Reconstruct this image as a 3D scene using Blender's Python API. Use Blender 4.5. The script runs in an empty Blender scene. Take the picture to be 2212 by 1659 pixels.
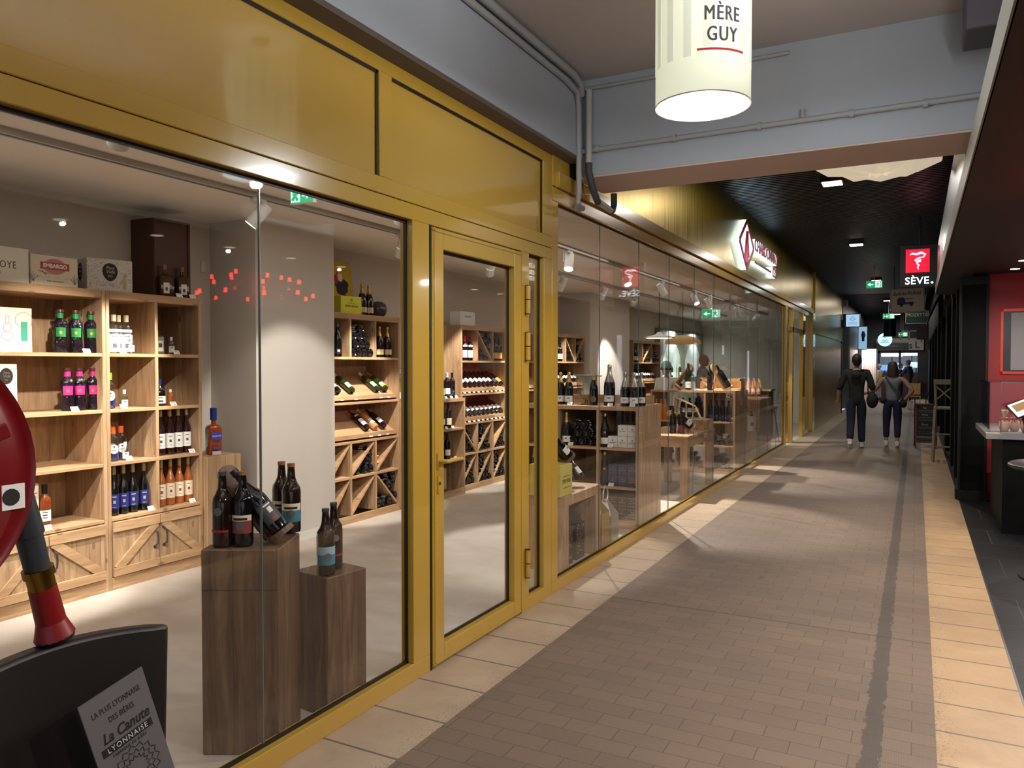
import bpy, bmesh, math, random
from mathutils import Vector, Matrix, Euler

S = bpy.context.scene
COL = S.collection
R = random.Random(11)
PI = math.pi
rad = math.radians

# ------------------------------------------------------------------ camera, world, exposure, big lights
cd = bpy.data.cameras.new('camera'); cam = bpy.data.objects.new('camera', cd); COL.objects.link(cam)
cam.location = (0, 0, 1.55)
cam.rotation_euler = (rad(90 - 1.43), 0, rad(27.71))
cd.sensor_width = 36.0; cd.lens = 27.05; cd.clip_start = 0.05; cd.clip_end = 200
S.camera = cam
w = bpy.data.worlds.new('world'); S.world = w; w.use_nodes = True
w.node_tree.nodes['Background'].inputs[0].default_value = (0.62, 0.66, 0.74, 1)
w.node_tree.nodes['Background'].inputs[1].default_value = 0.5
S.view_settings.view_transform = 'Standard'; S.view_settings.look = 'None'
S.view_settings.exposure = 1.0; S.view_settings.gamma = 1.0; S.view_settings.use_curve_mapping = False
S.cycles.max_bounces = 8; S.cycles.diffuse_bounces = 3; S.cycles.glossy_bounces = 4
S.cycles.transparent_max_bounces = 24; S.cycles.transmission_bounces = 6
S.cycles.caustics_reflective = False; S.cycles.caustics_refractive = False
S.cycles.sample_clamp_indirect = 4.0
S.cycles.use_denoising = True

def light(name, kind, loc, energy, color=(1, 1, 1), size=0.1, aim=None, spot=60, blend=0.5, parent=None, sizey=None):
    d = bpy.data.lights.new(name, kind); d.energy = energy; d.color = color
    if kind == 'AREA':
        d.size = size
        if sizey: d.shape = 'RECTANGLE'; d.size_y = sizey
    else: d.shadow_soft_size = size
    if kind == 'SPOT': d.spot_size = rad(spot); d.spot_blend = blend
    o = bpy.data.objects.new(name, d); COL.objects.link(o); o.location = loc
    if aim is not None:
        o.rotation_euler = (Vector(aim) - Vector(loc)).to_track_quat('-Z', 'Y').to_euler()
    if parent is not None:
        o.parent = parent; o.matrix_parent_inverse = WM[parent.name].inverted()
    return o
WARM = (1.0, 0.80, 0.60); NEUT = (1.0, 0.93, 0.84); COOL = (0.86, 0.95, 1.0)
# added ambient fill over the middle of the wine shop, without any fitting
for yy in (1.2, 4.2, 7.2, 10.2, 13.2, 16.4):
    light('shop_fill_light', 'AREA', (-3.35, yy, 2.735), 6, NEUT, 1.2, (-3.35, yy, 0), sizey=2.2)
# downlights in the header and ceiling of the right-hand shop, aimed down on its threshold
for yy in (0.6, 2.2, 3.8, 5.4, 7.0, 8.6):
    light('shop_downlight', 'SPOT', (0.40, yy, 2.54), 34, WARM, 0.03, (0.27, yy, 0), 66, 0.6)
for yy in (.42, 1.88, 3.34, 4.81, 6.27, 7.74):  # nearest one added; cones opened wide to wash the yellow shopfront
    light('red_shop_downlight', 'SPOT', (.92, yy, 2.54), 38 if yy > 1 else 22, (1.0, .90, .80), 0.012, (.92, yy, 0), 174, 0.25)
# cove light lying on the header slab, lighting the ceiling and beams before it
light('cove_light', 'AREA', (.36, 1.3, 2.672), 33, (1, .97, .95), 4.2, (-.9, 1.3, 3.6), sizey=.06)
# hall ceiling luminaires further on; the farthest is added to brighten the end sign
for yy in (9.7, 14.84, 21.4, 28.2, 34, 37.2):
    light('hall_light', 'AREA', (-0.9, yy, 3.64), 16, NEUT, 0.2, (-0.9, yy, 0))

# ------------------------------------------------------------------ helpers
WM = {}
def tag(o, label=None, cat=None, group=None, kind=None):
    if label: o['label'] = label
    if cat: o['category'] = cat
    if group: o['group'] = group
    if kind: o['kind'] = kind
    return o
def thing(name, label, cat, loc=(0, 0, 0), rz=0, group=None, kind=None, mat=None):
    o = bpy.data.objects.new(name, None); COL.objects.link(o)
    m = Matrix.Translation(loc) @ Matrix.Rotation(rz, 4, 'Z') if mat is None else mat
    o.matrix_world = m; WM[o.name] = m.copy(); o.empty_display_size = 0.05
    return tag(o, label, cat, group, kind)
def link(name, me, parent=None, m=None, shift=False):
    """link mesh me as an object; shift: its vertices are world coordinates"""
    o = bpy.data.objects.new(name, me); COL.objects.link(o)
    pw = WM[parent.name] if parent is not None else Matrix.Identity(4)
    if shift:
        if parent is not None: me.transform(pw.inverted())
        WM[o.name] = pw.copy()
    elif m is not None:
        o.matrix_basis = m; WM[o.name] = pw @ m
    else: WM[o.name] = pw.copy()
    if parent is not None: o.parent = parent
    return o
class MB:
    def __init__(s): s.bm = bmesh.new(); s.M = Matrix.Identity(4)
    def v(s, *p): return s.bm.verts.new(s.M @ Vector(p))
    def f(s, vs):
        try: return s.bm.faces.new(vs)
        except ValueError: return None
    def box(s, x0, x1, y0, y1, z0, z1):
        a = [s.v(x, y, z) for z in (z0, z1) for y in (y0, y1) for x in (x0, x1)]
        for q in ((0, 2, 3, 1), (4, 5, 7, 6), (0, 1, 5, 4), (2, 6, 7, 3), (0, 4, 6, 2), (1, 3, 7, 5)): s.f([a[i] for i in q])
        return s
    def cbox(s, c, d, m=None):
        k = s.M
        s.M = k @ Matrix.Translation(c) @ (m or Matrix.Identity(4))
        s.box(-d[0]/2, d[0]/2, -d[1]/2, d[1]/2, -d[2]/2, d[2]/2); s.M = k; return s
    def bar(s, p0, p1, w_, h_, up=(0, 0, 1)):
        p0, p1 = Vector(p0), Vector(p1); d = (p1 - p0); L = d.length; d.normalize()
        u = Vector(up); x = d.cross(u)
        if x.length < 1e-5: x = d.cross(Vector((1, 0, 0)))
        x.normalize(); u = x.cross(d)
        m = Matrix((x, d, u)).transposed().to_4x4(); m.translation = (p0 + p1) / 2
        return s.cbox((0, 0, 0), (w_, L, h_), m) if True else s
    def ring(s, c, ax, r, n, ph=0):
        ax = Vector(ax).normalized(); a = ax.orthogonal().normalized() if abs(ax.z) < .999 else Vector((1, 0, 0))
        b = ax.cross(a)
        return [s.v(*(Vector(c) + a * (r * math.cos(t)) + b * (r * math.sin(t)))) for t in [ph + 2*PI*i/n for i in range(n)]]
    def cyl(s, p0, p1, r0, r1=None, n=14, caps=True):
        r1 = r0 if r1 is None else r1; ax = Vector(p1) - Vector(p0)
        A, B = s.ring(p0, ax, r0, n), s.ring(p1, ax, r1, n)
        for i in range(n): s.f([A[i], A[(i+1) % n], B[(i+1) % n], B[i]])
        if caps: s.f(A[::-1]); s.f(B)
        return s
    def lathe(s, prof, n=20, c=(0, 0, 0), cap0=True, cap1=True):
        rs = [s.ring((c[0], c[1], c[2] + z), (0, 0, 1), max(r, 1e-4), n) for r, z in prof]
        for A, B in zip(rs, rs[1:]):
            for i in range(n): s.f([A[i], A[(i+1) % n], B[(i+1) % n], B[i]])
        if cap0: s.f(rs[0][::-1])
        if cap1: s.f(rs[-1])
        return s
    def tube(s, pts, r, n=8, caps=True):
        pts = [Vector(p) for p in pts]; rs = []; ref = None
        rr = r if isinstance(r, (list, tuple)) else [r] * len(pts)
        for i, p in enumerate(pts):
            t = (pts[min(i+1, len(pts)-1)] - pts[max(i-1, 0)]).normalized()
            if ref is None: ref = t.orthogonal().normalized()
            ref = (ref - t * ref.dot(t)).normalized(); b = t.cross(ref)
            rs.append([s.v(*(p + ref * (rr[i]*math.cos(2*PI*k/n)) + b * (rr[i]*math.sin(2*PI*k/n)))) for k in range(n)])
        for A, B in zip(rs, rs[1:]):
            for i in range(n): s.f([A[i], A[(i+1) % n], B[(i+1) % n], B[i]])
        if caps: s.f(rs[0][::-1]); s.f(rs[-1])
        return s
    def prism(s, poly, d0, d1, ax='z'):
        def P(a, b, c): return {'z': (a, b, c), 'x': (c, a, b), 'y': (a, c, b)}[ax]
        A = [s.v(*P(a, b, d0)) for a, b in poly]; B = [s.v(*P(a, b, d1)) for a, b in poly]; n = len(poly)
        for i in range(n): s.f([A[i], A[(i+1) % n], B[(i+1) % n], B[i]])
        s.f(A[::-1]); s.f(B); return s
    def patch(s, r, z0, z1, a, n=10, th=0.0006, c=(0, 0, 0), r1=None):
        """curved label patch about +X"""
        r1 = r if r1 is None else r1
        g = []
        for k in range(n + 1):
            t = -a + 2*a*k/n; cs, sn = math.cos(t), math.sin(t)
            g.append([s.v(c[0]+q*cs, c[1]+q*sn, c[2]+z) for q, z in ((r+th, z0), (r1+th, z1), (r1-.001, z1), (r-.001, z0))])
        for A, B in zip(g, g[1:]):
            for i in range(4): s.f([A[i], B[i], B[(i+1) % 4], A[(i+1) % 4]])
        s.f(g[0]); s.f(g[-1][::-1]); return s
    def ell(s, c, rx, ry, rz, n=14, m=8):
        k = s.M; s.M = k @ Matrix.Translation(c) @ Matrix.Diagonal((rx, ry, rz, 1))
        s.lathe([(math.sin(PI*i/m), -math.cos(PI*i/m)) for i in range(m+1)], n); s.M = k; return s
    def mesh(s, name, mat, smooth=False, bevel=0):
        bmesh.ops.recalc_face_normals(s.bm, faces=s.bm.faces)
        if bevel:
            es = [e for e in s.bm.edges if len(e.link_faces) == 2 and e.calc_face_angle(0) > .6]
            bmesh.ops.bevel(s.bm, geom=es, offset=bevel, segments=1, affect='EDGES', clamp_overlap=True)
        me = bpy.data.meshes.new(name); s.bm.to_mesh(me); s.bm.free()
        if mat is not None: me.materials.append(mat)
        if smooth:
            me.polygons.foreach_set('use_smooth', [True]*len(me.polygons))
            me.set_sharp_from_angle(angle=rad(42))
        return me
    def obj(s, name, mat, parent=None, smooth=False, bevel=0, shift=True, m=None):
        return link(name, s.mesh(name, mat, smooth, bevel), parent, m, shift)

# ------------------------------------------------------------------ materials
def lin(c):
    f = lambda u: (u/12.92 if u <= .04045 else ((u+.055)/1.055)**2.4)
    return tuple(f(k/255) for k in c[:3]) + (1,)
class NT:
    def __init__(s, name):
        s.m = bpy.data.materials.new(name); s.m.use_nodes = True; s.t = s.m.node_tree; s.n = s.t.nodes
        s.b = s.n['Principled BSDF']; s.out = s.n['Material Output']
    def node(s, typ, **kw):
        n = s.n.new(typ)
        for k, v in kw.items():
            if k.startswith('i_'): n.inputs[k[2:].replace('_', ' ')].default_value = v
            else: setattr(n, k, v)
        return n
    def l(s, a, b): s.t.links.new(a, b)
    def math(s, op, a, b=None, c=None):
        n = s.n.new('ShaderNodeMath'); n.operation = op
        for i, q in enumerate((a, b, c)):
            if q is None: continue
            if hasattr(q, 'is_linked'): s.l(q, n.inputs[i])
            else: n.inputs[i].default_value = q
        return n.outputs[0]
    def mix(s, f, a, b, mode='MIX'):
        n = s.n.new('ShaderNodeMix'); n.data_type = 'RGBA'; n.blend_type = mode
        for i, q in ((0, f), (6, a), (7, b)):
            if hasattr(q, 'is_linked'): s.l(q, n.inputs[i])
            else: n.inputs[i].default_value = q
        return n.outputs[2]
    def coord(s, scale=(1, 1, 1), which='Object'):
        c = s.n.new('ShaderNodeTexCoord'); mp = s.n.new('ShaderNodeMapping'); mp.inputs['Scale'].default_value = scale
        s.l(c.outputs[which], mp.inputs[0]); return mp.outputs[0]
    def noise(s, vec, scale, detail=3, rough=.55, dist=0):
        n = s.n.new('ShaderNodeTexNoise'); n.inputs['Scale'].default_value = scale; n.inputs['Detail'].default_value = detail
        n.inputs['Roughness'].default_value = rough; n.inputs['Distortion'].default_value = dist
        if vec is not None: s.l(vec, n.inputs['Vector'])
        return n.outputs['Fac']
    def ramp(s, fac, stops):
        n = s.n.new('ShaderNodeValToRGB'); e = n.color_ramp.elements
        while len(e) < len(stops): e.new(.5)
        for q, (p, c) in zip(e, stops): q.position = p; q.color = c
        s.l(fac, n.inputs[0]); return n.outputs[0]
    def bump(s, h, strength=.2, dist=.01):
        n = s.n.new('ShaderNodeBump'); n.inputs['Strength'].default_value = strength; n.inputs['Distance'].default_value = dist
        s.l(h, n.inputs['Height']); s.l(n.outputs[0], s.b.inputs['Normal'])
MATS = {}
def M(name, rgb=None, rough=.5, metal=0, emit=None, es=1, coat=0, noise=0, nscale=8, spec=.5, bump=0, alpha=None):
    if name in MATS: return MATS[name]
    n = NT(name); b = n.b; c = lin(rgb)
    b.inputs['Base Color'].default_value = c; b.inputs['Roughness'].default_value = rough; b.inputs['Metallic'].default_value = metal
    b.inputs['Specular IOR Level'].default_value = spec
    if coat: b.inputs['Coat Weight'].default_value = coat; b.inputs['Coat Roughness'].default_value = .05
    if emit: b.inputs['Emission Color'].default_value = lin(emit); b.inputs['Emission Strength'].default_value = es * .5
    if noise or bump:
        f = n.noise(n.coord(), nscale, 4, .6)
        if noise: n.l(n.mix(f, tuple(k*(1-noise) for k in c[:3])+(1,), tuple(min(1, k*(1+noise)) for k in c[:3])+(1,)), b.inputs['Base Color'])
        if bump: n.bump(f, bump, .01)
    MATS[name] = n.m; return n.m
def wood(name, light_, mid, dark, grain='z', plank=.09, seam=.5, rough=.5, vary=.6):
    if name in MATS: return MATS[name]
    n = NT(name)
    c = n.n.new('ShaderNodeTexCoord'); sp = n.n.new('ShaderNodeSeparateXYZ'); n.l(c.outputs['Object'], sp.inputs[0])
    if grain == 'z': u = n.math('ADD', sp.outputs[0], sp.outputs[1]); v = sp.outputs[2]
    elif grain == 'y': u = n.math('ADD', sp.outputs[0], sp.outputs[2]); v = sp.outputs[1]
    else: u = n.math('ADD', sp.outputs[1], sp.outputs[2]); v = sp.outputs[0]
    q = n.math('DIVIDE', u, plank); fl = n.math('FLOOR', q); fr = n.math('FRACT', q)
    wn = n.n.new('ShaderNodeTexWhiteNoise'); wn.noise_dimensions = '1D'; n.l(fl, wn.inputs['W'])
    cb = n.n.new('ShaderNodeCombineXYZ')
    n.l(n.math('MULTIPLY', u, 13), cb.inputs[0]); n.l(n.math('MULTIPLY_ADD', v, 1.3, n.math('MULTIPLY', wn.outputs[0], 37.0)), cb.inputs[1])
    g = n.noise(cb.outputs[0], 1.6, 5, .6, .8)
    col = n.ramp(g, [(.28, lin(dark)), (.5, lin(mid)), (.72, lin(light_))])
    cb2 = n.n.new('ShaderNodeCombineXYZ'); n.l(n.math('MULTIPLY', u, 9), cb2.inputs[0]); n.l(n.math('MULTIPLY_ADD', v, 3.4, n.math('MULTIPLY', wn.outputs[0], 19.0)), cb2.inputs[1])
    vo = n.n.new('ShaderNodeTexVoronoi'); vo.inputs['Scale'].default_value = 1.0; n.l(cb2.outputs[0], vo.inputs['Vector'])
    kn = n.math('LESS_THAN', vo.outputs['Distance'], .10)
    col = n.mix(n.math('MULTIPLY', kn, .6), col, lin(tuple(k*.45 for k in dark)))
    col = n.mix(n.math('MULTIPLY', n.math('SUBTRACT', wn.outputs[0], .25), vary), col, lin(dark), 'MIX')
    if seam:
        sm = n.math('LESS_THAN', fr, .03)
        col = n.mix(n.math('MULTIPLY', sm, seam), col, lin(tuple(k*.35 for k in dark)))
    n.l(col, n.b.inputs['Base Color']); n.b.inputs['Roughness'].default_value = rough
    n.bump(g, .12, .004)
    MATS[name] = n.m; return n.m
def thin_glass(name, tint=(1, 1, 1), ior_r=.04, boost=1.0, rough=0.0):
    if name in MATS: return MATS[name]
    n = NT(name); n.n.remove(n.b)
    tr = n.node('ShaderNodeBsdfTransparent'); tr.inputs[0].default_value = tint + (1,)
    gl = n.node('ShaderNodeBsdfGlossy'); gl.inputs['Roughness'].default_value = rough
    lw = n.node('ShaderNodeLayerWeight'); lw.inputs[0].default_value = .5
    f5 = n.math('POWER', lw.outputs['Facing'], 5.0)
    fr = n.math('MULTIPLY_ADD', f5, (1 - ior_r) * boost, ior_r)
    mx = n.node('ShaderNodeMixShader'); n.l(fr, mx.inputs[0]); n.l(tr.outputs[0], mx.inputs[1]); n.l(gl.outputs[0], mx.inputs[2])
    n.l(mx.outputs[0], n.out.inputs[0]); MATS[name] = n.m; return n.m

WV = wood('wood_vertical', (206, 176, 140), (182, 149, 113), (148, 114, 82), 'z', .085, .5)
WY = wood('wood_long', (214, 180, 140), (192, 156, 116), (160, 122, 86), 'y', .30, 0)
WX = wood('wood_cross', (214, 180, 140), (192, 156, 116), (160, 122, 86), 'x', .30, 0)
WP = wood('wood_plinth', (140, 114, 86), (114, 88, 64), (78, 56, 40), 'z', .088, .45, vary=.9)
LIGHTWOOD = wood('wood_pale', (236, 200, 150), (218, 178, 126), (196, 152, 102), 'z', .4, 0)
GLASS = thin_glass('window_glass', (1, 1, 1), .032)
YEL = M('yellow_paint', (190, 152, 58), .22, coat=.5, spec=.5)
BLACKG = M('black_gasket', (10, 10, 10), .5)
WHITE = M('white_paint', (232, 230, 226), .6)
CARD = M('white_card', (244, 244, 242), .6)
BLACK = M('black_satin', (16, 16, 17), .4)
STEEL = M('steel', (170, 172, 176), .28, 1)
GREYM = M('dark_metal', (95, 97, 102), .4, .8)

_tc = {}
FX = Matrix(((0, 0, 1, 0), (1, 0, 0, 0), (0, 1, 0, 0), (0, 0, 0, 1)))      # written on a face towards +x
FY = Matrix(((1, 0, 0, 0), (0, 0, -1, 0), (0, 1, 0, 0), (0, 0, 0, 1)))     # written on a face towards -y
def text_mesh(body, size, ex=.0008, xs=1.0, bold=0, sp=1.0, shear=0):
    k = (body, size, ex, xs, bold, sp, shear)
    if k in _tc: return _tc[k].copy()
    cu = bpy.data.curves.new('t', 'FONT'); cu.body = body; cu.size = size; cu.extrude = ex; cu.align_x = 'CENTER'; cu.align_y = 'CENTER'
    cu.resolution_u = 3; cu.offset = bold; cu.space_character = sp; cu.shear = shear
    o = bpy.data.objects.new('t', cu); COL.objects.link(o)
    dg = bpy.context.evaluated_depsgraph_get(); me = bpy.data.meshes.new_from_object(o.evaluated_get(dg))
    bpy.data.objects.remove(o); bpy.data.curves.remove(cu)
    me.transform(Matrix.Diagonal((xs, 1, 1, 1))); me.name = 'lettering'; _tc[k] = me
    return me.copy()
def text(body, size, mat, parent, m, name='lettering', **kw):
    me = text_mesh(body, size, **kw); me.materials.clear(); me.materials.append(mat)
    me.transform(m)
    return link(name, me, parent, None, True)
def T(x, y, z): return Matrix.Translation((x, y, z))
def RZ(a): return Matrix.Rotation(a, 4, 'Z')
def RX(a): return Matrix.Rotation(a, 4, 'X')
def RY(a): return Matrix.Rotation(a, 4, 'Y')
def struct(name, mb, mat, label, cat, parent=None, **kw):
    o = mb.obj(name, mat, parent, **kw)
    return tag(o, label, cat, kind='structure')
ORD = ['first', 'second', 'third', 'fourth', 'fifth', 'sixth', 'seventh', 'eighth', 'ninth', 'tenth', 'eleventh', 'twelfth']
def nth(i, n, end='left'):
    if i == 0: return 'leftmost'
    if i == n-1: return 'rightmost'
    return ORD[i] + ' from the left'
# ------------------------------------------------------------------ surfaces of the setting
def floor_brown():
    n = NT('brown_paving'); vec = n.coord()
    br = n.node('ShaderNodeTexBrick'); n.l(vec, br.inputs['Vector'])
    for k, v in (('Scale', 1), ('Mortar Size', .0022), ('Brick Width', .22), ('Row Height', .11), ('Bias', -.2)): br.inputs[k].default_value = v
    br.inputs['Color1'].default_value = lin((127, 109, 94)); br.inputs['Color2'].default_value = lin((113, 97, 84)); br.inputs['Mortar'].default_value = lin((80, 66, 58))
    big = n.noise(vec, .7, 4, .6)
    col = n.mix(n.math('MULTIPLY', big, .55), br.outputs[0], lin((96, 84, 75)))
    vo = n.node('ShaderNodeTexVoronoi'); vo.inputs['Scale'].default_value = 1.6; n.l(vec, vo.inputs['Vector'])
    col = n.mix(n.math('MULTIPLY', n.math('LESS_THAN', vo.outputs['Distance'], .035), .6), col, lin((52, 46, 44)))
    sp = n.node('ShaderNodeSeparateXYZ'); n.l(vec, sp.inputs[0])
    c2 = n.node('ShaderNodeCombineXYZ'); n.l(n.math('MULTIPLY', sp.outputs[1], 6), c2.inputs[1]); n.l(n.math('MULTIPLY', sp.outputs[0], 14), c2.inputs[0])
    ed = n.math('MULTIPLY', n.math('SUBTRACT', n.noise(c2.outputs[0], 2.2, 4, .75), .5), .07)
    d = n.math('ABSOLUTE', n.math('ADD', n.math('ADD', sp.outputs[0], .145), ed))
    stripe = n.math('LESS_THAN', d, .036)
    col = n.mix(n.math('MULTIPLY', stripe, .8), col, lin((66, 60, 56)))
    jt = n.math('LESS_THAN', n.math('ABSOLUTE', n.math('SUBTRACT', sp.outputs[1], 4.83)), .005)
    jt2 = n.math('LESS_THAN', n.math('ABSOLUTE', n.math('SUBTRACT', sp.outputs[1], 6.75)), .004)
    col = n.mix(n.math('MAXIMUM', n.math('MULTIPLY', jt, .8), n.math('MULTIPLY', jt2, .3)), col, lin((48, 42, 38)))
    n.l(col, n.b.inputs['Base Color']); n.b.inputs['Roughness'].default_value = .55
    wv = n.node('ShaderNodeTexWave'); wv.bands_direction = 'X'; wv.inputs['Scale'].default_value = 35; n.l(vec, wv.inputs['Vector'])
    n.bump(n.math('ADD', n.math('MULTIPLY', br.outputs['Fac'], -.5), n.math('MULTIPLY', wv.outputs['Fac'], .25)), .25, .004)
    return n.m
def tile_border(name, pitch, off, xin, sign, c1, c2, c3):
    """stone border tiles laid along y; specks of wear towards x = xin"""
    n = NT(name); vec = n.coord(); sp = n.node('ShaderNodeSeparateXYZ'); n.l(vec, sp.inputs[0])
    q = n.math('DIVIDE', n.math('SUBTRACT', sp.outputs[1], off), pitch); fr = n.math('FRACT', q)
    wn = n.node('ShaderNodeTexWhiteNoise'); wn.noise_dimensions = '1D'; n.l(n.math('FLOOR', q), wn.inputs['W'])
    col = n.ramp(n.noise(vec, 3.5, 5, .65, .4), [(.3, lin(c2)), (.7, lin(c1))])
    col = n.mix(n.math('MULTIPLY', wn.outputs[0], .3), col, lin(c2))
    c = n.node('ShaderNodeMapping'); c.inputs['Scale'].default_value = (30, 60, 1); n.l(vec, c.inputs[0])
    s = n.noise(c.outputs[0], 2.4, 4, .7)
    d = n.math('MULTIPLY', n.math('ABSOLUTE', n.math('SUBTRACT', sp.outputs[0], xin)), .75)
    spk = n.math('GREATER_THAN', s, n.math('ADD', d, .56))
    col = n.mix(n.math('MULTIPLY', spk, .7), col, lin(c3))
    j = n.math('LESS_THAN', n.math('ABSOLUTE', n.math('SUBTRACT', fr, .5)), .006 / pitch)
    col = n.mix(n.math('MULTIPLY', j, .9), col, lin((92, 90, 88)))
    n.l(col, n.b.inputs['Base Color']); n.b.inputs['Roughness'].default_value = .42
    n.bump(n.math('MULTIPLY', n.math('ADD', n.math('MAXIMUM', j, spk), 0.0), -1), .3, .004)
    return n.m
def slate():
    n = NT('black_slate'); vec = n.coord()
    br = n.node('ShaderNodeTexBrick'); n.l(vec, br.inputs['Vector'])
    for k, v in (('Scale', 1), ('Mortar Size', .003), ('Brick Width', .6), ('Row Height', .6)): br.inputs[k].default_value = v
    br.inputs['Color1'].default_value = lin((24, 25, 27)); br.inputs['Color2'].default_value = lin((19, 20, 22)); br.inputs['Mortar'].default_value = lin((70, 70, 70))
    n.l(br.outputs[0], n.b.inputs['Base Color']); n.b.inputs['Roughness'].default_value = .42
    n.bump(n.noise(vec, 9, 5, .6), .25, .01); return n.m
def concrete():
    n = NT('pale_concrete'); vec = n.coord((1, 1.8, 1))
    n.l(n.ramp(n.noise(vec, 2.2, 5, .6, .3), [(.3, lin((186, 178, 168))), (.7, lin((206, 199, 190)))]), n.b.inputs['Base Color'])
    n.b.inputs['Roughness'].default_value = .5; return n.m
def gold():
    n = NT('gold_brushed_metal'); vec = n.coord((1, 4, .15))
    f = n.noise(vec, 6, 4, .6)
    n.l(n.ramp(f, [(.3, lin((150, 124, 26))), (.7, lin((172, 146, 44)))]), n.b.inputs['Base Color'])
    n.b.inputs['Metallic'].default_value = .85
    n.l(n.math('MULTIPLY_ADD', f, .18, .22), n.b.inputs['Roughness'])
    n.bump(f, .08, .004); return n.m
GOLD = gold()
OFFW = M('shop_wall_paint', (214, 208, 198), .8)
CEILW = M('shop_ceiling_paint', (234, 226, 216), .85)
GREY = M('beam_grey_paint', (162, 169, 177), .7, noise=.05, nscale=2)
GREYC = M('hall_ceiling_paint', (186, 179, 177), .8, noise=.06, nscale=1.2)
PINK = M('beam_soffit_bounce_tint', (196, 176, 166), .75)  # underside of the grey beam, the floor's warm bounce put into its colour
DARK = M('dark_shopfront', (10, 11, 13), .6, spec=.15)
BROWNS = M('brown_header', (30, 24, 23), .6)
PIPE = M('grey_conduit', (158, 160, 162), .5)

floor = struct('floor', MB().box(-1.785, .09, -5, 46, -.1, 0), floor_brown(), 'brown ribbed paving of the market walkway', 'floor')
struct('floor_left_border', MB().box(-2.2, -1.785, -5, 46, -.1, 0.001),
       tile_border('stone_border_left', .345, 2.43 + .1725, -1.785, 1, (190, 170, 146), (168, 148, 126), (84, 74, 66)), 'pale stone tile border along the yellow shopfront', 'floor')
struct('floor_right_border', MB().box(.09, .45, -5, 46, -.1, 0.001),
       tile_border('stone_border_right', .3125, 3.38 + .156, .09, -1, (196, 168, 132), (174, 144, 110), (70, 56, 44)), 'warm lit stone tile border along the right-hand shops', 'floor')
struct('floor_slate', MB().box(.45, 12, -5, 46, -.1, 0), slate(), 'black slate floor of the red shop', 'floor')
struct('trim_1', MB().box(.447, .457, -5, 10.3, 0, .003), STEEL, 'thin metal strip between stone border and black slate', 'floor trim')
struct('floor_shop', MB().box(-5.5, -2.2, -2.5, 21.6, -.1, 0), concrete(), 'pale polished concrete floor inside the wine shop', 'floor')

# wine shop shell
struct('ceiling_shop', MB().box(-5.5, -2.24, -2.5, 21.6, 2.75, 2.85), CEILW, 'pale plaster ceiling of the wine shop', 'ceiling')
struct('wall_back', MB().box(-5.45, -5.33, -2.5, 21.6, 0, 2.75), OFFW, 'off-white back wall of the wine shop', 'wall')
struct('wall_shop_end', MB().box(-5.33, -2.24, 21.5, 21.6, 0, 2.75), OFFW, 'far end wall of the wine shop', 'wall')
struct('wall_shop_near', MB().box(-5.33, -2.24, -2.5, -2.4, 0, 2.75), OFFW, 'near end wall of the wine shop', 'wall')
for k, (a, b) in enumerate(((4.62, 5.58), (11.92, 13.9), )):
    p = struct('wall_pillar', MB().box(-5.33, -4.8, a, b, 0, 2.75), OFFW,
               ('white wall pier between the spirits cabinet and the champagne rack', 'white wall pier behind the central display unit', 'white wall pier near the lit arched niche')[k], 'wall')
    struct('baseboard', MB().box(-4.8, -4.788, a, b, 0, .07), WHITE, None, None, p)

# yellow shopfront: frames of the near part
fr = MB()
XO, XI = -2.16, -2.235
fr.box(XI, XO, -2.5, 3.225, 0, .085)              # bottom rail
fr.box(XI, XO, 3.08, 3.225, .085, 2.25)           # post beside the door
fr.box(XI, XO, -2.5, 4.69, 2.25, 2.326)           # transom, lower half
fr.box(XI, XO + .002, -2.5, 4.69, 2.329, 2.405)   # transom, upper half
fr.box(XI, XO, 2.827, 2.92, 2.405, 2.88)
fr.box(XI, XO, -2.5, 4.69, 2.88, 2.945)
fr.box(XI, XO, 4.552, 4.69, 2.405, 2.88)
fr.box(XI, XO, 4.243, 4.345, .08, 2.25)
fr.box(XI, XO, 4.565, 4.685, .08, 2.25)
fr.box(XI, XO, 4.243, 4.685, 0, .08)
shopfront = struct('window_1', fr, YEL, 'yellow metal frame of the near shop window and door', 'window', bevel=.003)
gk = MB()
def gasket(a, b, c, d, t=.014):
    gk.box(-2.205, -2.193, a, a + t, c, d); gk.box(-2.205, -2.193, b - t, b, c, d)
    gk.box(-2.205, -2.193, a, b, c, c + t); gk.box(-2.205, -2.193, a, b, d - t, d)
gasket(-2.4, 3.08, .085, 2.25); gasket(4.345, 4.565, .08, 2.25)
for a, b in ((-2.4, 2.827), (2.92, 4.552)): 
    gk.box(-2.176, -2.17, a, b, 2.868, 2.88); gk.box(-2.176, -2.17, b - .012, b, 2.405, 2.88)  # dark strips along top and right edge stand for the shadow gap
gk.box(-2.2, -2.158, 3.225, 3.237, 0, 2.25)
tag(gk.obj('window_gasket', BLACKG, shopfront), 'black rubber gaskets, with dark strips for the panel shadow gaps')
tag(MB().box(-2.205, -2.195, -2.4, 2.133, .09, 2.245).obj('glass_pane', GLASS, shopfront), 'large left glass pane')
tag(MB().box(-2.205, -2.195, 2.139, 3.075, .09, 2.245).obj('glass_pane', GLASS, shopfront), 'glass pane beside the door')
tag(MB().box(-2.205, -2.195, 4.35, 4.56, .085, 2.245).obj('glass_pane', GLASS, shopfront), 'narrow glass sidelight right of the door')
MB().box(-2.205, -2.195, 2.1342, 2.1378, .09, 2.245).obj('glass_joint', M('glass_edge', (96, 108, 106), .2), shopfront)
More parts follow.
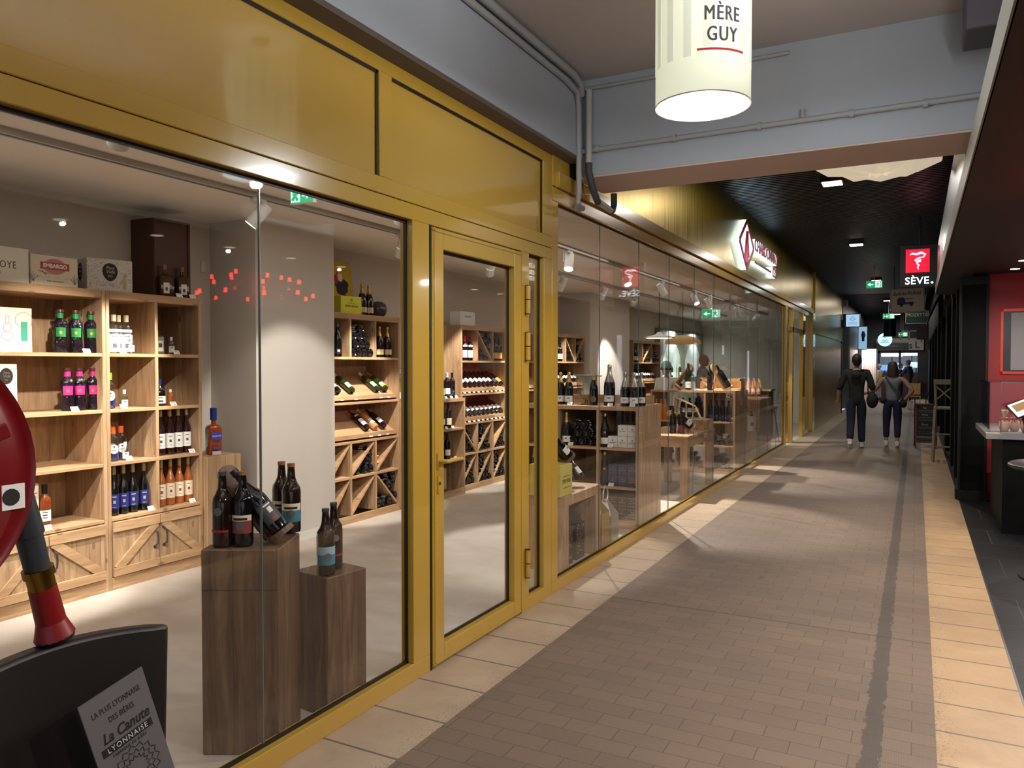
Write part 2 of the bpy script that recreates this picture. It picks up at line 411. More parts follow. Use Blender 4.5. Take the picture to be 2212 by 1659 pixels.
for a, b, t in ((-2.4, 2.827, 'large yellow panel above the left window'), (2.92, 4.552, 'yellow panel above the glass door')):
    tag(MB().box(-2.22, -2.178, a, b, 2.405, 2.88).obj('transom_panel', M('yellow_panel_paint', (190, 152, 58), .2, coat=1.0), shopfront), t)

# glass door
db = MB()
y0, y1, z0, z1 = 3.24, 4.238, .012, 2.242
for q in ((y0, 3.345, z0, z1), (4.135, y1, z0, z1), (3.345, 4.135, z0, .105), (3.345, 4.135, 2.14, z1)): db.box(-2.225, -2.152, *q)
door = struct('door_1', db, YEL, 'yellow framed glass door of the wine shop', 'door', bevel=.004)
e = MB()
for q in ((y0+.012, y0+.02, z0, z1), (y1-.02, y1-.012, z0, z1), (y0, y1, z0+.012, z0+.02), (y0, y1, z1-.02, z1-.012)): e.box(-2.153, -2.148, *q)
e.obj('frame_bead', YEL, door)
gk = MB(); gasket(3.345, 4.135, .105, 2.14, .012); tag(gk.obj('door_gasket', BLACKG, door), 'black rubber gasket')
MB().box(-2.205, -2.195, 3.35, 4.13, .11, 2.135).obj('glass_pane', GLASS, door)
hd = MB(); hd.box(-2.152, -2.143, 3.272, 3.306, 1.02, 1.10)
hd.tube([(-2.145, 3.288, 1.06), (-2.105, 3.288, 1.06), (-2.095, 3.30, 1.06), (-2.094, 3.34, 1.062), (-2.094, 3.425, 1.062)], [.011, .011, .011, .0095, .009], 10)
hd.obj('door_handle', YEL, door, True)
lk = MB().box(-2.152, -2.144, 3.276, 3.302, .895, .985).obj('lock_plate', YEL, door)
MB().cyl((-2.146, 3.289, .945), (-2.141, 3.289, .945), .009).obj('lock_cylinder', GREYM, lk, True)
for z in (1.955, 1.665, .305):
    h = MB(); h.cyl((-2.142, 4.292, z-.085), (-2.142, 4.292, z-.003), .016); h.cyl((-2.142, 4.292, z+.003), (-2.142, 4.292, z+.085), .016)
    hh = h.obj('hinge', YEL, door, True)
    b = MB(); b.cyl((-2.142, 4.292, z-.09), (-2.142, 4.292, z-.085), .0165); b.cyl((-2.142, 4.292, z-.003), (-2.142, 4.292, z+.003), .0165); b.cyl((-2.142, 4.292, z+.085), (-2.142, 4.292, z+.09), .0165)
    tag(b.obj('hinge_ring', BLACKG, hh, True), 'black rings')

# long glazing further on
fr = MB()
fr.box(XI, XO, 4.69, 15.25, 0, .075); fr.box(XI, XO, 4.69, 4.785, .075, 2.65); fr.box(XI, XO, 15.12, 15.3, .075, 2.65)
fr.box(XI, XO + .004, 4.69, 19.3, 2.65, 2.74); fr.box(XI, XO + .03, 4.74, 19.3, 2.743, 2.845)
fr.box(XI, XO + .006, 4.69, 4.97, 2.745, 2.95)
fr.box(XI, XO, 16.0, 16.15, 0, 2.65); fr.box(XI, XO, 17.55, 17.7, 0, 2.65); fr.box(XI, XO, 15.25, 17.7, 2.2, 2.3)
fr.box(XI, XO, 17.7, 19.0, 0, .07); fr.box(XI - .1, XO + .05, 18.95, 19.35, 0, 2.75)
win = struct('window_2', fr, YEL, 'long glass shopfront in a low yellow frame', 'window', bevel=.003)
seams = [4.79, 5.66, 6.62, 7.57, 8.55, 9.5, 10.48, 11.5, 12.45, 13.45, 14.3, 15.11]
for i, (a, b) in enumerate(zip(seams, seams[1:])):
    MB().box(-2.205, -2.195, a + .004, b - .004, .08, 2.645).obj('glass_pane', GLASS, win)
j = MB()
for a in seams[1:-1]: j.box(-2.204, -2.196, a - .0018, a + .0018, .08, 2.645)
j.obj('glass_joint', MATS['glass_edge'], win)
gk = MB(); gasket(4.785, 15.12, .075, 2.65, .012); gk.obj('window_gasket', BLACKG, win)
for a, b in ((15.3, 16.0), (17.7, 18.95)): MB().box(-2.205, -2.195, a, b, .05, 2.64).obj('glass_pane', GLASS, win)
# second door, standing open inwards
d2 = thing('door_2', 'yellow framed glass door standing open at the far end of the glazing', 'door', (-2.2, 16.17, 0), kind='structure')
m2 = T(-2.2, 16.17, 0) @ RZ(rad(103))
fb = MB(); fb.M = m2
for q in ((0, .1, 0.01, 2.19), (1.22, 1.32, .01, 2.19), (.1, 1.22, .01, .12), (.1, 1.22, 2.09, 2.19)): fb.box(q[0], q[1], -.03, .03, q[2], q[3])
fb.obj('door_frame', YEL, d2)
fb = MB(); fb.M = m2; fb.box(.1, 1.22, -.005, .005, .12, 2.09); fb.obj('glass_pane', GLASS, d2)
fb = MB(); fb.M = m2; fb.tube([(1.27, -.03, 1.0), (1.27, -.09, 1.02), (1.27, -.09, 1.3), (1.27, -.03, 1.32)], .012); fb.obj('door_handle', STEEL, d2, True)

# gold fascia and gold end wall
fs = MB()
ys = [4.97, 6.9, 8.73, 10.6, 12.5, 14.4, 16.3, 18.1, 19.42]
for a, b in zip(ys, ys[1:]): fs.box(-2.3, -2.162, a + .002, b - .002, 2.845, 3.76)
struct('wall_fascia', fs, GOLD, 'gold metal fascia above the long glass shopfront', 'wall')
gw = MB()
for a, b in ((19.35, 20.6), (20.6, 22.1), (22.1, 23.6), (23.6, 25.1), (25.1, 26.75)):
    gw.box(-2.3, -2.12, a + .002, b - .002, 0, 2.24); gw.box(-2.3, -2.115, a + .002, b - .002, 2.29, 3.76)
gw.box(-2.3, -2.15, 19.35, 26.7, 2.24, 2.29)
struct('wall_left', gw, GOLD, 'plain gold metal wall beyond the wine shop', 'wall')

# grey concrete beams, ceilings
lb = MB().box(-2.5, -2.05, -5, 4.96, 2.965, 3.6)
lbo = struct('beam_lengthwise', lb, GREY, 'grey painted beam above the yellow shopfront', 'beam')
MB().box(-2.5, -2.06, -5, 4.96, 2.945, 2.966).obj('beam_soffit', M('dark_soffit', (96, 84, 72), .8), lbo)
cb = MB().box(-2.1, .6, 4.957, 5.46, 2.845, 3.6)
cbo = struct('beam_crosswise', cb, GREY, 'grey painted beam crossing above the walkway', 'beam')
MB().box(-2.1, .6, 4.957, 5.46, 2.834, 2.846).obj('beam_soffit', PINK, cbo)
struct('wall_above_header', MB().box(.9, 1.0, -5, 4.96, 2.66, 3.6), GREYC, 'grey wall set back above the right-hand header', 'wall')
struct('ceiling', MB().box(-2.5, 1.0, -5, 4.96, 3.5, 3.6), GREYC, 'grey ceiling of the walkway before the crossing beam', 'ceiling')
struct('ceiling_black', MB().box(-2.3, 4, 5.46, 46, 3.84, 3.9), M('black_ceiling', (5, 5, 6), .6), 'black ceiling of the walkway beyond the beam', 'ceiling')
sl = MB(); y = 5.55
while y < 40:
    sl.box(-2.16, .6, y, y + .045, 3.73, 3.83); y += .09 if y < 26 else .3
struct('ceiling_baffles', sl, M('black_baffle', (10, 10, 12), .4), 'black linear baffles across the walkway ceiling', 'ceiling')

# pipes on the beams
def pipe(label, pts, r, clamps=(), mat=PIPE, cm=None, n=10):
    p = MB().tube(pts, r, n).obj('conduit', mat, None, True); tag(p, label, 'pipe')
    for c in clamps:
        k = MB(); k.tube([Vector(c) - Vector((.012, 0, 0)), Vector(c) + Vector((.012, 0, 0))], r * 1.45, 12); k.box(c[0]-.006, c[0]+.006, c[1], c[1] + r*1.9, c[2]-r*.8, c[2]+r*.8)
        k.obj('pipe_clip', cm or PIPE, p, True)
    return p
yb = 4.957 - .03
pipe('long grey pipe clipped low across the face of the crossing beam', [(-2.16, yb, 3.005), (-2.0, yb, 3.012), (.5, yb, 3.019)], .017, [(x, yb, 3.015) for x in (-1.93, -1.4, -.87, -.35, .03)])
pipe('short capped pipe stub rising from the low beam pipe', [(-.62, yb, 3.03), (-.62, yb, 3.08)], .014)
pipe('thin grey pipe high on the crossing beam', [(-2.08, yb, 3.43), (-.7, yb, 3.432)], .012, [(-1.85, yb, 3.43)])
pipe('pale conduit run in the corner of ceiling and long beam', [(-2.02, -3, 3.46), (-2.02, 4.72, 3.46), (-2.03, 4.86, 3.44), (-2.04, 4.9, 3.38)], .026)
pipe('thinner conduit under the corner conduit of the long beam', [(-2.03, -3, 3.40), (-2.03, 4.6, 3.395), (-2.03, 4.80, 3.37), (-2.035, 4.84, 3.28), (-2.04, 4.86, 2.72), (-2.05, 4.87, 2.66), (-2.1, 4.95, 2.64), (-2.11, 5.1, 2.66)], .019)
pipe('thick pale conduit dropping down beside the beam corner', [(-1.985, 4.9, 3.41), (-1.985, 4.9, 2.91)], .022, mat=M('pale_conduit', (176, 174, 166), .5))
pipe('dark corrugated sleeve bending under the crossing beam', [(-1.985, 4.9, 2.92), (-1.985, 4.9, 2.86), (-1.97, 4.93, 2.76), (-1.97, 5.0, 2.7), (-1.98, 5.06, 2.685)], .025, mat=M('dark_sleeve', (60, 62, 66), .6))
pipe('pale conduit running on under the crossing beam', [(-1.98, 5.05, 2.69), (-2.03, 5.45, 2.70)], .022, mat=MATS['pale_conduit'])
pipe('dark sleeve bending up at the back of the crossing beam', [(-2.03, 5.44, 2.70), (-2.035, 5.5, 2.71), (-2.035, 5.53, 2.75), (-2.035, 5.53, 2.84)], .024, mat=MATS['dark_sleeve'])

# right-hand side: header slab, red shop recess, dark shopfronts
hb = MB().box(.233, .55, -5, 12.6, 2.55, 2.64)
ho = struct('wall_right_header', hb, BROWNS, 'dark brown header slab along the right-hand shops', 'wall')
MB().box(.226, .238, -5, 12.6, 2.55, 2.69).obj('edge_strip', M('header_edge', (150, 148, 138), .5), ho)
struct('ceiling_red_shop', MB().box(.55, 12, -5, 10.3, 2.58, 2.66), M('purple_brown_ceiling', (44, 31, 33), .6), 'dark purple-brown ceiling of the red shop', 'ceiling')
struct('wall_right_metal', MB().box(.25, .3, 5.47, 12.6, 2.64, 3.24), M('brushed_steel_panel', (150, 150, 152), .35, .9, noise=.12, nscale=3), 'brushed steel panel above the right-hand header', 'wall')
RED = M('red_wall_paint', (176, 30, 34), .5)
struct('wall_red', MB().box(.72, 12, 10.3, 10.42, 0, 2.6), RED, 'red end wall of the shop on the right', 'wall')
struct('wall_far_side', MB().box(11.9, 12, -5, 10.3, 0, 2.6), M('hall_side_wall', (150, 140, 132), .7), 'far side wall of the hall beyond the red shop', 'wall')
pf = MB(); pf.box(.44, .72, 10.2, 10.42, 0, 2.55)
po = struct('wall_right', pf, DARK, 'black panelled end post of the next shopfront on the right', 'wall')
q = MB(); q.box(.437, .46, 10.17, 10.2, .12, 2.46); q.box(.69, .715, 10.17, 10.2, .12, 2.46); q.box(.43, .73, 10.15, 10.2, 0, .12); q.box(.44, .72, 10.17, 10.2, 2.46, 2.55)
q.box(.415, .44, 10.2, 10.42, 0, .12)
q.obj('panel_moulding', M('dark_moulding', (14, 15, 18), .5, spec=.25), po)
rs = MB()
rs.box(.56, 4, 10.42, 46, 0, .12); rs.box(.5, .6, 10.42, 12.6, .12, 2.5); rs.box(.44, 4, 12.6, 46, 2.5, 3.8); rs.box(.5, 1.0, 10.42, 12.6, 2.45, 2.55)
for a, b in ((11.2, 11.35), (12.45, 12.75), (14.6, 15.2), (17.8, 18.1), (20.5, 21.1), (24, 24.5), (28, 28.6), (33, 33.6)): rs.box(.44, .8, a, b, .12, 2.5)
for a, b in ((12.75, 14.6), (15.2, 17.8), (18.1, 20.5), (21.1, 24), (24.5, 28), (28.6, 33), (33.6, 46)): rs.box(.9, .95, a, b, .12, 2.5)
struct('wall_right_shops', rs, DARK, 'row of dark closed shopfronts on the right', 'wall')
ap = MB()
for a, b, x, z in ((13.3, 16.5, .12, 2.62), (17, 21, .2, 2.5)): ap.prism([(.44, z + .55), (.44, z + .6), (x, z + .02), (x, z - .03)], a, b, 'y')
struct('trim_2', ap, M('dark_awning', (46, 47, 48), .7), 'dark sloping awnings over the shopfronts on the right', 'awning')

# left shops beyond the gold wall, and the far end of the walkway
ls = MB()
ls.box(-2.9, -2.8, 26.75, 46, 0, 3.8); ls.box(-2.9, -2.1, 26.75, 26.9, 0, 3.0)
for a, b in ((26.9, 27.1), (29.6, 30.0), (32.2, 32.4)): ls.box(-2.8, -2.12, a, b, 0, 3.0)
ls.box(-2.8, -2.1, 26.9, 46, 2.95, 3.8)
struct('wall_left_shops', ls, M('grey_shopfront', (58, 62, 66), .4), 'dark grey shopfronts on the left beyond the gold wall', 'wall')
struct('wall_left_panel', MB().box(-2.16, -2.1, 29.9, 34, 0, 2.95), M('satin_metal_panel', (120, 124, 128), .35, .7), 'tall satin metal panel on the left side of the far walkway', 'wall')
# ------------------------------------------------------------------ lamps and signs over the walkway
LAMPC = (-.85, 3.43); LR = .205
SHADE = M('lamp_shade_skin', (228, 230, 206), .5, emit=(226, 232, 206), es=.62)
SHADE2 = M('lamp_shade_stripe', (205, 210, 190), .5, emit=(205, 212, 188), es=.56)
INKD = M('dark_ink', (70, 70, 72), .6); INKR = M('red_ink', (196, 40, 52), .6)
def round_lamp(loc, label, detailed=True):
    t = thing('pendant_lamp', label, 'pendant lamp', (loc[0], loc[1], 2.69))
    z0, z1 = 2.69, 3.36
    b = MB(); b.lathe([(LR, 0), (LR, z1-z0), (LR-.008, z1-z0), (LR-.008, .03), (LR-.008, 0), (LR, 0)], 48, (loc[0], loc[1], z0), False, False)
    b.obj('lamp_shade', SHADE, t, True)
    b = MB(); b.lathe([(0.001, .014), (LR-.009, .014)], 40, (loc[0], loc[1], z0), False, False)
    b.obj('diffuser', M('lamp_diffuser', (230, 240, 250), .5, emit=(190, 225, 255), es=9.0), t)
    b = MB(); b.lathe([(LR+.001, -.001), (LR+.001, .004), (LR-.006, .004), (LR-.006, -.001), (LR+.001, -.001)], 48, (loc[0], loc[1], z0), False, False)
    b.obj('rim', M('lamp_rim', (150, 132, 118), .5), t, True)
    b = MB(); b.tube([(loc[0], loc[1], z1-.01), (loc[0], loc[1], 3.5)], .006); b.cyl((loc[0], loc[1], 3.475), (loc[0], loc[1], 3.5), .05); b.box(loc[0]-LR+.004, loc[0]+LR-.004, loc[1]-.006, loc[1]+.006, z1-.02, z1-.008)
    b.obj('suspension', GREYM, t)
    light('lamp_light', 'POINT', (loc[0], loc[1], 2.645), 17, (.95, .98, 1.0), .03, parent=t)
    if not detailed: return t
    base = math.atan2(-loc[1], -loc[0])               # bearing of the walkway's middle from the lamp
    ctr = base + rad(23)
    def wrap(me, z, name, mat):
        me.materials.clear(); me.materials.append(mat)
        for v in me.vertices:
            a = ctr + v.co.x / LR; r = LR + .0012 + v.co.z
            v.co = (loc[0] + r*math.cos(a), loc[1] + r*math.sin(a), z + v.co.y)
        return link(name, me, t, None, True)
    for dx in (-.0016, 0, .0016):
        for s_, z in (('M\u00c8RE', .318), ('GUY', .232)):
            me = text_mesh(s_, .085, xs=.72, sp=1.15); me.transform(T(dx, 0, dx*.1)); wrap(me, z0 + z, 'lettering', INKD)
    def arc(zb, th, a0, a1, mat, name):
        b = MB(); n = 14; g = []
        for k in range(n+1):
            a = ctr + a0 + (a1-a0)*k/n
            g.append([b.v(loc[0]+r*math.cos(a), loc[1]+r*math.sin(a), z) for r, z in ((LR+.0014, zb), (LR+.0014, zb+th), (LR-.002, zb+th), (LR-.002, zb))])
        for A, B in zip(g, g[1:]):
            for i in range(4): b.f([A[i], B[i], B[(i+1)%4], A[(i+1)%4]])
        b.f(g[0]); b.f(g[-1][::-1]); return b.obj(name, mat, t)
    arc(z0+.168, .009, -.52, .52, INKR, 'red_line')
    arc(z0+.39, .0025, -.52, .52, INKD, 'grey_line')
    wrap(text_mesh('BRASSERIE', .05, xs=.8), z0 + .43, 'lettering', INKD)
    for k in range(10):
        a = -2.4 + k*.4
        arc(z0+.185 if abs(a+.1) < .6 else z0+.15, .50, a, a+.17, SHADE2, 'stripe')
    return t
round_lamp(LAMPC, 'white drum pendant lamp lettered in grey above a red line')
round_lamp((-.85, -1.6), 'white drum pendant lamp added unseen behind the viewer for its light', False)  # unseen lamp, added to light the near walkway

def lumi(x, y, z, i, s=.12):
    t = thing('ceiling_luminaire', ('square ceiling light beside the faceted white lampshade', 'square ceiling light left of the red-and-black sign', 'square ceiling light just above the green exit sign',
        'square ceiling light left of the cream painted sign', 'small far ceiling light under the green shop sign', 'far ceiling light before the white frame')[i], 'ceiling light', (x, y, z), group=None)
    MB().box(x-s, x+s, y-s, y+s, z, z+.1).obj('housing', BLACK, t)
    b = MB().box(x-s*.86, x+s*.86, y-s*.86, y+s*.86, z-.012, z+.001); b.obj('diffuser', M('luminaire_glow', (255, 240, 220), .5, emit=(255, 238, 214), es=6), t)
for i, (x, y) in enumerate(((-.89, 9.7), (-.957, 14.84), (-.91, 21.4), (-.87, 28.2), (-.8, 33), (-.72, 36))): lumi(x, y, 3.66, i, .12)

# faceted shade hanging behind the beam
t = thing('faceted_lampshade', 'wide white faceted paper lampshade half hidden by the crossing beam', 'lampshade', (-.33, 8, 3.36))
b = MB(); n = 14; rings = []
for k, (r, z) in enumerate(((.10, 3.33), (.30, 3.335), (.54, 3.42), (.50, 3.58), (.28, 3.70))):
    rings.append([b.v(-.33 + r*(1 + (.06 if (i+k) % 2 else -.04))*math.cos(2*PI*(i+.5*(k % 2))/n), 8 + r*math.sin(2*PI*(i+.5*(k % 2))/n), z + (.022 if (i+k) % 2 else -.012)) for i in range(n)])
for A, B in zip(rings, rings[1:]):
    for i in range(n): b.f([A[i], A[(i+1)%n], B[i]]); b.f([A[(i+1)%n], B[(i+1)%n], B[i]])
b.f(rings[0])
b.obj('shade', M('paper_shade', (236, 228, 208), .7, emit=(255, 240, 210), es=.42), t)
MB().tube([(-.33, 8, 3.7), (-.33, 8, 3.74)], .01).obj('cord', BLACK, t)

def exit_sign(x, y, z, wd, label, flip=False, top=3.85):
    t = thing('exit_sign', label, 'exit sign', (x, y, z))
    h = wd*.5; G = M('exit_green', (20, 150, 100), .5, emit=(20, 160, 105), es=.9); Wt = M('exit_white', (235, 255, 250), .5, emit=(215, 255, 245), es=1.2)
    MB().box(x-wd/2, x+wd/2, y, y+.03, z-h/2, z+h/2).obj('housing', WHITE, t)
    MB().box(x-wd*.48, x+wd*.48, y-.004, y, z-h*.46, z+h*.46).obj('green_panel', G, t)
    s = -1 if flip else 1; b = MB()
    b.M = T(x, y-.0055, z) @ Matrix.Diagonal((s*wd, 1, wd, 1))
    P = lambda *q: b.prism(list(q), -.0012, .0012, 'y')
    P((-.44, -.2), (-.40, -.2), (-.40, .2), (-.44, .2))
    P((-.36, -.2), (-.06, -.2), (-.06, .2), (-.36, .2))
    P((.05, -.03), (.22, -.03), (.22, -.12), (.42, 0), (.22, .12), (.22, .03), (.05, .03))
    b.obj('pictogram', Wt, t)
    b = MB(); b.M = T(x, y-.0075, z) @ Matrix.Diagonal((s*wd, 1, wd, 1))
    b.tube([(-.24, 0, .10), (-.2, 0, -.02)], .034, 6); b.tube([(-.2, 0, -.02), (-.28, 0, -.08), (-.33, 0, -.15)], .022, 6); b.tube([(-.2, 0, -.02), (-.13, 0, -.08), (-.15, 0, -.17)], .022, 6)
    b.tube([(-.23, 0, .09), (-.31, 0, .03)], .016, 6); b.tube([(-.23, 0, .09), (-.15, 0, .04), (-.11, 0, .07)], .016, 6); b.ell((-.22, 0, .16), .032, .02, .032, 8, 6)
    b.obj('running_figure', G, t)
    MB().box(x-.01, x+.01, y+.01, y+.02, z+h/2, top).obj('bracket', WHITE, t)
    return t
exit_sign(-3.57, 3.84, 2.655, .195, 'green exit sign standing in for a mirrored one, behind the near shop window', top=2.75)  # hung inside the shop to imitate a sign reflected in the glass
exit_sign(-.86, 19.2, 3.36, .34, 'green exit sign over the walkway beside the square lights', True)
exit_sign(-.86, 29.5, 3.22, .36, 'small far green exit sign above the hanging dark blue panel', True)
exit_sign(-.52, 37, 2.85, .36, 'far green exit sign over the end sign of the walkway', True)
exit_sign(-3.1, 13.2, 2.42, .32, 'green exit sign hanging inside the long glazed shop', True, 2.75)

# red and black light-box sign
t = thing('lightbox_sign', 'black hanging light box with a red square and white letters', 'sign', (.03, 12.8, 2.7))
MB().box(-.235, .295, 12.8, 12.92, 2.69, 3.31).obj('housing', BLACK, t, bevel=.006)
MB().box(-.155, .155, 12.79, 12.8, 2.905, 3.245).obj('red_panel', M('sign_red', (225, 20, 50), .4, emit=(235, 20, 55), es=1.1), t)
SW = M('sign_white', (255, 255, 255), .4, emit=(240, 245, 255), es=2.2)
b = MB(); b.tube([(-.1, 12.786, 3.165), (-.075, 12.786, 3.185), (-.02, 12.786, 3.172), (.05, 12.786, 3.19), (.10, 12.786, 3.165), (.075, 12.786, 3.125), (.01, 12.786, 3.115), (-.035, 12.786, 3.085), (-.01, 12.786, 3.055), (.04, 12.786, 3.065), (.04, 12.786, 3.09), (.0, 12.786, 3.08), (-.005, 12.786, 3.03), (.02, 12.786, 3.01), (-.0, 12.786, 2.985), (.012, 12.786, 2.95)],
                 [.004, .012, .016, .016, .012, .009, .009, .009, .009, .009, .007, .008, .010, .009, .008, .004], 8)
b.obj('emblem', SW, t, True)
text('S\u00c8VE', .145, SW, t, T(-.005, 12.79, 2.78) @ FY, sp=1.08, xs=1.0, bold=.002)
MB().cyl((.19, 12.79, 2.75), (.19, 12.8, 2.75), .016).obj('dot', SW, t)
MB().tube([(.03, 12.86, 3.3), (.03, 12.86, 3.74)], .014).obj('hanger', BLACK, t)

# lit lettering on the steel panel; it shows mirrored in the glass beside the door
t = thing('wall_lettering', 'white lit lettering on the steel panel, mirrored in the narrow sidelight', 'sign', (.245, 9.3, 2.8))
FNX = Matrix(((0, 0, -1, 0), (-1, 0, 0, 0), (0, 1, 0, 0), (0, 0, 0, 1)))
for s_, z, wd in (('MA\u00ceTRE', 2.89, .33), ('CHOCOLATIER', 2.805, .6), ('P\u00c2TISSIER', 2.72, .5)): text(s_, .085, M('lit_letters', (255, 250, 240), .5, emit=(255, 248, 235), es=6), t, T(.246, 9.58 - wd/2, z) @ FNX, sp=1.1)

# cream painted sign
t = thing('painted_sign', 'cream hanging sign with dark blue writing and a small cart drawing', 'sign', (-.19, 19, 2.95))
m = T(-.19, 19, 2.965) @ RY(rad(-3))
b = MB(); b.M = m; b.box(-.34, .34, 0, .04, -.27, .27); b.obj('board', M('cream_board', (196, 184, 172), .6), t)
NAVY = M('navy_ink', (40, 40, 78), .6)
b = MB(); b.M = m
for q in ((-.33, .33, .25, .258), (-.33, .33, -.258, -.25), (-.33, -.322, -.25, .25), (.322, .33, -.25, .25)): b.box(q[0], q[1], -.004, 0, q[2], q[3])
b.obj('border', M('brown_ink', (110, 92, 90), .6), t)
text('Bellota-Bellota', .105, NAVY, t, m @ T(0, -.003, .15) @ FY, shear=.2, bold=.001, xs=.88)
b = MB(); b.M = m; b.box(-.2, -.04, -.005, 0, -.09, .03); b.box(-.04, .12, -.005, 0, -.09, -.04); b.box(-.03, .1, -.005, 0, .02, .035); b.cyl((-.12, -.005, -.1), (-.12, 0, -.1), .035); b.cyl((.07, -.005, -.1), (.07, 0, -.1), .035)
b.prism([(-.2, .03), (-.04, .03), (-.08, .07), (-.16, .07)], -.005, 0, 'y'); b.obj('cart_drawing', NAVY, t)
b = MB()
for x in (-.45, .08): MB().tube([(x, 19.02, 3.22), (x, 19.02, 3.74)], .006).obj('hanger', BLACK, t)

t = thing('shop_sign', 'dark green hanging shop sign with pale capital letters', 'sign', (0, 22, 2.75))
MB().box(-.26, .26, 22, 22.06, 2.59, 2.91).obj('board', M('green_board', (22, 44, 38), .5), t)
b = MB()
for q in ((-.26, .26, 2.895, 2.91), (-.26, .26, 2.59, 2.605), (-.26, -.245, 2.59, 2.91), (.245, .26, 2.59, 2.91)): b.box(q[0], q[1], 21.99, 22, q[2], q[3])
b.obj('border', M('pale_green_paint', (130, 140, 126), .6), t)
text('MOZETTE', .12, M('pale_letter', (150, 158, 140), .6), t, T(0, 21.995, 2.81) @ FY, xs=.9)
MB().tube([(0, 22.03, 2.9), (0, 22.03, 3.74)], .012).obj('hanger', BLACK, t)
t = tag(MB().box(0, .27, 25, 25.3, 2.28, 2.72).obj('box_sign', M('dark_red_box', (52, 14, 18), .5)), 'dark red box sign hanging below the green shop sign', 'sign')
MB().box(.02, .25, 24.99, 25, 2.3, 2.7).obj('face_panel', M('dark_red_face', (40, 10, 13), .4), t)
MB().tube([(.13, 25.15, 2.72), (.13, 25.15, 3.74)], .012).obj('hanger', BLACK, t)
t = thing('round_sign', 'round glowing pale blue sign over the far walkway', 'sign', (-.95, 29, 2.4))
MB().cyl((-.95, 29, 2.40), (-.95, 29.08, 2.40), .235, n=32).obj('housing', BLACK, t)
MB().cyl((-.95, 28.99, 2.40), (-.95, 29, 2.40), .225, n=32).obj('face', M('round_sign_glow', (190, 235, 245), .5, emit=(170, 228, 240), es=1.1), t)
b = MB(); b.box(-1.03, -.97, 28.98, 28.99, 2.49, 2.51); b.box(-.97, -.93, 28.98, 28.99, 2.47, 2.49); b.tube([(-1.02, 28.985, 2.36), (-1.0, 28.985, 2.41), (-.97, 28.985, 2.36), (-.93, 28.985, 2.37), (-.9, 28.985, 2.42), (-.87, 28.985, 2.36)], .01, 6); b.box(-1.08, -.82, 28.98, 28.99, 2.31, 2.325)
b.obj('drawing', NAVY, t)
MB().tube([(-.95, 29.04, 2.62), (-.95, 29.04, 3.74)], .012).obj('hanger', BLACK, t)
t = tag(MB().cyl((-.78, 28, 2.47), (-.78, 28, 3.05), .185, n=24).obj('drum_lamp', M('dark_blue_drum', (44, 54, 74), .5), None, True), 'dark unlit drum hanging above the round glowing sign', 'pendant lamp')
MB().tube([(-.78, 28, 3.05), (-.78, 28, 3.85)], .008).obj('cord', BLACK, t)
t = thing('lightbox', 'square glowing pale blue light box at the end of the gold wall', 'sign', (-1.85, 26.6, 2.95))
MB().box(-2.1, -1.58, 26.6, 26.75, 2.74, 3.16).obj('housing', M('dark_red_housing', (48, 26, 34), .4), t)
MB().box(-1.99, -1.6, 26.585, 26.6, 2.76, 3.14).obj('face', M('lightbox_glow', (190, 225, 245), .5, emit=(165, 205, 238), es=1.0), t)
b = MB()
for k in range(4):
    a, c = [(0, .1), (.1, 0), (0, -.1), (-.1, 0)][k], [(0, .1), (.1, 0), (0, -.1), (-.1, 0)][(k+1) % 4]
    b.tube([(-1.795 + a[0]*.85, 26.58, 3.0 + a[1]*.75), (-1.795 + c[0]*.85, 26.58, 3.0 + c[1]*.75)], .005, 6)
b.tube([(-1.83, 26.58, 2.96), (-1.795, 26.58, 3.03), (-1.77, 26.58, 2.96)], .005, 6); b.box(-1.93, -1.66, 26.578, 26.585, 2.87, 2.88); b.box(-1.93, -1.66, 26.578, 26.585, 2.835, 2.842)
b.obj('emblem', NAVY, t)

# shop name on the gold fascia: red fronts standing on glowing white bodies
t = thing('fascia_sign', 'red halo-lit diamond emblem with lettering on the gold fascia', 'sign', (-2.16, 10.95, 3.2))
HALO = M('halo_acrylic', (240, 250, 255), .5, emit=(205, 240, 255), es=3.0); SRED = M('sign_red_front', (176, 52, 62), .45)
cy, cz, hw, hh = 10.95, 3.21, .5, .325
def rhomb(d0, d1, name, mat, wd):
    b = MB(); pts = [(cy-hw, cz), (cy, cz+hh), (cy+hw, cz), (cy, cz-hh)]
    for i in range(4):
        p, q = pts[i], pts[(i+1) % 4]
        b.bar((d0, p[0], p[1]), (d0, q[0], q[1]), d1, wd, (0, 0, 1))
    b.bar((d0, cy-.14, cz-.2), (d0, cy-.02, cz+.18), d1, wd); b.bar((d0, cy-.02, cz+.18), (d0, cy-.02, cz-.28), d1, wd); b.bar((d0, cy+.15, cz-.16), (d0, cy+.05, cz+.12), d1, wd)
    b.obj(name, mat, t)
rhomb(-2.125, .065, 'glowing_body', HALO, .045); rhomb(-2.088, .012, 'emblem_front', SRED, .055)
for body, size, yc, zc in (('CHARDONNAY', .26, 12.56, 3.285), ('121', .24, 13.28, 3.06)):
    me = text_mesh(body, size, ex=.03, xs=1.05 if len(body) > 4 else 1.0, sp=1.1); me.materials.clear(); me.materials.append(HALO); me.transform(T(-2.125, yc, zc) @ FX); link('glowing_body', me, t, None, True)
    text(body, size, SRED, t, T(-2.088, yc, zc) @ FX, ex=.006, xs=1.05 if len(body) > 4 else 1.0, sp=1.1, bold=.003)
MB().box(-2.155, -2.1, 11.58, 12.98, 3.03, 3.055).obj('glowing_line', HALO, t); MB().box(-2.1, -2.086, 11.58, 12.98, 3.03, 3.058).obj('line_front', SRED, t)

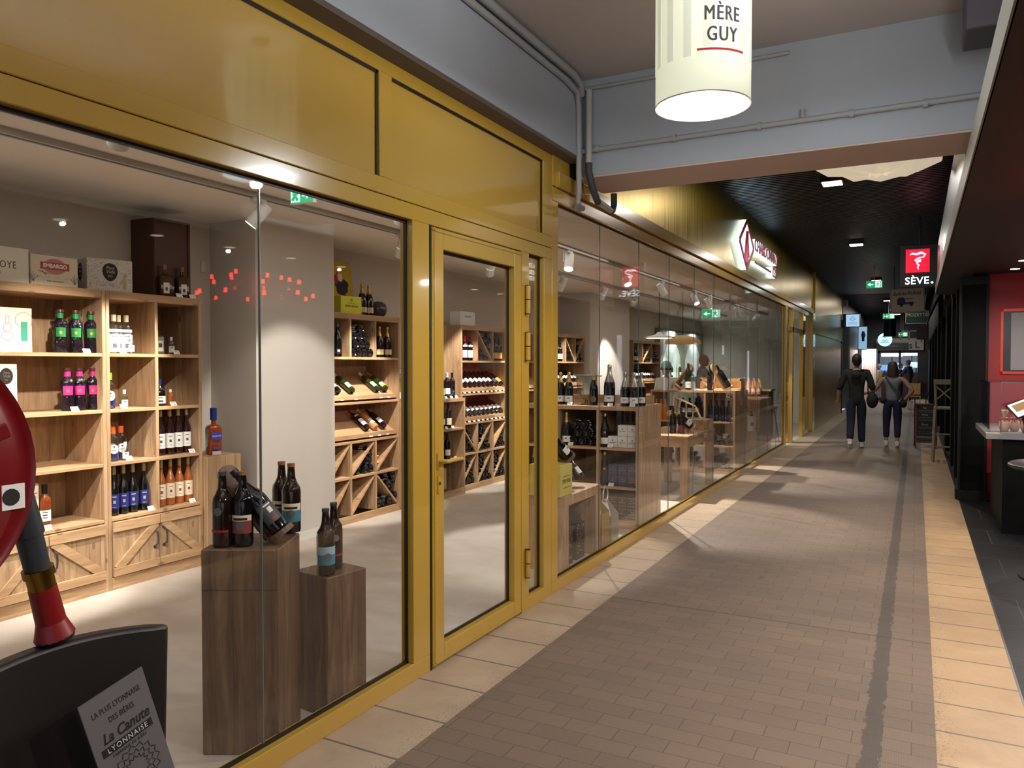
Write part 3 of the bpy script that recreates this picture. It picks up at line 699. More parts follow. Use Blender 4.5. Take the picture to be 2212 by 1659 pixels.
# lit poster cases and far shop on the left
t = thing('poster_case', 'tall lit poster case high on the left of the far walkway', 'poster', (-2.0, 32, 2.15))
MB().box(-2.1, -1.75, 34.1, 34.25, 2.15, 3.1).obj('case', BLACK, t)
MB().box(-2.08, -1.77, 34.08, 34.1, 2.18, 3.08).obj('poster', M('poster_glow', (190, 220, 240), .5, emit=(150, 195, 225), es=.7), t)
b = MB(); b.box(-1.96, -1.86, 34.07, 34.08, 2.5, 2.9); b.ell((-1.9, 34.07, 2.75), .08, .01, .12); b.obj('picture', M('poster_blue', (36, 70, 130), .6), t)
c = MB()
for k in range(12): c.tube([(-1.98 + k*.045, 35 + .02*(k % 2), .0), (-1.98 + k*.045, 35 + .02*(k % 2), 2.2)], .028, 8)
tag(c.obj('curtain', M('white_curtain', (214, 196, 186), .8), None, True), 'pale curtain in the lit doorway on the left of the far walkway', 'curtain')
light('far_shop_light', 'AREA', (-1.75, 34.6, 2.3), 18, (1, .9, .88), .5, (-1.5, 35.5, 0))

# end of the walkway: sign band, lit shop windows
t = thing('banner_sign', 'broad white sign band with black letters at the end of the walkway', 'sign', (-.6, 38, 2.2))
MB().box(-1.66, .29, 39.58, 39.78, 2.22, 2.76).obj('board', M('white_board', (168, 166, 162), .6), t)
for c_, x_, z_ in (('s', -.24, 2.42), ('L', .03, 2.45), ("'", .2, 2.5)): text(c_, .42, BLACK, t, T(x_, 39.57, z_) @ FY, name='letter', bold=.004)
MB().box(-1.66, -.34, 39.5, 39.58, 2.26, 2.56).obj('dark_panel', M('sign_panel', (44, 44, 50), .5), t)
text('GARIBALDI', .10, M('grey_letter', (150, 150, 156), .6), t, T(-.98, 39.49, 2.41) @ FY)
be = MB(); be.box(-1.6, .3, 39.8, 40, 2.1, 2.25)
for x in (-1.6, -.72, .05): be.box(x, x + .09, 39.8, 40, 0, 2.2)
be.box(.05, .5, 39.75, 40, 0, 2.7); be.box(-2.4, 4, 40, 40.05, 2.25, 3.8)
en = struct('wall_end', be, M('end_frame', (40, 40, 46), .5), 'dark framed glass front closing the far end of the walkway', 'wall')
MB().box(-1.51, .05, 39.82, 39.95, 0, 1.2).obj('lower_panel', M('end_panel', (92, 60, 56), .5), en)
MB().box(-1.51, .05, 39.88, 39.89, 1.2, 2.1).obj('glass_pane', GLASS, en)
struct('wall_far_hall', MB().box(-4, 4, 46, 46.1, 0, 3.9), M('far_hall_wall', (150, 160, 172), .7), 'pale wall of the hall seen through the end windows', 'wall')
for k, (x, z, s, c) in enumerate(((-1.4, 1.4, .3, (120, 170, 255)), (-.9, 1.5, .22, (190, 220, 255)), (-.45, 1.35, .3, (120, 180, 255)), (.0, 1.55, .26, (190, 225, 255)), (-1.1, 2.1, .5, (220, 220, 200)), (-.2, 2.15, .5, (235, 240, 240)))):
    q = tag(MB().box(x-s, x+s, 43 + .2*k, 43.1 + .2*k, z-.14, z+.14).obj('lit_display', M('lit_display_%d' % k, c, .5, emit=c, es=.9 if k < 4 else .5)), ('blue lit display low at the left of the end windows', 'pale blue lit display in the end windows', 'blue lit display in the middle of the end windows', 'pale lit display at the right of the end windows', 'cream lit panel high in the left end window', 'white lit panel high in the right end window')[k], 'display')
    MB().box(x-.03, x+.03, 43 + .2*k, 43.1 + .2*k, 0, z-.14).obj('support', BLACK, q)
light('far_hall_light', 'AREA', (-.8, 42.5, 3.6), 60, COOL, 1.5, (-.8, 42.5, 0))
fr = MB()
for q in ((-.62, .2, 2.95, 3.0), (-.62, .2, 2.62, 2.66), (-.62, -.57, 2.62, 3.0), (-.3, -.26, 2.62, 3.0), (.02, .06, 2.62, 3.0)): fr.box(q[0], q[1], 36.5, 36.56, q[2], q[3])
fr.box(-.6, -.58, 36.5, 36.56, 3, 3.8); fr.box(.1, .12, 36.5, 36.56, 3, 3.8)
tag(fr.obj('hanging_frame', M('pale_frame', (150, 150, 140), .6)), 'pale open frame hanging near the end of the walkway', 'frame')
t = thing('wall_sign_box', 'small pale box light on top corner of the gold wall', 'lamp', (-2.05, 27, 3.5))
MB().box(-2.1, -1.98, 26.76, 26.9, 3.42, 3.62).obj('housing', WHITE, t); MB().tube([(-1.98, 26.8, 3.55), (-1.93, 26.8, 3.6)], .008).obj('arm', STEEL, t)

t = thing('speaker', 'small dark box hanging in the ceiling corner before the crossing beam', 'speaker', (.3, 4.45, 3.15))
MB().box(.19, .42, 4.3, 4.6, 3.15, 3.5).obj('housing', M('speaker_grey', (72, 70, 78), .5), t, bevel=.006)

# ------------------------------------------------------------------ near left: chair, card, hose reel
LEATH = M('black_leather', (22, 18, 17), .42, noise=.12, nscale=5, bump=.05)
t = thing('leather_chair', 'dark leather upholstered chair with curved back in front of the left window', 'chair', (-1.5, .98, 0))
b = MB(); nu, nv = 16, 8; fr_, bk = [], []
for j in range(nv + 1):
    v = j / nv; rowf, rowb = [], []
    for i in range(nu + 1):
        u = -1 + 2*i/nu
        hwid = .24 + .055*v
        y = .985 + u*hwid; x = -1.66 + .07*u*u*1.0 - .05*v + .0
        z = .47 + v*(.455 - .03*u*u + .012*u)
        rnd = .012 if (abs(u) > .99) else 0
        rowf.append(b.v(x + .022 - rnd, y, z)); rowb.append(b.v(x - .022 + rnd, y, z))
    fr_.append(rowf); bk.append(rowb)
for G in (fr_, bk):
    for j in range(nv):
        for i in range(nu): b.f([G[j][i], G[j][i+1], G[j+1][i+1], G[j+1][i]])
for i in range(nu):
    b.f([fr_[0][i], fr_[0][i+1], bk[0][i+1], bk[0][i]])
    a0, a1, c0, c1 = fr_[nv][i], fr_[nv][i+1], bk[nv][i], bk[nv][i+1]
for i in range(nu): b.f([fr_[nv][i], fr_[nv][i+1], bk[nv][i+1], bk[nv][i]])
for j in range(nv):
    b.f([fr_[j][0], fr_[j+1][0], bk[j+1][0], bk[j][0]]); b.f([fr_[j][nu], fr_[j+1][nu], bk[j+1][nu], bk[j][nu]])
bo = b.obj('backrest', LEATH, t, True)
md = bo.modifiers.new('round', 'BEVEL'); md.width = .012; md.segments = 3; md.limit_method = 'ANGLE'
s = MB().box(-1.66, -1.2, .74, 1.23, .40, .48).obj('seat', LEATH, t, bevel=.02)
for x, y in ((-1.63, .77), (-1.63, 1.2), (-1.24, .77), (-1.24, 1.2)): MB().cyl((x, y, 0), (x, y, .41), .014, .02).obj('leg', BLACK, t, True)
# card standing on the seat, leaning on the back
mc = Matrix(((0, .12, .99, -1.565), (.974, -.222, 0, 1.087), (.228, .968, -.12, .668), (0, 0, 0, 1)))
xa = Vector((.0, .974, .228)).normalized(); ya = Vector((-.12, -.222, .965)); ya = (ya - xa*ya.dot(xa)).normalized(); za = xa.cross(ya)
mc = Matrix((xa, ya, za)).transposed().to_4x4(); mc.translation = Vector((-1.535, 1.115, .655))
t = thing('printed_card', 'grey advertising card leaning on the dark leather chair', 'card', (-1.535, 1.115, .48))
b = MB(); b.M = mc; b.box(-.078, .078, -.195, .195, -.002, .002); b.obj('board', M('card_grey', (96, 92, 94), .6), t)
INK = M('black_ink', (16, 15, 17), .6)
def ct(s, size, x, y, mat=INK, **kw): text(s, size, mat, t, mc @ T(x, y, .0024), ex=.0003, **kw)
ct('LA PLUS LYONNAISE', .0185, 0, .157, xs=.66, sp=1.06); ct('DES BI\u00c8RES', .0185, .004, .130, xs=.66, sp=1.06)
ct('La Canute', .034, .004, .096, xs=.82, shear=.3, bold=.0006)
b = MB(); b.M = mc; b.box(-.062, .062, .060, .078, .002, .0026); b.obj('black_band', INK, t)
ct('LYONNAISE', .0165, 0, .069, mat=M('white_ink', (210, 205, 206), .6), sp=1.25, xs=.95)
ct('FABRIQUE DE BI\u00c8RE', .0095, 0, .052, xs=.85, sp=1.2)
b = MB(); b.M = mc
for rr in (.048, .036, .024):
    for k in range(16):
        a = 2*PI*(k + (.5 if rr == .036 else 0))/16; pts = [(rr*math.cos(a+q*.17), -.008+rr*math.sin(a+q*.17), .0025) for q in (-1, 0, 1)]; pts[1] = ((rr+.008)*math.cos(a), -.008+(rr+.008)*math.sin(a), .0025); b.tube(pts, .0009, 4)
b.obj('ornament', INK, t)

t = thing('fire_hose_reel', 'red fire hose reel with hanging black and brass nozzle at the left edge', 'hose reel', (-1.7, .45, 0))
RR = M('reel_red', (112, 4, 12), .3, coat=.3)
cy_, cz_ = .655, 1.34
def disc(x, s, name, holes=True):
    b = MB(); k = Matrix(((0, 0, s, x), (0, 1, 0, cy_), (1, 0, 0, cz_), (0, 0, 0, 1)))
    b.M = k
    b.lathe([(.02, .012), (.09, .012), (.10, 0), (.13, 0), (.14, .01), (.235, .01), (.25, 0), (.272, .0), (.282, .008), (.286, .0), (.282, -.012), (.26, -.006), (.02, -.004)], 48)
    return b.obj(name, RR, t, True)
disc(-1.6, 1, 'front_disc'); disc(-1.74, -1, 'rear_disc')
for k in range(5):
    b = MB(); a = .35 + k*2*PI/5; b.bar((-1.588, cy_ + .09*math.cos(a), cz_ + .09*math.sin(a)), (-1.586, cy_ + .24*math.cos(a), cz_ + .24*math.sin(a)), .03, .008, (1, 0, 0))
    b.obj('spoke', RR, t, bevel=.003)
b = MB(); b.cyl((-1.73, cy_, cz_), (-1.61, cy_, cz_), .2, n=32); b.obj('hose_roll', M('hose_black', (22, 22, 24), .6), t, True)
b = MB(); b.box(-1.593, -1.589, .868, .912, 1.262, 1.312); st = b.obj('sticker', WHITE, t); MB().cyl((-1.590, .885, 1.287), (-1.588, .885, 1.287), .017).obj('sticker_mark', INK, st)
b = MB(); b.box(-1.72, -1.62, .40, .5, 0, 1.36); b.box(-1.85, -1.5, .3, .6, 0, .02); b.cyl((-1.78, cy_, cz_), (-1.58, cy_, cz_), .022); b.bar((-1.67, .45, 1.3), (-1.67, cy_, cz_), .05, .05)
b.obj('stand', GREYM, t)
nz0, nz1 = Vector((-1.71, .970, 1.26)), Vector((-1.71, 1.044, .931)); NS = 1.096; ax = (nz1 - nz0).normalized()
def along(a, c, r0, r1, name, mat, n=18):
    q = MB(); q.cyl(nz0 + ax*a*NS, nz0 + ax*c*NS, r0*NS, r1*NS, n); return q.obj(name, mat, t, True)
HB = M('nozzle_grey', (52, 56, 62), .35)
along(-.06, .075, .024, .029, 'nozzle_grip', HB); along(.075, .15, .025, .024, 'nozzle_barrel', HB)
q = MB(); q.cyl(nz0 + ax*.162, nz0 + ax*.179, .0323, n=20); q.cyl(nz0 + ax*.176, nz0 + ax*.215, .028, n=20); q.obj('brass_ring', M('brass', (150, 116, 50), .25, 1), t, True)
q = MB(); q.cyl(nz0 + ax*.208, nz0 + ax*.29, .0285, .0307, 20); q.cyl(nz0 + ax*.29, nz0 + ax*.327, .0307, .042, 20); q.obj('red_nozzle', M('nozzle_red', (128, 12, 18), .35), t, True)
along(.297, .305, .0385, .036, 'rubber_lip', BLACK)
MB().tube([(-1.68, .78, 1.40), (-1.70, .9, 1.40), nz0 + ax*-.05], .016).obj('hose_end', MATS['hose_black'], t, True)

# ------------------------------------------------------------------ right side furniture
t = thing('display_counter', 'black counter with a glass case of wrapped sweets by the red wall', 'counter', (.9, 8.6, 0))
MB().box(.71, 1.6, 8.32, 9.5, 0, .87).obj('base', M('counter_black', (6, 6, 7), .6, spec=.15), t)
MB().box(.57, 1.7, 8.25, 9.6, .87, .93).obj('worktop', M('counter_edge', (150, 150, 152), .35, .6), t, bevel=.004)
g = MB(); g.box(.69, 1.66, 8.29, 8.298, .93, 1.39); g.box(.60, .608, 8.29, 9.55, .93, 1.39); g.box(.6, 1.66, 8.29, 9.55, 1.385, 1.393); g.box(.6, .7, 8.29, 8.298, .93, 1.39)
g.obj('glass_case', GLASS, t)
e = MB(); e.tube([(.69, 8.29, .93), (.69, 8.29, 1.39), (1.66, 8.29, 1.39)], .005, 6); e.obj('case_edge', STEEL, t)
for k in range(5):
    x = .73 + k*.085; y = 8.45 + .05*(k % 2)
    q = thing('sweet_bag', 'clear bag of sweets tied with a red ribbon in the glass case', 'sweets', (x, y, .93), group='ribboned sweet bags in the glass case')
    b = MB(); b.lathe([(.03, 0), (.042, .03), (.04, .09), (.012, .12), (.034, .19), (.03, .2)], 10, (x, y, .932)); b.obj('bag', M('cellophane', (196, 160, 138), .15, noise=.35, nscale=40), q, True)
    b = MB(); b.lathe([(.015, .108), (.022, .12), (.015, .132)], 10, (x, y, .932)); b.ell((x+.015, y-.02, 1.05), .022, .01, .014, 8, 5); b.ell((x-.022, y-.02, 1.05), .022, .01, .014, 8, 5); b.box(x-.006, x+.004, y-.036, y-.03, .96, 1.05)
    b.obj('ribbon', M('red_ribbon', (190, 20, 40), .3), q, True)
light('case_light', 'AREA', (1.0, 8.7, 1.37), 3, (1, .92, .85), .3, (1.0, 8.7, 0))
t = thing('tablet_screen', 'tilted tablet screen on a stand in front of the sweets', 'tablet', (.86, 8.0, .93))
mt = T(.84, 8.2, 1.16) @ RZ(rad(25)) @ RX(rad(-38)) @ RY(rad(-22))
b = MB(); b.M = mt; b.box(-.12, .12, -.012, 0, -.08, .08); b.obj('casing', BLACK, t, bevel=.004)
b = MB(); b.M = mt; b.box(-.108, .108, -.0135, -.012, -.068, .068); b.obj('screen', M('tablet_glow', (200, 220, 225), .3, emit=(170, 205, 225), es=.7), t)
b = MB(); b.M = mt; b.box(-.08, .06, -.0145, -.0135, -.02, .05); b.obj('picture', M('tablet_pic', (140, 110, 70), .5, emit=(120, 90, 50), es=.4), t)
MB().tube([(.84, 8.22, 1.15), (.88, 8.3, 1.0), (.88, 8.3, .93)], .014).obj('stand', BLACK, t, True)
t = thing('round_table', 'round dark pedestal table on the black slate at the right edge', 'table', (.98, 6.7, 0))
b = MB(); b.lathe([(.36, .80), (.375, .81), (.375, .825), (.36, .835)], 40, (.98, 6.7, 0)); b.obj('table_top', M('table_dark', (50, 52, 56), .3), t, True)
b = MB(); b.cyl((.98, 6.7, .02), (.98, 6.7, .8), .035); b.obj('pedestal', BLACK, t, True)
b = MB(); b.lathe([(.3, 0), (.3, .012), (.05, .03)], 36, (.98, 6.7, 0)); b.obj('base', BLACK, t, True)
t = thing('menu_frame', 'orange-red framed notice on the red wall', 'picture', (1.2, 10.28, 1.8))
b = MB()
for q in ((.84, 1.6, 1.445, 1.475), (.84, 1.6, 2.15, 2.18), (.84, .865, 1.445, 2.18), (1.575, 1.6, 1.445, 2.18)): b.box(q[0], q[1], 10.27, 10.3, q[2], q[3])
b.obj('frame', M('orange_frame', (226, 62, 36), .4, emit=(226, 52, 30), es=.15), t)
MB().box(.865, 1.575, 10.285, 10.3, 1.475, 2.15).obj('backing', BLACK, t); MB().box(.94, 1.575, 10.28, 10.285, 1.49, 2.135).obj('sheet', M('notice_sheet', (176, 172, 178), .5), t)
for k, (x, y) in enumerate(((.92, 9.03), (.92, 9.77), (.95, 3.34), (.92, 4.1), (.9, 4.81), (.92, 5.57), (.92, 2.6), (.92, 6.3))):
    q = thing('recessed_spot', ('recessed ceiling spot nearer in the dark red-shop ceiling', 'recessed ceiling spot close to the red wall', 'recessed spot mirrored above the compartment cabinet', 'recessed spot mirrored in the dark wall case', 'recessed spot mirrored on the white pier, left', 'recessed spot mirrored on the white pier, right', 'recessed spot before the red chandelier, out of view', 'recessed spot behind the red chandelier, out of view')[k], 'ceiling light', (x, y, 2.58))
    MB().cyl((x, y, 2.572), (x, y, 2.585), .06, n=20).obj('trim_ring', BLACK, q, True); MB().cyl((x, y, 2.568), (x, y, 2.573), .044, n=20).obj('lens', M('spot_glow', (255, 240, 220), .5, emit=(255, 240, 220), es=4), q)

t = thing('chalkboard', 'brown framed chalkboard sign standing on the walkway at right', 'chalkboard', (.17, 16.3, 0))
WR = M('redbrown_wood', (92, 40, 34), .5)
m = T(.17, 16.2, 0) @ RX(rad(-6))
b = MB(); b.M = m
for q in ((-.18, -.15, 0, .83), (.15, .18, 0, .83), (-.15, .15, .8, .83), (-.15, .15, .1, .14)): b.box(q[0], q[1], -.015, .015, q[2], q[3])
b.obj('frame', WR, t)
b = MB(); b.M = m; b.box(-.15, .15, -.006, .006, .14, .8); b.obj('board', M('chalk_black', (26, 27, 28), .7), t)
CH = M('chalk', (170, 170, 168), .8)
for s_, z, sz in (('Foie', .75, .05), ('Viande', .62, .05), ('Entree', .44, .05), ('SANDWICH', .2, .062)): text(s_, sz, CH, t, m @ T(-.02, -.0065, z) @ FY, ex=.0003, xs=.8, shear=.15)
b = MB(); b.M = m
for z in (.70, .67, .57, .54, .51, .39, .36, .3, .27, .16): b.tube([(-.12 + .02*k, -.0075, z + .004*(k % 2)) for k in range(13 if z > .2 else 12)], .0018, 4)
b.obj('chalk_lines', CH, t)
b = MB()
for x in (-.01, .35): b.bar((x, 16.28, .8), (x, 16.62, 0), .03, .02)
b.obj('rear_leg', WR, t)

t = thing('bar_stool', 'tall weathered wooden bar stool with back beside the dark shopfront', 'stool', (.38, 14.1, 0))
SW_ = M('weathered_wood', (150, 142, 128), .7, noise=.1, nscale=12)
MB().box(.26, .53, 13.95, 14.3, .84, .875).obj('seat', SW_, t, bevel=.006)
for x, y, dx, dy in ((.28, 13.97, -.03, -.05), (.51, 13.97, .01, -.05), (.28, 14.28, -.03, .05), (.51, 14.28, .01, .05)): MB().bar((x, y, .85), (x+dx, y+dy, 0), .032, .032).obj('leg', SW_, t)
b = MB()
for z in (.25, .45): b.bar((.25, 13.95, z), (.52, 13.95, z), .022, .022); b.bar((.25, 13.95, z), (.25, 14.3, z), .022, .022)
b.obj('stretcher', SW_, t)
b = MB(); b.bar((.29, 13.98, .86), (.265, 13.94, 1.32), .03, .03); b.bar((.5, 13.98, .86), (.5, 13.94, 1.32), .03, .03); b.box(.25, .52, 13.925, 13.95, 1.24, 1.32); b.bar((.29, 13.97, 1.0), (.5, 13.94, 1.2), .02, .02); b.bar((.5, 13.97, 1.0), (.29, 13.94, 1.2), .02, .02)
b.obj('backrest', SW_, t)
for k, (x, y) in enumerate(((-.05, 30.5), (.15, 32))):
    q = thing('wooden_chair', ('small pale chair right of the walking couple', 'dark metal chair at the far right of the walkway')[k], 'chair', (x, y, 0))
    mt_ = LIGHTWOOD if k == 0 else BLACK
    MB().box(x-.2, x+.2, y-.2, y+.2, .43, .46).obj('seat', mt_, q); MB().box(x-.19, x+.19, y+.17, y+.2, .5, .9).obj('backrest', mt_, q)
    for a in (-.18, .18):
        for c in (-.18, .18): MB().box(x+a-.015, x+a+.015, y+c-.015, y+c+.015, 0, .44).obj('leg', mt_, q)

# red chandelier of the shop opposite, seen as a reflection in the near window
t = thing('red_chandelier', 'red many-armed chandelier whose reflection shows in the near shop window', 'chandelier', (1.15, 5.34, 2.2))
CR = M('chandelier_red', (130, 10, 16), .3, emit=(255, 20, 20), es=.25); CX, CYY = 1.15, 5.34
b = MB(); b.lathe([(.02, 2.05), (.06, 2.12), (.03, 2.2), (.05, 2.3), (.02, 2.45)], 14, (CX, CYY, 0)); b.tube([(CX, CYY, 2.44), (CX, CYY, 2.58)], .008); b.obj('stem', CR, t, True)
for tier, (n, rr, zz) in enumerate(((10, .53, 2.2), (9, .40, 2.32), (5, .24, 2.40))):
    for k in range(n):
        a = 2*PI*(k + .37*tier)/n; c_, s__ = math.cos(a), math.sin(a); zk = zz + R.uniform(-.03, .03)
        b = MB(); b.tube([(CX + c_*q*rr, CYY + s__*q*rr, zk - .05 + d) for q, d in ((.06, .02), (.35, .1), (.7, -.02), (.92, -.04), (1, .0))], .006, 6)
        ar = b.obj('arm', CR, t, True)
        b = MB(); x, y = CX + c_*rr, CYY + s__*rr; b.cyl((x, y, zk - .012), (x, y, zk), .014, .012, 8); b.cyl((x, y, zk), (x, y, zk+.028), .009, .011, 8); b.obj('lamp_shade', M('chandelier_bulb', (255, 40, 30), .4, emit=(255, 50, 34), es=22), ar, True)
# ------------------------------------------------------------------ bottles
def dark_glass(name, rgb, rough=.06): return M(name, rgb, rough, spec=.6, coat=.3)
BG = dark_glass('bottle_black', (10, 11, 13)); BGR = dark_glass('bottle_green', (34, 52, 14)); BRN = dark_glass('bottle_brown', (34, 18, 10))
BRED = dark_glass('bottle_red_wine', (34, 8, 12)); AMB = dark_glass('bottle_amber', (158, 88, 40)); ROSE = dark_glass('bottle_rose', (222, 150, 96)); ORA = dark_glass('bottle_orange', (206, 118, 30))
BLU = dark_glass('bottle_blue', (30, 48, 120)); COG = dark_glass('bottle_cognac', (120, 58, 24)); DEC = dark_glass('bottle_dark_amber', (70, 44, 16)); YGR = dark_glass('bottle_yellow_green', (150, 146, 40))
CLR = thin_glass('clear_glass', (.90, .93, .93), .10)
SPECK = NT('bottle_cut_glass'); SPECK.b.inputs['Base Color'].default_value = lin((22, 12, 22)); SPECK.b.inputs['Roughness'].default_value = .08; SPECK.bump(SPECK.noise(SPECK.coord((1, 1, .5)), 90, 2, .6), .9, .01); SPECK = SPECK.m
C_ = lambda n, rgb, r=.5, m=0: M('label_' + n, rgb, r, m)
LW = C_('white', (236, 234, 228)); LC = C_('cream', (232, 220, 188)); LB = C_('blue', (38, 46, 120)); LG = C_('green', (22, 132, 64)); LP = C_('pink', (206, 38, 122)); LY = C_('yellow', (224, 196, 60)); LO = C_('ochre', (216, 160, 66)); LK = C_('black', (24, 22, 24)); LT = C_('teal', (60, 130, 150)); LR_ = C_('red', (170, 30, 34)); LNV = C_('navy', (24, 32, 62)); LGR = C_('grey', (96, 102, 100)); LBRN = C_('bronze', (120, 96, 70))
GF = M('foil_gold', (196, 164, 92), .3, .8); SF = M('foil_silver', (184, 180, 170), .3, .8); RF = M('foil_red', (170, 20, 26), .35, .3); KF = M('foil_black', (18, 18, 20), .35); BF = M('foil_blue', (24, 56, 150), .35, .2); OF = M('foil_orange', (226, 96, 40), .4); CORK = M('cork_cap', (150, 96, 60), .6); LGF = M('cap_lime', (120, 190, 50), .4); GOLDCAP = M('capsule_pale_gold', (186, 166, 110), .4, .4); WF = M('foil_white', (226, 222, 214), .4); COPPER = M('cap_copper', (122, 72, 74), .3, .6)
PB = [(.001, .02), (.022, .008), (.031, 0), (.0365, .004), (.0375, .012), (.0375, .19), (.0345, .211), (.02, .231), (.0148, .246), (.0142, .285), (.0158, .287), (.0158, .297), (.013, .3)]
PC = [(.001, .03), (.028, .008), (.036, 0), (.0435, .005), (.0445, .02), (.0445, .15), (.0405, .183), (.027, .222), (.0172, .252), (.0148, .288), (.0168, .294), (.0165, .306), (.014, .32)]
PBEER = [(.001, .012), (.03, 0), (.039, .004), (.041, .014), (.041, .175), (.038, .196), (.026, .216), (.0185, .236), (.0148, .285), (.0155, .287), (.0155, .294), (.013, .296)]
def sc(p, r=1, z=1): return [(a*r, b*z) for a, b in p]
PD = [(.03, 0), (.038, .004), (.04, .012), (.036, .09), (.041, .165), (.038, .182), (.02, .196), (.0185, .2), (.0185, .242), (.02, .244)]
PG = [(.034, 0), (.038, .006), (.038, .12), (.034, .145), (.0165, .165), (.014, .17), (.014, .2)]
PSQ = [(.04, 0), (.045, .006), (.046, .15), (.042, .168), (.016, .178), (.0145, .185), (.0145, .225)]
PRND = [(.03, 0), (.042, .01), (.044, .03), (.044, .11), (.038, .135), (.018, .155), (.015, .165), (.015, .19)]
POIL = [(.026, 0), (.0335, .005), (.0345, .012), (.0345, .17), (.03, .2), (.0165, .245), (.0135, .27), (.013, .34)]
KIND = {}
def kind(k, prof, glass, parts, n=18, square=False):
    b = MB()
    if square:
        b.M = RZ(PI/4); b.lathe([(r*1.28, z) if z < prof[-3][1]-.012 else (r, z) for r, z in prof], 4)
        b.M = Matrix.Identity(4); h0 = prof[-3][1] - .002; b.cyl((0, 0, h0), (0, 0, prof[-1][1]), prof[-1][0], n=12)
        bod = b.mesh('wine_bottle', glass, True, bevel=.006)
    else: bod = b.lathe(prof, n).mesh('wine_bottle', glass, True)
    out = []
    for nm, fn, mt in parts:
        q = MB(); fn(q); out.append((nm, q.mesh(nm, mt, True)))
    KIND[k] = (bod, out)
cap = lambda r, z0, z1, r1=None: (lambda b: b.cyl((0, 0, z0), (0, 0, z1), r, r if r1 is None else r1, 12))
foil = lambda prof, z0, th=.0007: (lambda b: b.lathe([(r + th, z) for r, z in prof if z >= z0 - .001] + [(.001, prof[-1][1] + .001)], 14, cap0=False))
lab = lambda r, z0, z1, a=1.0, r1=None: (lambda b: b.patch(r, z0, z1, a, r1=r1))
dots = lambda r, zs, a=.45: (lambda b: [b.patch(r + .0006, z, z + h, a*w_, 6) for z, h, w_ in zs])
def emb(r, z, s, x=0):
    def fn(b):
        n = 22; P = lambda q, t, f: b.v(q*math.cos(s*f/r*math.cos(t)), q*math.sin(s*f/r*math.cos(t)), z + s*f*math.sin(t))
        c = b.v(r + .0013, 0, z); A = [P(r + .0013, 2*PI*k/n, .55) for k in range(n)]; B = [P(r + .0013, 2*PI*k/n, 1) for k in range(n)]; D = [P(r - .001, 2*PI*k/n, 1) for k in range(n)]
        for k in range(n):
            j = (k+1) % n; b.f([c, A[k], A[j]]); b.f([A[k], B[k], B[j], A[j]]); b.f([B[k], D[k], D[j], B[j]])
    return fn
def flat(w_, z0, z1, x): return lambda b: b.box(x, x + .001, -w_/2, w_/2, z0, z1)
kind('green_spirit', sc(PD, 1.03, 1.13), SPECK, [('label', lab(.0405, .105, .165, .72, .043), LG), ('neck_label', lab(.0192, .228, .262, 2.9), LG), ('cap', cap(.024, .266, .284), COPPER), ('label_print', emb(.0425, .132, .011), GF)])
kind('pink_spirit', sc(PD, 1.03, 1.13), SPECK, [('label', lab(.0405, .105, .165, .72, .043), LP), ('neck_label', lab(.0192, .228, .262, 2.9), LP), ('cap', cap(.024, .266, .284), COPPER), ('label_print', emb(.0425, .132, .011), GF)])
kind('white_gin', sc(PG, 1, 1.32), CLR, [('label', lab(.0382, .012, .135, 1.25), LW), ('neck_label', lab(.038, .15, .17, 1.1), LW), ('cap', cap(.017, .225, .272), M('cap_champagne', (200, 190, 156), .35, .4)), ('label_print', dots(.0382, ((.118, .006, 1), (.09, .003, .7), (.04, .03, .8))), LGR), ('spirit', lambda b: b.lathe([(.034, .004), (.0365, .01), (.0365, .12), (.03, .15)], 14), M('gin_clear_fill', (140, 144, 136), .1))])
kind('blue_gin', sc(PG, 1, 1.2), CLR, [('label', emb(.0382, .09, .034), LW), ('cap', cap(.0175, .2, .25), LGF), ('spirit', lambda b: b.lathe([(.034, .004), (.0365, .01), (.0365, .10), (.0365, .11)], 14), BLU), ('label_print', dots(.0386, ((.1, .012, .3), (.08, .004, .8))), INKD)])
kind('orange_gin', sc(PG, 1, 1.15), CLR, [('label', emb(.0382, .085, .032), LW), ('cap', cap(.0175, .19, .238), OF), ('spirit', lambda b: b.lathe([(.034, .004), (.0365, .01), (.0365, .09), (.0365, .1)], 14), BLU), ('label_print', dots(.0386, ((.095, .012, .3), (.075, .004, .8))), INKD)])
kind('mini_gin', sc(PG, .62, .62), CLR, [('label', lab(.0237, .015, .06, 1.0), LW), ('cap', cap(.0105, .1, .13), WF), ('label_print', dots(.0237, ((.045, .006, .8),)), INKD)])
kind('mini_amber', sc(PG, .6, .6), AMB, [('cap', cap(.0105, .1, .122), WF)])
kind('blue_label_wine', POIL, BG, [('label', lab(.0346, .05, .15, 1.15), LB), ('capsule', cap(.0145, .285, .345, .0138), GOLDCAP), ('label_print', dots(.0346, ((.128, .008, .9), (.085, .022, .5), (.058, .004, .8))), M('pale_gold_ink', (170, 160, 140), .5))])
kind('white_label_wine', POIL, BRED, [('label', lab(.0346, .05, .16, 1.15), LW), ('capsule', cap(.0145, .285, .345, .0138), GOLDCAP), ('label_print', dots(.0346, ((.135, .005, .8), (.092, .02, .5), (.07, .004, .5))), INKD)])
kind('cream_label_wine', POIL, AMB, [('label', lab(.0346, .055, .165, 1.15), LC), ('capsule', cap(.0145, .285, .345, .0138), GOLDCAP), ('label_print', dots(.0346, ((.14, .005, .8), (.095, .022, .5), (.075, .004, .5))), M('dull_red_ink', (150, 60, 44), .6))])
kind('dark_liqueur', sc(PB, .98, .93), COG, [('label', lab(.0369, .05, .12, 1.1), LW), ('capsule', cap(.0175, .225, .282), KF), ('label_print', dots(.0369, ((.105, .005, .9), (.085, .008, .8), (.07, .005, .8))), INKD)])
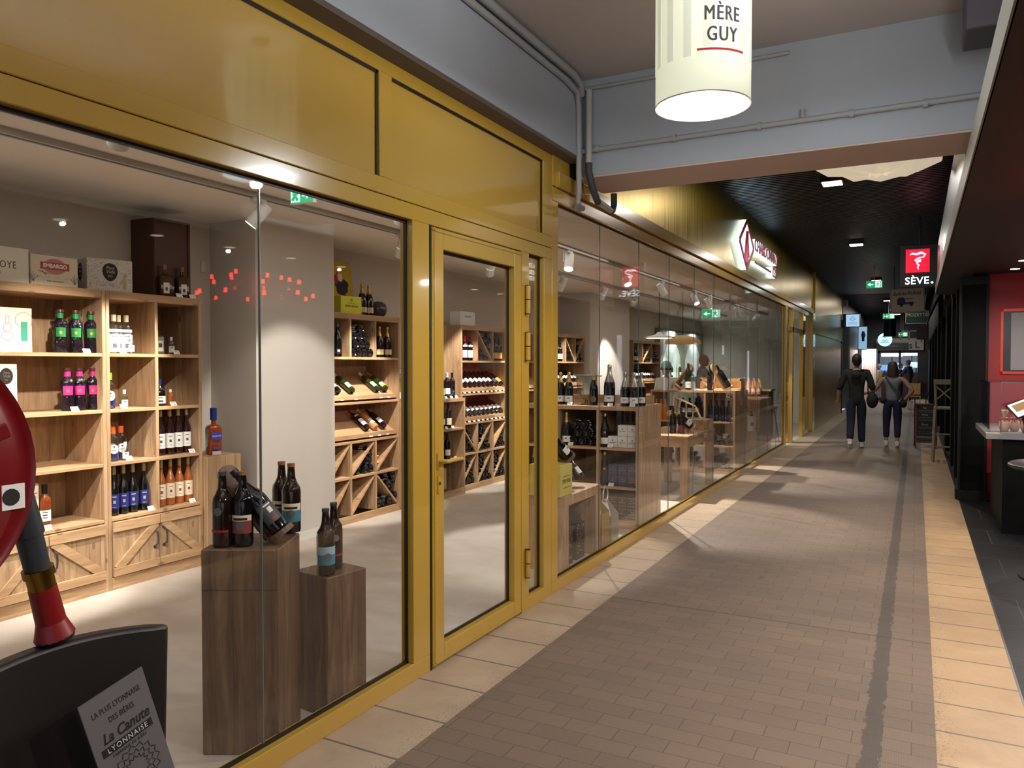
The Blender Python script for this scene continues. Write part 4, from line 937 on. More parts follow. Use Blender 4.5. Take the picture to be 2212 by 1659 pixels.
kind('moon_decanter', PSQ, DEC, [('label', flat(.042, .03, .11, .0425), LW), ('cap', cap(.0165, .21, .245), CORK), ('label_print', flat(.016, .05, .075, .0437), INKD)], square=True)
kind('square_spirit', sc(PSQ, .75, .85), CLR, [('label', flat(.042, .02, .10, .0325), LW), ('cap', cap(.0135, .17, .205), LK), ('label_print', flat(.024, .05, .08, .0337), INKD), ('spirit', lambda b: b.box(-.028, .028, -.028, .028, .006, .11), M('gin_clear_fill', (140, 144, 136), .1))], square=True)
kind('blue_cap_rum', PRND, BG, [('label', lab(.0441, .02, .075, 1.2), LW), ('cap', cap(.0175, .16, .2), BF), ('label_print', dots(.0441, ((.06, .006, .7), (.03, .014, .9))), INKD)])
kind('blue_cap_whisky', sc(PSQ, 1.22, 1.36), dark_glass('whisky_amber', (150, 66, 24)), [('label', flat(.08, .12, .18, .0705), M('label_royal', (44, 62, 172), .5)), ('cap', cap(.026, .275, .37), BF), ('base', flat(.07, .002, .03, .0695), M('thick_glass_base', (190, 180, 170), .1)), ('lower_label', flat(.05, .045, .065, .0705), M('label_royal', (44, 62, 172), .5))], square=True)
kind('beer_plain', PBEER, BRN, [('crown_cap', cap(.0165, .286, .3), GREYM), ('seal', emb(.0411, .145, .016), LGR), ('red_band', lab(.0411, .062, .071, 1.0), LR_)])
kind('beer_lion', PBEER, BG, [('crown_cap', cap(.0165, .286, .3), CORK), ('label', lab(.0411, .055, .125, 1.2), M('label_brick', (138, 66, 58), .5)), ('rays', lab(.0413, .105, .128, 1.2), LC), ('black_band', lab(.0416, .108, .118, .7), LK), ('emblem', emb(.0414, .085, .017), LGR)])
kind('beer_blue', PBEER, BRN, [('crown_cap', cap(.0165, .286, .3), CORK), ('label', lab(.0411, .05, .13, 1.2), LT), ('rays', lab(.0413, .1, .13, 1.2), LC), ('black_band', lab(.0416, .106, .116, .7), LK), ('emblem', emb(.0414, .085, .018), LGR), ('yellow_patch', lambda b: b.patch(.0414, .09, .11, .25), LY)])
kind('beer_sky', sc(PBEER, .98, .98), BRN, [('crown_cap', cap(.0165, .28, .294), GREYM), ('label', lab(.0403, .05, .13, 1.2), LT), ('rays', lab(.0405, .095, .13, 1.2), C_('pale_blue', (150, 186, 192))), ('emblem', emb(.0406, .085, .018), LGR)])
kind('cider', sc(PC, .95, .95), BG, [('label', lab(.0424, .04, .125, 1.0), C_('charcoal', (70, 74, 74))), ('label_print', dots(.0424, ((.112, .006, .9), (.08, .024, .5))), LW), ('red_print', dots(.0426, ((.05, .008, .8),)), LR_), ('seal', cap(.0165, .28, .306), KF)])
kind('champagne_yellow', PC, BG, [('label', lab(.0446, .03, .085, 1.1), LW), ('label_band', lab(.0449, .03, .085, .35), LY), ('foil', foil(PC, .215), GF)])
kind('champagne_white', PC, BG, [('label', lab(.0446, .03, .09, 1.1), LW), ('foil', foil(PC, .215), GF), ('label_print', dots(.0446, ((.06, .012, .5),)), LGR)])
kind('champagne_silver', PC, BG, [('label', lab(.0446, .03, .085, 1.1), LW), ('foil', foil(PC, .18), SF), ('label_print', dots(.0446, ((.055, .01, .7),)), LGR)])
kind('champagne_navy', PC, BG, [('label', lab(.0446, .03, .095, 1.1), LNV), ('foil', foil(PC, .26), GF), ('emblem', emb(.0445, .16, .012), GF)])
kind('champagne_medal', PC, BG, [('label', lab(.0446, .03, .09, 1.1), LW), ('foil', foil(PC, .29), GF), ('emblem', emb(.0445, .14, .012), GF)])
kind('champagne_bronze', sc(PC, .95, .98), BG, [('label', emb(.0424, .06, .03), LBRN), ('foil', foil(sc(PC, .95, .98), .24), GOLDCAP)])
kind('magnum_silver', sc(PC, 1.22, 1.24), BG, [('label', lab(.0544, .04, .10, 1.0), LW), ('foil', foil(sc(PC, 1.22, 1.24), .22), SF), ('label_print', dots(.0544, ((.07, .012, .7),)), LGR)])
kind('champagne_black_label', PC, BG, [('label', lab(.0446, .03, .08, 1.1), LK), ('label_print', dots(.0446, ((.05, .02, .6),)), LW), ('foil', foil(PC, .26), M('foil_green', (60, 120, 110), .4, .3))])
kind('red_white', PB, BG, [('label', lab(.0376, .04, .13, 1.1), LW), ('shoulder_label', lab(.0372, .175, .195, 1.0), LW), ('capsule', foil(PB, .235), RF)])
kind('dark_white', PB, BG, [('label', lab(.0376, .05, .12, 1.1), LW), ('capsule', foil(PB, .24), KF)])
kind('dark_whitecap', PB, BG, [('label', lab(.0376, .05, .12, 1.1), LW), ('capsule', foil(PB, .24), WF)])
kind('dark_cream', PB, BG, [('label', lab(.0376, .04, .12, 1.1), LC), ('capsule', foil(PB, .24), KF)])
kind('ochre_label', sc(PB, 1.1, 1), BG, [('label', lab(.0414, .03, .11, 1.1), LO), ('capsule', foil(sc(PB, 1.1, 1), .24), KF)])
kind('green_white', PB, BGR, [('label', lab(.0376, .04, .11, 1.0), LW), ('capsule', foil(PB, .235), WF)])
kind('green_yellow', PC, BGR, [('label', lab(.0446, .03, .09, 1.0), LW), ('label_band', lab(.0449, .03, .06, .7), LY), ('foil', foil(PC, .22), GF)])
kind('yellow_bottle', PB, YGR, [('label', lab(.0376, .03, .10, 1.0), LW), ('capsule', foil(PB, .235), WF)])
kind('orange_wine', PB, ORA, [('capsule', foil(PB, .25), GOLDCAP)])
kind('rose_wine', PB, ROSE, [('label', lab(.0376, .05, .12, 1.0), LW), ('capsule', foil(PB, .25), WF)])
kind('navy_label', PB, BG, [('label', lab(.0376, .03, .10, 1.1), LNV), ('label_print', dots(.0376, ((.07, .01, .7),)), LGR)])
kind('lying_black', PB, BG, [('label', lab(.0376, .06, .13, 2.6), LW)])
kind('lying_champagne', PC, BG, [('label', lab(.0446, .045, .10, 2.6), LW)])
kind('lying_rose', PC, ROSE, [('label', lab(.0446, .05, .10, 2.6), LW)])
kind('red_cap_tall', sc(PB, 1.25, 1.3), dark_glass('bottle_deep_green', (20, 34, 18)), [('label', lab(.0471, .03, .12, 1.1), LW), ('capsule', foil(sc(PB, 1.25, 1.3), .33), RF), ('label_print', dots(.0471, ((.08, .008, .7),)), LGR)])
kind('plain_black', sc(PB, 1.15, 1.2), BG, [('label', lab(.0434, .03, .11, 1.1), LNV)])
kind('red_label', PB, BG, [('label', lab(.0376, .03, .10, 1.1), M('label_plum', (104, 44, 58), .5))])

def bottle(k, pos, label, group=None, rz=0, tilt=None, roll=0, name='wine_bottle', cat='bottle', parts=True, axis=None, m=None):
    bod, ps = KIND[k]
    if m is None:
        if tilt is None: m = T(*pos) @ RZ(rz)
        else:                                      # axis leans back (towards -x by default), label up and to the front
            c, s = math.cos(tilt), math.sin(tilt)
            m = T(*pos) @ RZ(rz) @ Matrix(((s, 0, -c, 0), (0, 1, 0, 0), (c, 0, s, 0), (0, 0, 0, 1))) @ RZ(roll)
    o = bpy.data.objects.new(('champagne_bottle' if name == 'wine_bottle' and ('champagne' in k or k in ('magnum_silver', 'green_yellow', 'cider')) else name), bod); COL.objects.link(o); o.matrix_world = m; WM[o.name] = m.copy()
    tag(o, label, cat, group)
    for nm, me in (ps if parts is True else ps[:parts] if parts else []):
        c = bpy.data.objects.new(nm, me); COL.objects.link(c); c.parent = o
    return o
def card(x, y, z, label, rz=0, w_=.052, h_=.034, group=None):
    t = MB(); t.M = T(x, y, z) @ RZ(rz) @ RY(rad(-32)); t.box(-.0015, .0015, -w_/2, w_/2, 0, h_)
    o = t.obj('price_card', CARD); tag(o, label, 'price card', group)
    b = MB(); b.M = T(x, y, z) @ RZ(rz) @ RY(rad(-32)); b.box(.0016, .0022, -w_*.3, w_*.25, h_*.62, h_*.7); b.box(.0016, .0022, w_*.05, w_*.3, h_*.2, h_*.3)
    b.obj('print', INKD, o); return o
VIEW = lambda x, y: math.atan2(-y, -x)              # bearing from a spot towards the walkway viewer's side
# ------------------------------------------------------------------ cabinets
XF, XB = -4.87, -5.31
def panel(t, name, q, mat, bevel=.002): return MB().box(*q).obj(name, mat, t, bevel=bevel)
def carcass(t, y0, y1, zt, xf=XF, xb=XB, shelves=(), divs=(), base=.07, th=.026, tt=.055):
    panel(t, 'side_panel', (xb, xf, y0, y0+th, 0, zt), WV); panel(t, 'side_panel', (xb, xf, y1-th, y1, 0, zt), WV)
    panel(t, 'top_panel', (xb, xf, y0+th, y1-th, zt-tt, zt), WY)
    panel(t, 'back_panel', (xb, xb+.012, y0+th, y1-th, 0, zt-tt), WV, 0)
    panel(t, 'plinth', (xf-.03, xf, y0+th, y1-th, 0, base), WY)
    for z in shelves: panel(t, 'shelf', (xb+.012, xf-.002, y0+th, y1-th, z-.024, z), WY)
    for y, a, c in divs: panel(t, 'divider', (xb+.012, xf-.003, y-.013, y+.013, a, c), WV)
def barn_door(t, ya, yb, za, zb, left):
    xf = XF + .004
    b = MB().box(xf-.02, xf, ya+.003, yb-.003, za+.003, zb-.003)
    o = b.obj('door', WV, t)
    r = MB(); h = .07; r.box(xf, xf+.016, ya+.003, yb-.003, zb-h, zb-.003); r.box(xf, xf+.016, ya+.003, yb-.003, za+.003, za+h-.01)
    r.obj('rail', WY, o, bevel=.002)
    r = MB(); p, q = ((ya+.03, za+h-.02), (yb-.03, zb-h+.01)) if left else ((ya+.03, zb-h+.01), (yb-.03, za+h-.02))
    r.bar((xf+.007, p[0], p[1]), (xf+.007, q[0], q[1]), .013, .058, (0, -(q[1]-p[1]), q[0]-p[0])); r.obj('brace', WY, o, bevel=.001)
    hy = yb - .038 if left else ya + .038; zc = (za + zb)/2 + .02
    h = MB(); h.tube([(xf+.001, hy, zc+.06), (xf+.03, hy, zc+.045), (xf+.036, hy, zc), (xf+.03, hy, zc-.045), (xf+.001, hy, zc-.06)], .0065, 8)
    h.cyl((xf, hy, zc+.066), (xf+.004, hy, zc+.066), .013); h.cyl((xf, hy, zc-.066), (xf+.004, hy, zc-.066), .013)
    h.obj('handle', M('iron_handle', (110, 112, 116), .35, .9), o, True)
SH = (1.628, 1.245, .878, .497)
ca = thing('display_cabinet', 'tall open wooden cabinet behind the red hose reel, with crossed-board doors below', 'cabinet', (-4.87, 2.95, 0))
carcass(ca, 2.57, 3.345, 2.055, shelves=SH, base=.085)
barn_door(ca, 2.596, 2.93, .09, .47, True); barn_door(ca, 2.93, 3.319, .09, .47, False)
cb_ = thing('display_cabinet', 'tall wooden cabinet with two columns of small compartments and crossed-board doors', 'cabinet', (-4.87, 3.75, 0))
carcass(cb_, 3.347, 4.135, 2.055, shelves=SH, divs=((3.742, .497, 2.0),), base=.085)
barn_door(cb_, 3.373, 3.742, .09, .47, True); barn_door(cb_, 3.742, 4.109, .09, .47, False)
pl = tag(panel(None, 'wooden_plinth', (-5.25, -4.83, 4.14, 4.48, 0, .835), WV, .004), 'smooth wooden plinth right of the compartment cabinet, carrying a whisky bottle', 'plinth')

# boxes on top
def carton(label, c, d, rz, mat, cat='box', name='carton'):
    m = T(*c) @ RZ(rz); t = thing(name, label, cat, mat=m)
    b = MB(); b.M = m; b.box(-d[0]/2, d[0]/2, -d[1]/2, d[1]/2, 0, d[2]); b.obj('box', mat, t, bevel=.003); return t, m
def onface(m, d, y, z): return m @ T(d[0]/2 + .0004, y, z) @ FX
SILV = NT('silver_printed_card'); _v = SILV.coord(); _n = SILV.noise(_v, 26, 3, .5, 2.2)
SILV.l(SILV.ramp(_n, [(.42, lin((214, 210, 204))), (.47, lin((150, 138, 122))), (.5, lin((214, 210, 204))), (.58, lin((222, 218, 212))), (.62, lin((170, 160, 146))), (.66, lin((216, 212, 206)))]), SILV.b.inputs['Base Color']); SILV.b.inputs['Roughness'].default_value = .4; SILV = SILV.m
IVORY = M('ivory_card', (228, 226, 206), .5); KRAFT = M('cream_card', (226, 212, 188), .6); INKB = M('brown_print', (92, 66, 52), .6); INKRD = M('red_print', (176, 74, 66), .6); GREYL = M('line_grey', (120, 116, 110), .6)
d = (.2, .36, .215); t, m = carton('pale whisky carton at the left end of the cabinet top', (-5.02, 2.69, 2.056), d, 0, IVORY)
text('BELLEVOYE', .062, INKB, t, onface(m, d, -.03, .105), ex=.0003, xs=.78, sp=1.12); text('WHISKY', .018, INKB, t, onface(m, d, -.03, .165), ex=.0003, sp=1.4); text('FRANCE', .018, INKRD, t, onface(m, d, -.03, .055), ex=.0003, sp=1.5)
d = (.2, .305, .2); t, m = carton('cream rum carton with a red banner between the whisky carton and the silver one', (-5.02, 3.035, 2.056), d, 0, KRAFT)
b = MB(); b.M = m @ T(.1005, 0, 0) @ FX; b.prism([(.075*math.cos(a), .125 + .05*math.sin(a)) for a in [2*PI*k/28 for k in range(28)]], 0, .0006); b.obj('oval_print', M('pink_print', (196, 130, 116), .6), t)
b = MB(); b.M = m @ T(.101, 0, 0); b.box(0, .0008, -.094, .094, .104, .15); b.obj('banner', INKRD, t)
text('EMBARGO', .036, CARD, t, m @ T(.1022, 0, .127) @ FX, ex=.0003, bold=.0012, xs=.92)
text('A\u00d1EJO ESPLENDIDO', .012, INKB, t, onface(m, d, 0, .03), ex=.0003)
b = MB(); b.M = m @ T(.1005, 0, 0); b.tube([(0, -.11, .09), (0, -.04, .078)], .002, 4); b.tube([(0, -.085, .094), (0, -.06, .07)], .003, 4)
for y in (-.14, .13):
    for k in range(5): b.tube([(0, y, .02 + .0*k), (0, y + .014*(k-2), .06 + .012*(2-abs(k-2)))], .0014, 4)
for k in range(5): b.tube([(0, -.12 + .06*k, .05), (0, -.09 + .06*k, .058)], .0012, 4)
b.box(0, .0005, -.152, .152, .193, .197); b.obj('line_drawing', GREYL, t)
d = (.24, .3, .225); t, m = carton('silver patterned rum carton turned at the corner of the cabinet top', (-5.07, 3.47, 2.056), d, rad(-14), SILV)
for mm, k in ((m, 1), (m @ RZ(-PI/2), .7)):
    ox = (.12 if k == 1 else .15)
    b = MB(); b.M = mm @ T(ox + .0004, .0, .135) @ FX; b.prism([(.05*k*math.cos(a)*(1 + .12*math.sin(a)), .062*math.sin(a)) for a in [2*PI*q/26 for q in range(26)]], 0, .0006); b.obj('black_medallion', INK, t)
    text('Pura', .03*k, M('silver_ink', (190, 186, 178), .4), t, mm @ T(ox + .0012, 0, .165) @ FX, ex=.0003, shear=.3); text('Vida', .034*k, MATS['silver_ink'], t, mm @ T(ox + .0012, 0, .138) @ FX, ex=.0003, shear=.3); text('XO', .022*k, MATS['silver_ink'], t, mm @ T(ox + .0012, 0, .108) @ FX, ex=.0003)
b = MB(); b.M = m @ T(.1205, .095, .07); b.ell((0, 0, 0), .001, .014, .05, 10, 8); b.ell((0, .006, .05), .001, .012, .014, 8, 6); b.obj('parrot_print', M('gold_print', (186, 162, 112), .5), t)
for k, y in enumerate((3.93, 4.0, 4.085)):
    bottle('moon_decanter', (-5.02 - .06*(k == 1), y, 2.056), ('dark amber flask with a white moon label, left of the pair on the cabinet top', 'amber flask half hidden behind its neighbour on the cabinet top', 'dark amber flask at the right end of the cabinet top')[k], rz=rad(-20), name='spirit_flask')
card(-4.9, 4.09, 2.056, 'price card before the flask at the right end of the cabinet top'); card(-4.9, 3.97, 2.056, 'price card before the left flask on the cabinet top')
t = thing('wall_cabinet', 'tall dark brown wooden case high on the wall above the flasks', 'cabinet', (-5.2, 4.02, 2.06))
b = MB(); b.box(-5.32, -5.06, 3.87, 4.19, 2.06, 2.655); b.obj('case', M('dark_walnut', (74, 42, 26), .4, noise=.15, nscale=5), t, bevel=.004)
b = MB()
for q in ((3.87, 3.888, 2.06, 2.655), (4.172, 4.19, 2.06, 2.655), (3.888, 4.172, 2.635, 2.655)): b.box(-5.06, -5.052, *q)
b.obj('front_frame', MATS['dark_walnut'], t)
tag(MB().box(-5.33, -5.315, 4.52, 4.56, 2.33, 2.42).obj('wall_detector', WHITE), 'small white detector on the wall above the whisky bottle', 'detector')

# left cabinet contents
d = (.14, .2, .275); t, m = carton('cream decorated gift box on the top shelf behind the hose reel', (-5.0, 2.79, SH[0]), d, 0, KRAFT)
b = MB(); b.M = m; b.box(.0705, .0712, .03, .07, .07, .19); b.obj('green_tag', C_('seagreen', (70, 160, 130)), t)
b = MB(); b.M = m
for k in range(4): b.tube([(.0705, .05 + .055*math.cos(a), .2 + .05*math.sin(a)) if k == 0 else (.0705, -.05 + .012*k*math.cos(a), .2 - .05*(k-1) + .03*math.sin(a)) for a in [q*.7 for q in range(10)]], .0016, 4)
b.obj('flower_print', M('rose_print', (190, 104, 100), .6), t)
m3 = ['leftmost', 'middle', 'rightmost']
for i, y in enumerate((3.096, 3.2, 3.308)): bottle('green_spirit', (-4.97, y, SH[0]), '%s of the three front bottles with green labels' % m3[i], 'green-labelled spirit bottles', VIEW(-4.97, y)*0 - .5, name='spirit_bottle')
for i, y in enumerate((3.165, 3.275)): bottle('green_spirit', (-5.1, y, SH[0]), '%s bottle with green label standing in the back row' % ('left', 'right')[i], 'green-labelled spirit bottles', -.5, name='spirit_bottle')
for i, y in enumerate((3.138, 3.22, 3.316)): bottle('pink_spirit', (-4.97, y, SH[1]), '%s of the three bottles with pink labels' % m3[i], 'pink-labelled spirit bottles', -.5, name='spirit_bottle')
card(-4.89, 3.227, SH[0], 'price card before the green-labelled bottles'); card(-4.89, 3.14, SH[1], 'price card before the pink-labelled bottles'); card(-4.89, 2.708, SH[0], 'price card before the cream decorated gift box'); card(-4.89, 2.95, SH[3], 'price card before the cognac bottle above the cabinet doors')
WHITEB = M('white_embossed_card', (224, 220, 212), .6, bump=.3, nscale=40)
d = (.1, .13, .31); t, m = carton('white gift box with a black medallion left of the pink-labelled bottles', (-4.99, 2.735, SH[1]), d, 0, WHITEB)
b = MB(); b.M = m @ T(.0504, .0, .235) @ FX; b.prism([(.04*math.cos(a), .05*math.sin(a)) for a in [2*PI*q/24 for q in range(24)]], 0, .0006); b.obj('black_medallion', INK, t)
text('Pura', .02, GF, t, m @ T(.0512, 0, .255) @ FX, ex=.0003, shear=.3); text('Vida', .024, GF, t, m @ T(.0512, 0, .235) @ FX, ex=.0003, shear=.3); text('XO', .014, GF, t, m @ T(.0512, 0, .212) @ FX, ex=.0003)
d = (.09, .1, .3); t, m = carton('cream printed bottle box beside the cognac bottle', (-4.99, 2.875, SH[3]), d, 0, KRAFT)
b = MB(); b.M = m
for k in range(9): b.tube([(.0453, -.045 + .01*k, .07 + .02*(k % 3)), (.0453, -.04 + .01*k, .11 + .012*(k % 2))], .0022, 4)
b.obj('dark_print', INKD, t); b = MB(); b.M = m; b.box(.0452, .0458, -.02, .03, .20, .22); b.box(.0452, .0458, -.03, .04, .235, .24); b.obj('red_print', INKRD, t)
bottle('dark_liqueur', (-4.96, 2.97, SH[3]), 'brown cognac bottle with white label alone above the cabinet doors', None, -.5, name='spirit_bottle')
# compartment cabinet contents
o4 = ['leftmost', 'second', 'third', 'rightmost']
for i, y in enumerate((3.425, 3.47, 3.52, 3.566)): bottle('white_gin', (-4.985 + .02*(i % 2), y, SH[0]), '%s of four clear gin bottles with white labels' % o4[i], 'clear gin bottles', -.4, name='gin_bottle')
card(-4.9, 3.50, SH[0], 'price card before the clear gin bottles'); bottle('mini_gin', (-4.92, 3.57, SH[0]), 'miniature gin bottle before the clear gin bottles', None, -.4, name='miniature_bottle')
bottle('blue_gin', (-4.97, 3.435, SH[1]), 'blue gin bottle with lime green cap and round label', None, -.4, name='gin_bottle'); bottle('mini_gin', (-4.93, 3.52, SH[1]), 'miniature beside the lime-capped blue gin', None, -.4, name='miniature_bottle'); card(-4.9, 3.50, SH[1], 'price card before the lime-capped blue gin')
for i, (x, y) in enumerate(((-4.96, 3.45), (-5.05, 3.50), (-5.0, 3.54))): bottle('orange_gin', (x, y, SH[2]), '%s blue gin bottle with orange cap' % ('front left', 'rear', 'front right')[i], 'orange-capped gin bottles', -.4, name='gin_bottle')
bottle('mini_gin', (-4.92, 3.515, SH[2]), 'miniature before the orange-capped blue gins', None, -.4, name='miniature_bottle'); card(-4.89, 3.53, SH[2], 'price card before the orange-capped blue gins')
for i, y in enumerate((3.452, 3.526, 3.60, 3.688)): bottle('blue_label_wine', (-4.96, y, SH[3]), '%s of four dark bottles with blue labels' % o4[i], 'blue-labelled bottles', -.5)
card(-4.89, 3.70, SH[3], 'price card before the blue-labelled bottles')
for i, (x, y) in enumerate(((-4.96, 3.83), (-5.03, 3.845), (-5.1, 3.86))): bottle('square_spirit', (x, y, SH[0]), '%s of three small square bottles with white labels' % ('front', 'middle', 'rear')[i], 'small square spirit bottles', -.4, name='spirit_flask')
bottle('mini_gin', (-4.93, 3.91, SH[0]), 'miniature beside the small square bottles', None, -.4, name='miniature_bottle'); card(-4.89, 3.93, SH[0], 'price card before the small square bottles')
for i, (x, y) in enumerate(((-4.96, 3.825), (-5.06, 3.87))): bottle('blue_cap_rum', (x, y, SH[1]), '%s round dark bottle with blue cap' % ('front', 'rear')[i], 'round blue-capped bottles', -.4, name='spirit_bottle')
bottle('mini_amber', (-4.95, 3.915, SH[1]), 'small amber bottle beside the blue-capped bottles', None, -.4, name='miniature_bottle'); card(-4.89, 3.90, SH[1], 'price card before the blue-capped bottles')
for i, y in enumerate((3.845, 3.925, 4.0, 4.075)): bottle('white_label_wine', (-4.97, y - .005, SH[2]), '%s of four dark red bottles with white labels' % o4[i], 'white-labelled bottles', -.5)
for i, y in enumerate((3.84, 3.92, 4.0, 4.08)): bottle('cream_label_wine', (-4.97, y, SH[3]), '%s of four amber bottles with cream labels' % o4[i], 'cream-labelled bottles', -.5)
card(-4.89, 4.06, SH[2], 'price card before the white-labelled dark bottles'); card(-4.89, 4.06, SH[3], 'price card before the cream-labelled amber bottles')
wb = bottle('blue_cap_whisky', (-4.96, 4.32, .836), 'large amber whisky bottle with blue cap and blue label on the plinth', None, rad(-22), name='whisky_bottle')
text('BELLEVOYE', .017, M('silver_ink', (190, 186, 178), .4), wb, WM[wb.name] @ T(.0722, 0, .15) @ FX, ex=.0003, xs=.8, bold=.0004)

# ------------------------------------------------------------------ wine racks along the back wall
def diag(t, ya, yb, za, zb, up, xf=XF, xb=XB):
    p, q = ((ya, za), (yb, zb)) if up else ((ya, zb), (yb, za))
    b = MB(); d = Vector((0, q[0]-p[0], q[1]-p[1])).normalized(); n_ = Vector((0, -d.z, d.y))
    b.bar(((xf+xb)/2, p[0], p[1]), ((xf+xb)/2, q[0], q[1]), xf-xb-.02, .018, tuple(n_)); b.obj('diagonal_board', WX, t)
def slope(t, y0, y1, z, xf=XF):
    b = MB(); b.prism([(xf-.02, z+.015), (xf-.02, z+.055), (xf-.035, z+.055), (xf-.04, z+.04), (xf-.37, z+.27), (xf-.37, z+.25)], y0, y1, 'y'); b.obj('sloping_shelf', WY, t)
def lie(k, y, z, x, label, group, parts=1): return bottle(k, (x, y, z), label, group, 0, 0.0, R.uniform(-.6, .6), parts=parts)
def pile(k, ya, z, n, rows, r, label, group, x=XF-.03, jitter=.012):
    for j in range(rows):
        for i in range(n - j):
            lie(k, ya + r + i*2*r*1.01 + j*r, z + r + j*r*1.76, x + R.uniform(-jitter, jitter), label, group)
def coords(k, pts, label, group, x=XF-.03):
    for y, z in pts: lie(k, y, z, x + R.uniform(-.012, .012), label, group)
TILT = rad(36)
# champagne rack
cr = thing('wine_rack', 'tall wooden champagne rack right of the white pier', 'wine rack', (-4.9, 6.13, 0))
CY = (5.592, 5.905, 6.295, 6.69)
carcass(cr, 5.585, 6.70, 2.05, shelves=(1.625, 1.185, .80, .455), divs=((5.905, 1.625, 2.0), (6.295, 1.625, 2.0), (5.905, .07, .776), (6.295, .07, .776)), base=.07)
slope(cr, 5.61, 6.67, 1.19); slope(cr, 5.61, 6.67, .805)
for (a, c) in ((5.61, 5.895), (5.915, 6.285)):
    diag(cr, a, c, .457, .775, True); diag(cr, a, c, .075, .43, True)
diag(cr, 6.305, 6.672, .457, .775, True); diag(cr, 6.305, 6.672, .075, .43, False)
g = 'champagnes lying in the top cell of the champagne rack'
for n, z, y in ((4, 1.67, 5.97), (3, 1.75, 6.01), (3, 1.83, 5.98), (1, 1.905, 6.09)):
    for i in range(n): lie('lying_champagne', y + .09*i, z, XF-.02, 'champagne bottle lying base outwards in the top middle cell of the champagne rack', g)
bottle('champagne_black_label', (-4.95, 5.80, 1.626), 'champagne with black label at the pier edge in the top left cell', None, -.6)
for i, y in enumerate((6.36, 6.455, 6.59)): bottle(('champagne_silver', 'champagne_yellow', 'champagne_yellow')[i], (-4.95 - .04*(i == 0), y, 1.626), ('silver-foil champagne in the top right cell of the champagne rack', 'gold-foil champagne with yellow label, left of two in top right cell', 'gold-foil champagne with yellow label, right of two in top right cell')[i], None, -.5)
for i, (y, k, l_) in enumerate(((5.78, 'dark_white', 'dark bottle on upper sloping shelf beside the white pier'), (5.99, 'green_white', 'green bottle alone in the middle of the upper sloping shelf'), (6.39, 'green_white', 'left of two green bottles at right of the upper sloping shelf'), (6.52, 'green_yellow', 'right of two green bottles on upper sloping shelf, yellow label'))):
    bottle(k, (-4.925, y, 1.285), l_, None, 0, TILT); card(XF-.015, y+.01, 1.205, 'price card under the ' + l_.split(' on ')[0].split(' at ')[0].split(' alone')[0] + ' of the champagne rack', group=None)
for i, (y, k, l_) in enumerate(((6.22, 'red_white', 'leftmost of three bottles on lower sloping shelf of champagne rack'), (6.36, 'rose_wine', 'middle bottle of three on lower sloping shelf of champagne rack'), (6.50, 'dark_white', 'rightmost of three bottles on lower sloping shelf of champagne rack'))):
    bottle(k, (-4.925, y, .90), l_, None, 0, TILT); card(XF-.015, y+.01, .82, 'price card under the ' + l_.split(' on ')[0] + ' on the lower sloping shelf')
coords('lying_champagne', ((6.05, .50), (6.145, .50), (6.24, .50), (6.19, .58), (6.26, .61), (6.21, .685)), 'bottle lying in the upper diagonal cell, middle column of champagne rack', 'bottles in the middle diagonal cell')
lie('lying_rose', 6.36, .575, XF-.03, 'single orange rose bottle lying in the right diagonal cell of the champagne rack', None)
coords('lying_champagne', ((6.36, .125), (6.455, .12), (6.55, .125)), 'bottle in the bottom row, right lower cell of champagne rack', 'bottles at the foot of the champagne rack')
coords('lying_champagne', ((6.60, .40), (6.625, .31), (6.53, .30), (6.59, .22), (6.635, .165)), 'bottle stacked against right side, lower cell of champagne rack', 'bottles stacked at the right of the champagne rack')
d = (.17, .27, .17); t, m = carton('bright yellow champagne carton on top of the champagne rack', (-4.99, 5.97, 2.051), d, rad(-8), M('lemon_card', (226, 222, 60), .5))
text('JOSEPH PERRIER', .026, INKB, t, onface(m, d, 0, .072), ex=.0003, xs=.9, bold=.0006); text('CHAMPAGNE', .014, INKB, t, onface(m, d, 0, .1), ex=.0003, sp=1.15)
b = MB(); b.M = m @ T(.0855, 0, .132)
for k in range(6): b.cyl((0, .011*math.cos(k*PI/3), .011*math.sin(k*PI/3)), (.0006, .011*math.cos(k*PI/3), .011*math.sin(k*PI/3)), .005, n=8)
b.obj('emblem', INKB, t)
t = thing('poster', 'leaning yellow framed poster with a dark grape bunch on the champagne rack', 'poster', (-5.15, 6.1, 2.05))
m = T(-5.13, 6.11, 2.053) @ RY(rad(-8))
b = MB(); b.M = m; b.box(-.012, 0, -.19, .19, 0, .56); b.obj('frame', M('poster_edge', (196, 176, 140), .6), t)
b = MB(); b.M = m; b.box(0, .001, -.178, .178, .012, .548); b.obj('yellow_sheet', M('poster_yellow', (216, 186, 44), .6), t)
b = MB(); b.M = m
for y, z, r in ((0, .3, .05), (.05, .33, .045), (-.04, .31, .045), (.02, .24, .05), (.07, .27, .04), (-.03, .25, .04), (.03, .18, .045), (.0, .17, .035), (.035, .12, .03), (.09, .32, .035)): b.ell((.0012, y, z), .0008, r, r, 12, 8)
b.obj('grape_shape', M('poster_dark', (34, 28, 40), .6), t)
b = MB(); b.M = m; b.ell((.0022, -.06, .36), .0008, .03, .05, 10, 8); b.obj('red_shape', INKR, t)
b = MB(); b.M = m; b.ell((.0022, .01, .385), .0008, .035, .045, 10, 8); b.obj('white_shape', CARD, t)
b = MB(); b.M = m; b.tube([(.0022, -.05, .40), (.0022, -.03, .45), (.0022, 0, .48), (.0022, .03, .46)], .008, 6); b.ell((.0022, -.09, .39), .0008, .014, .02, 8, 6); b.obj('orange_shape', OF, t)
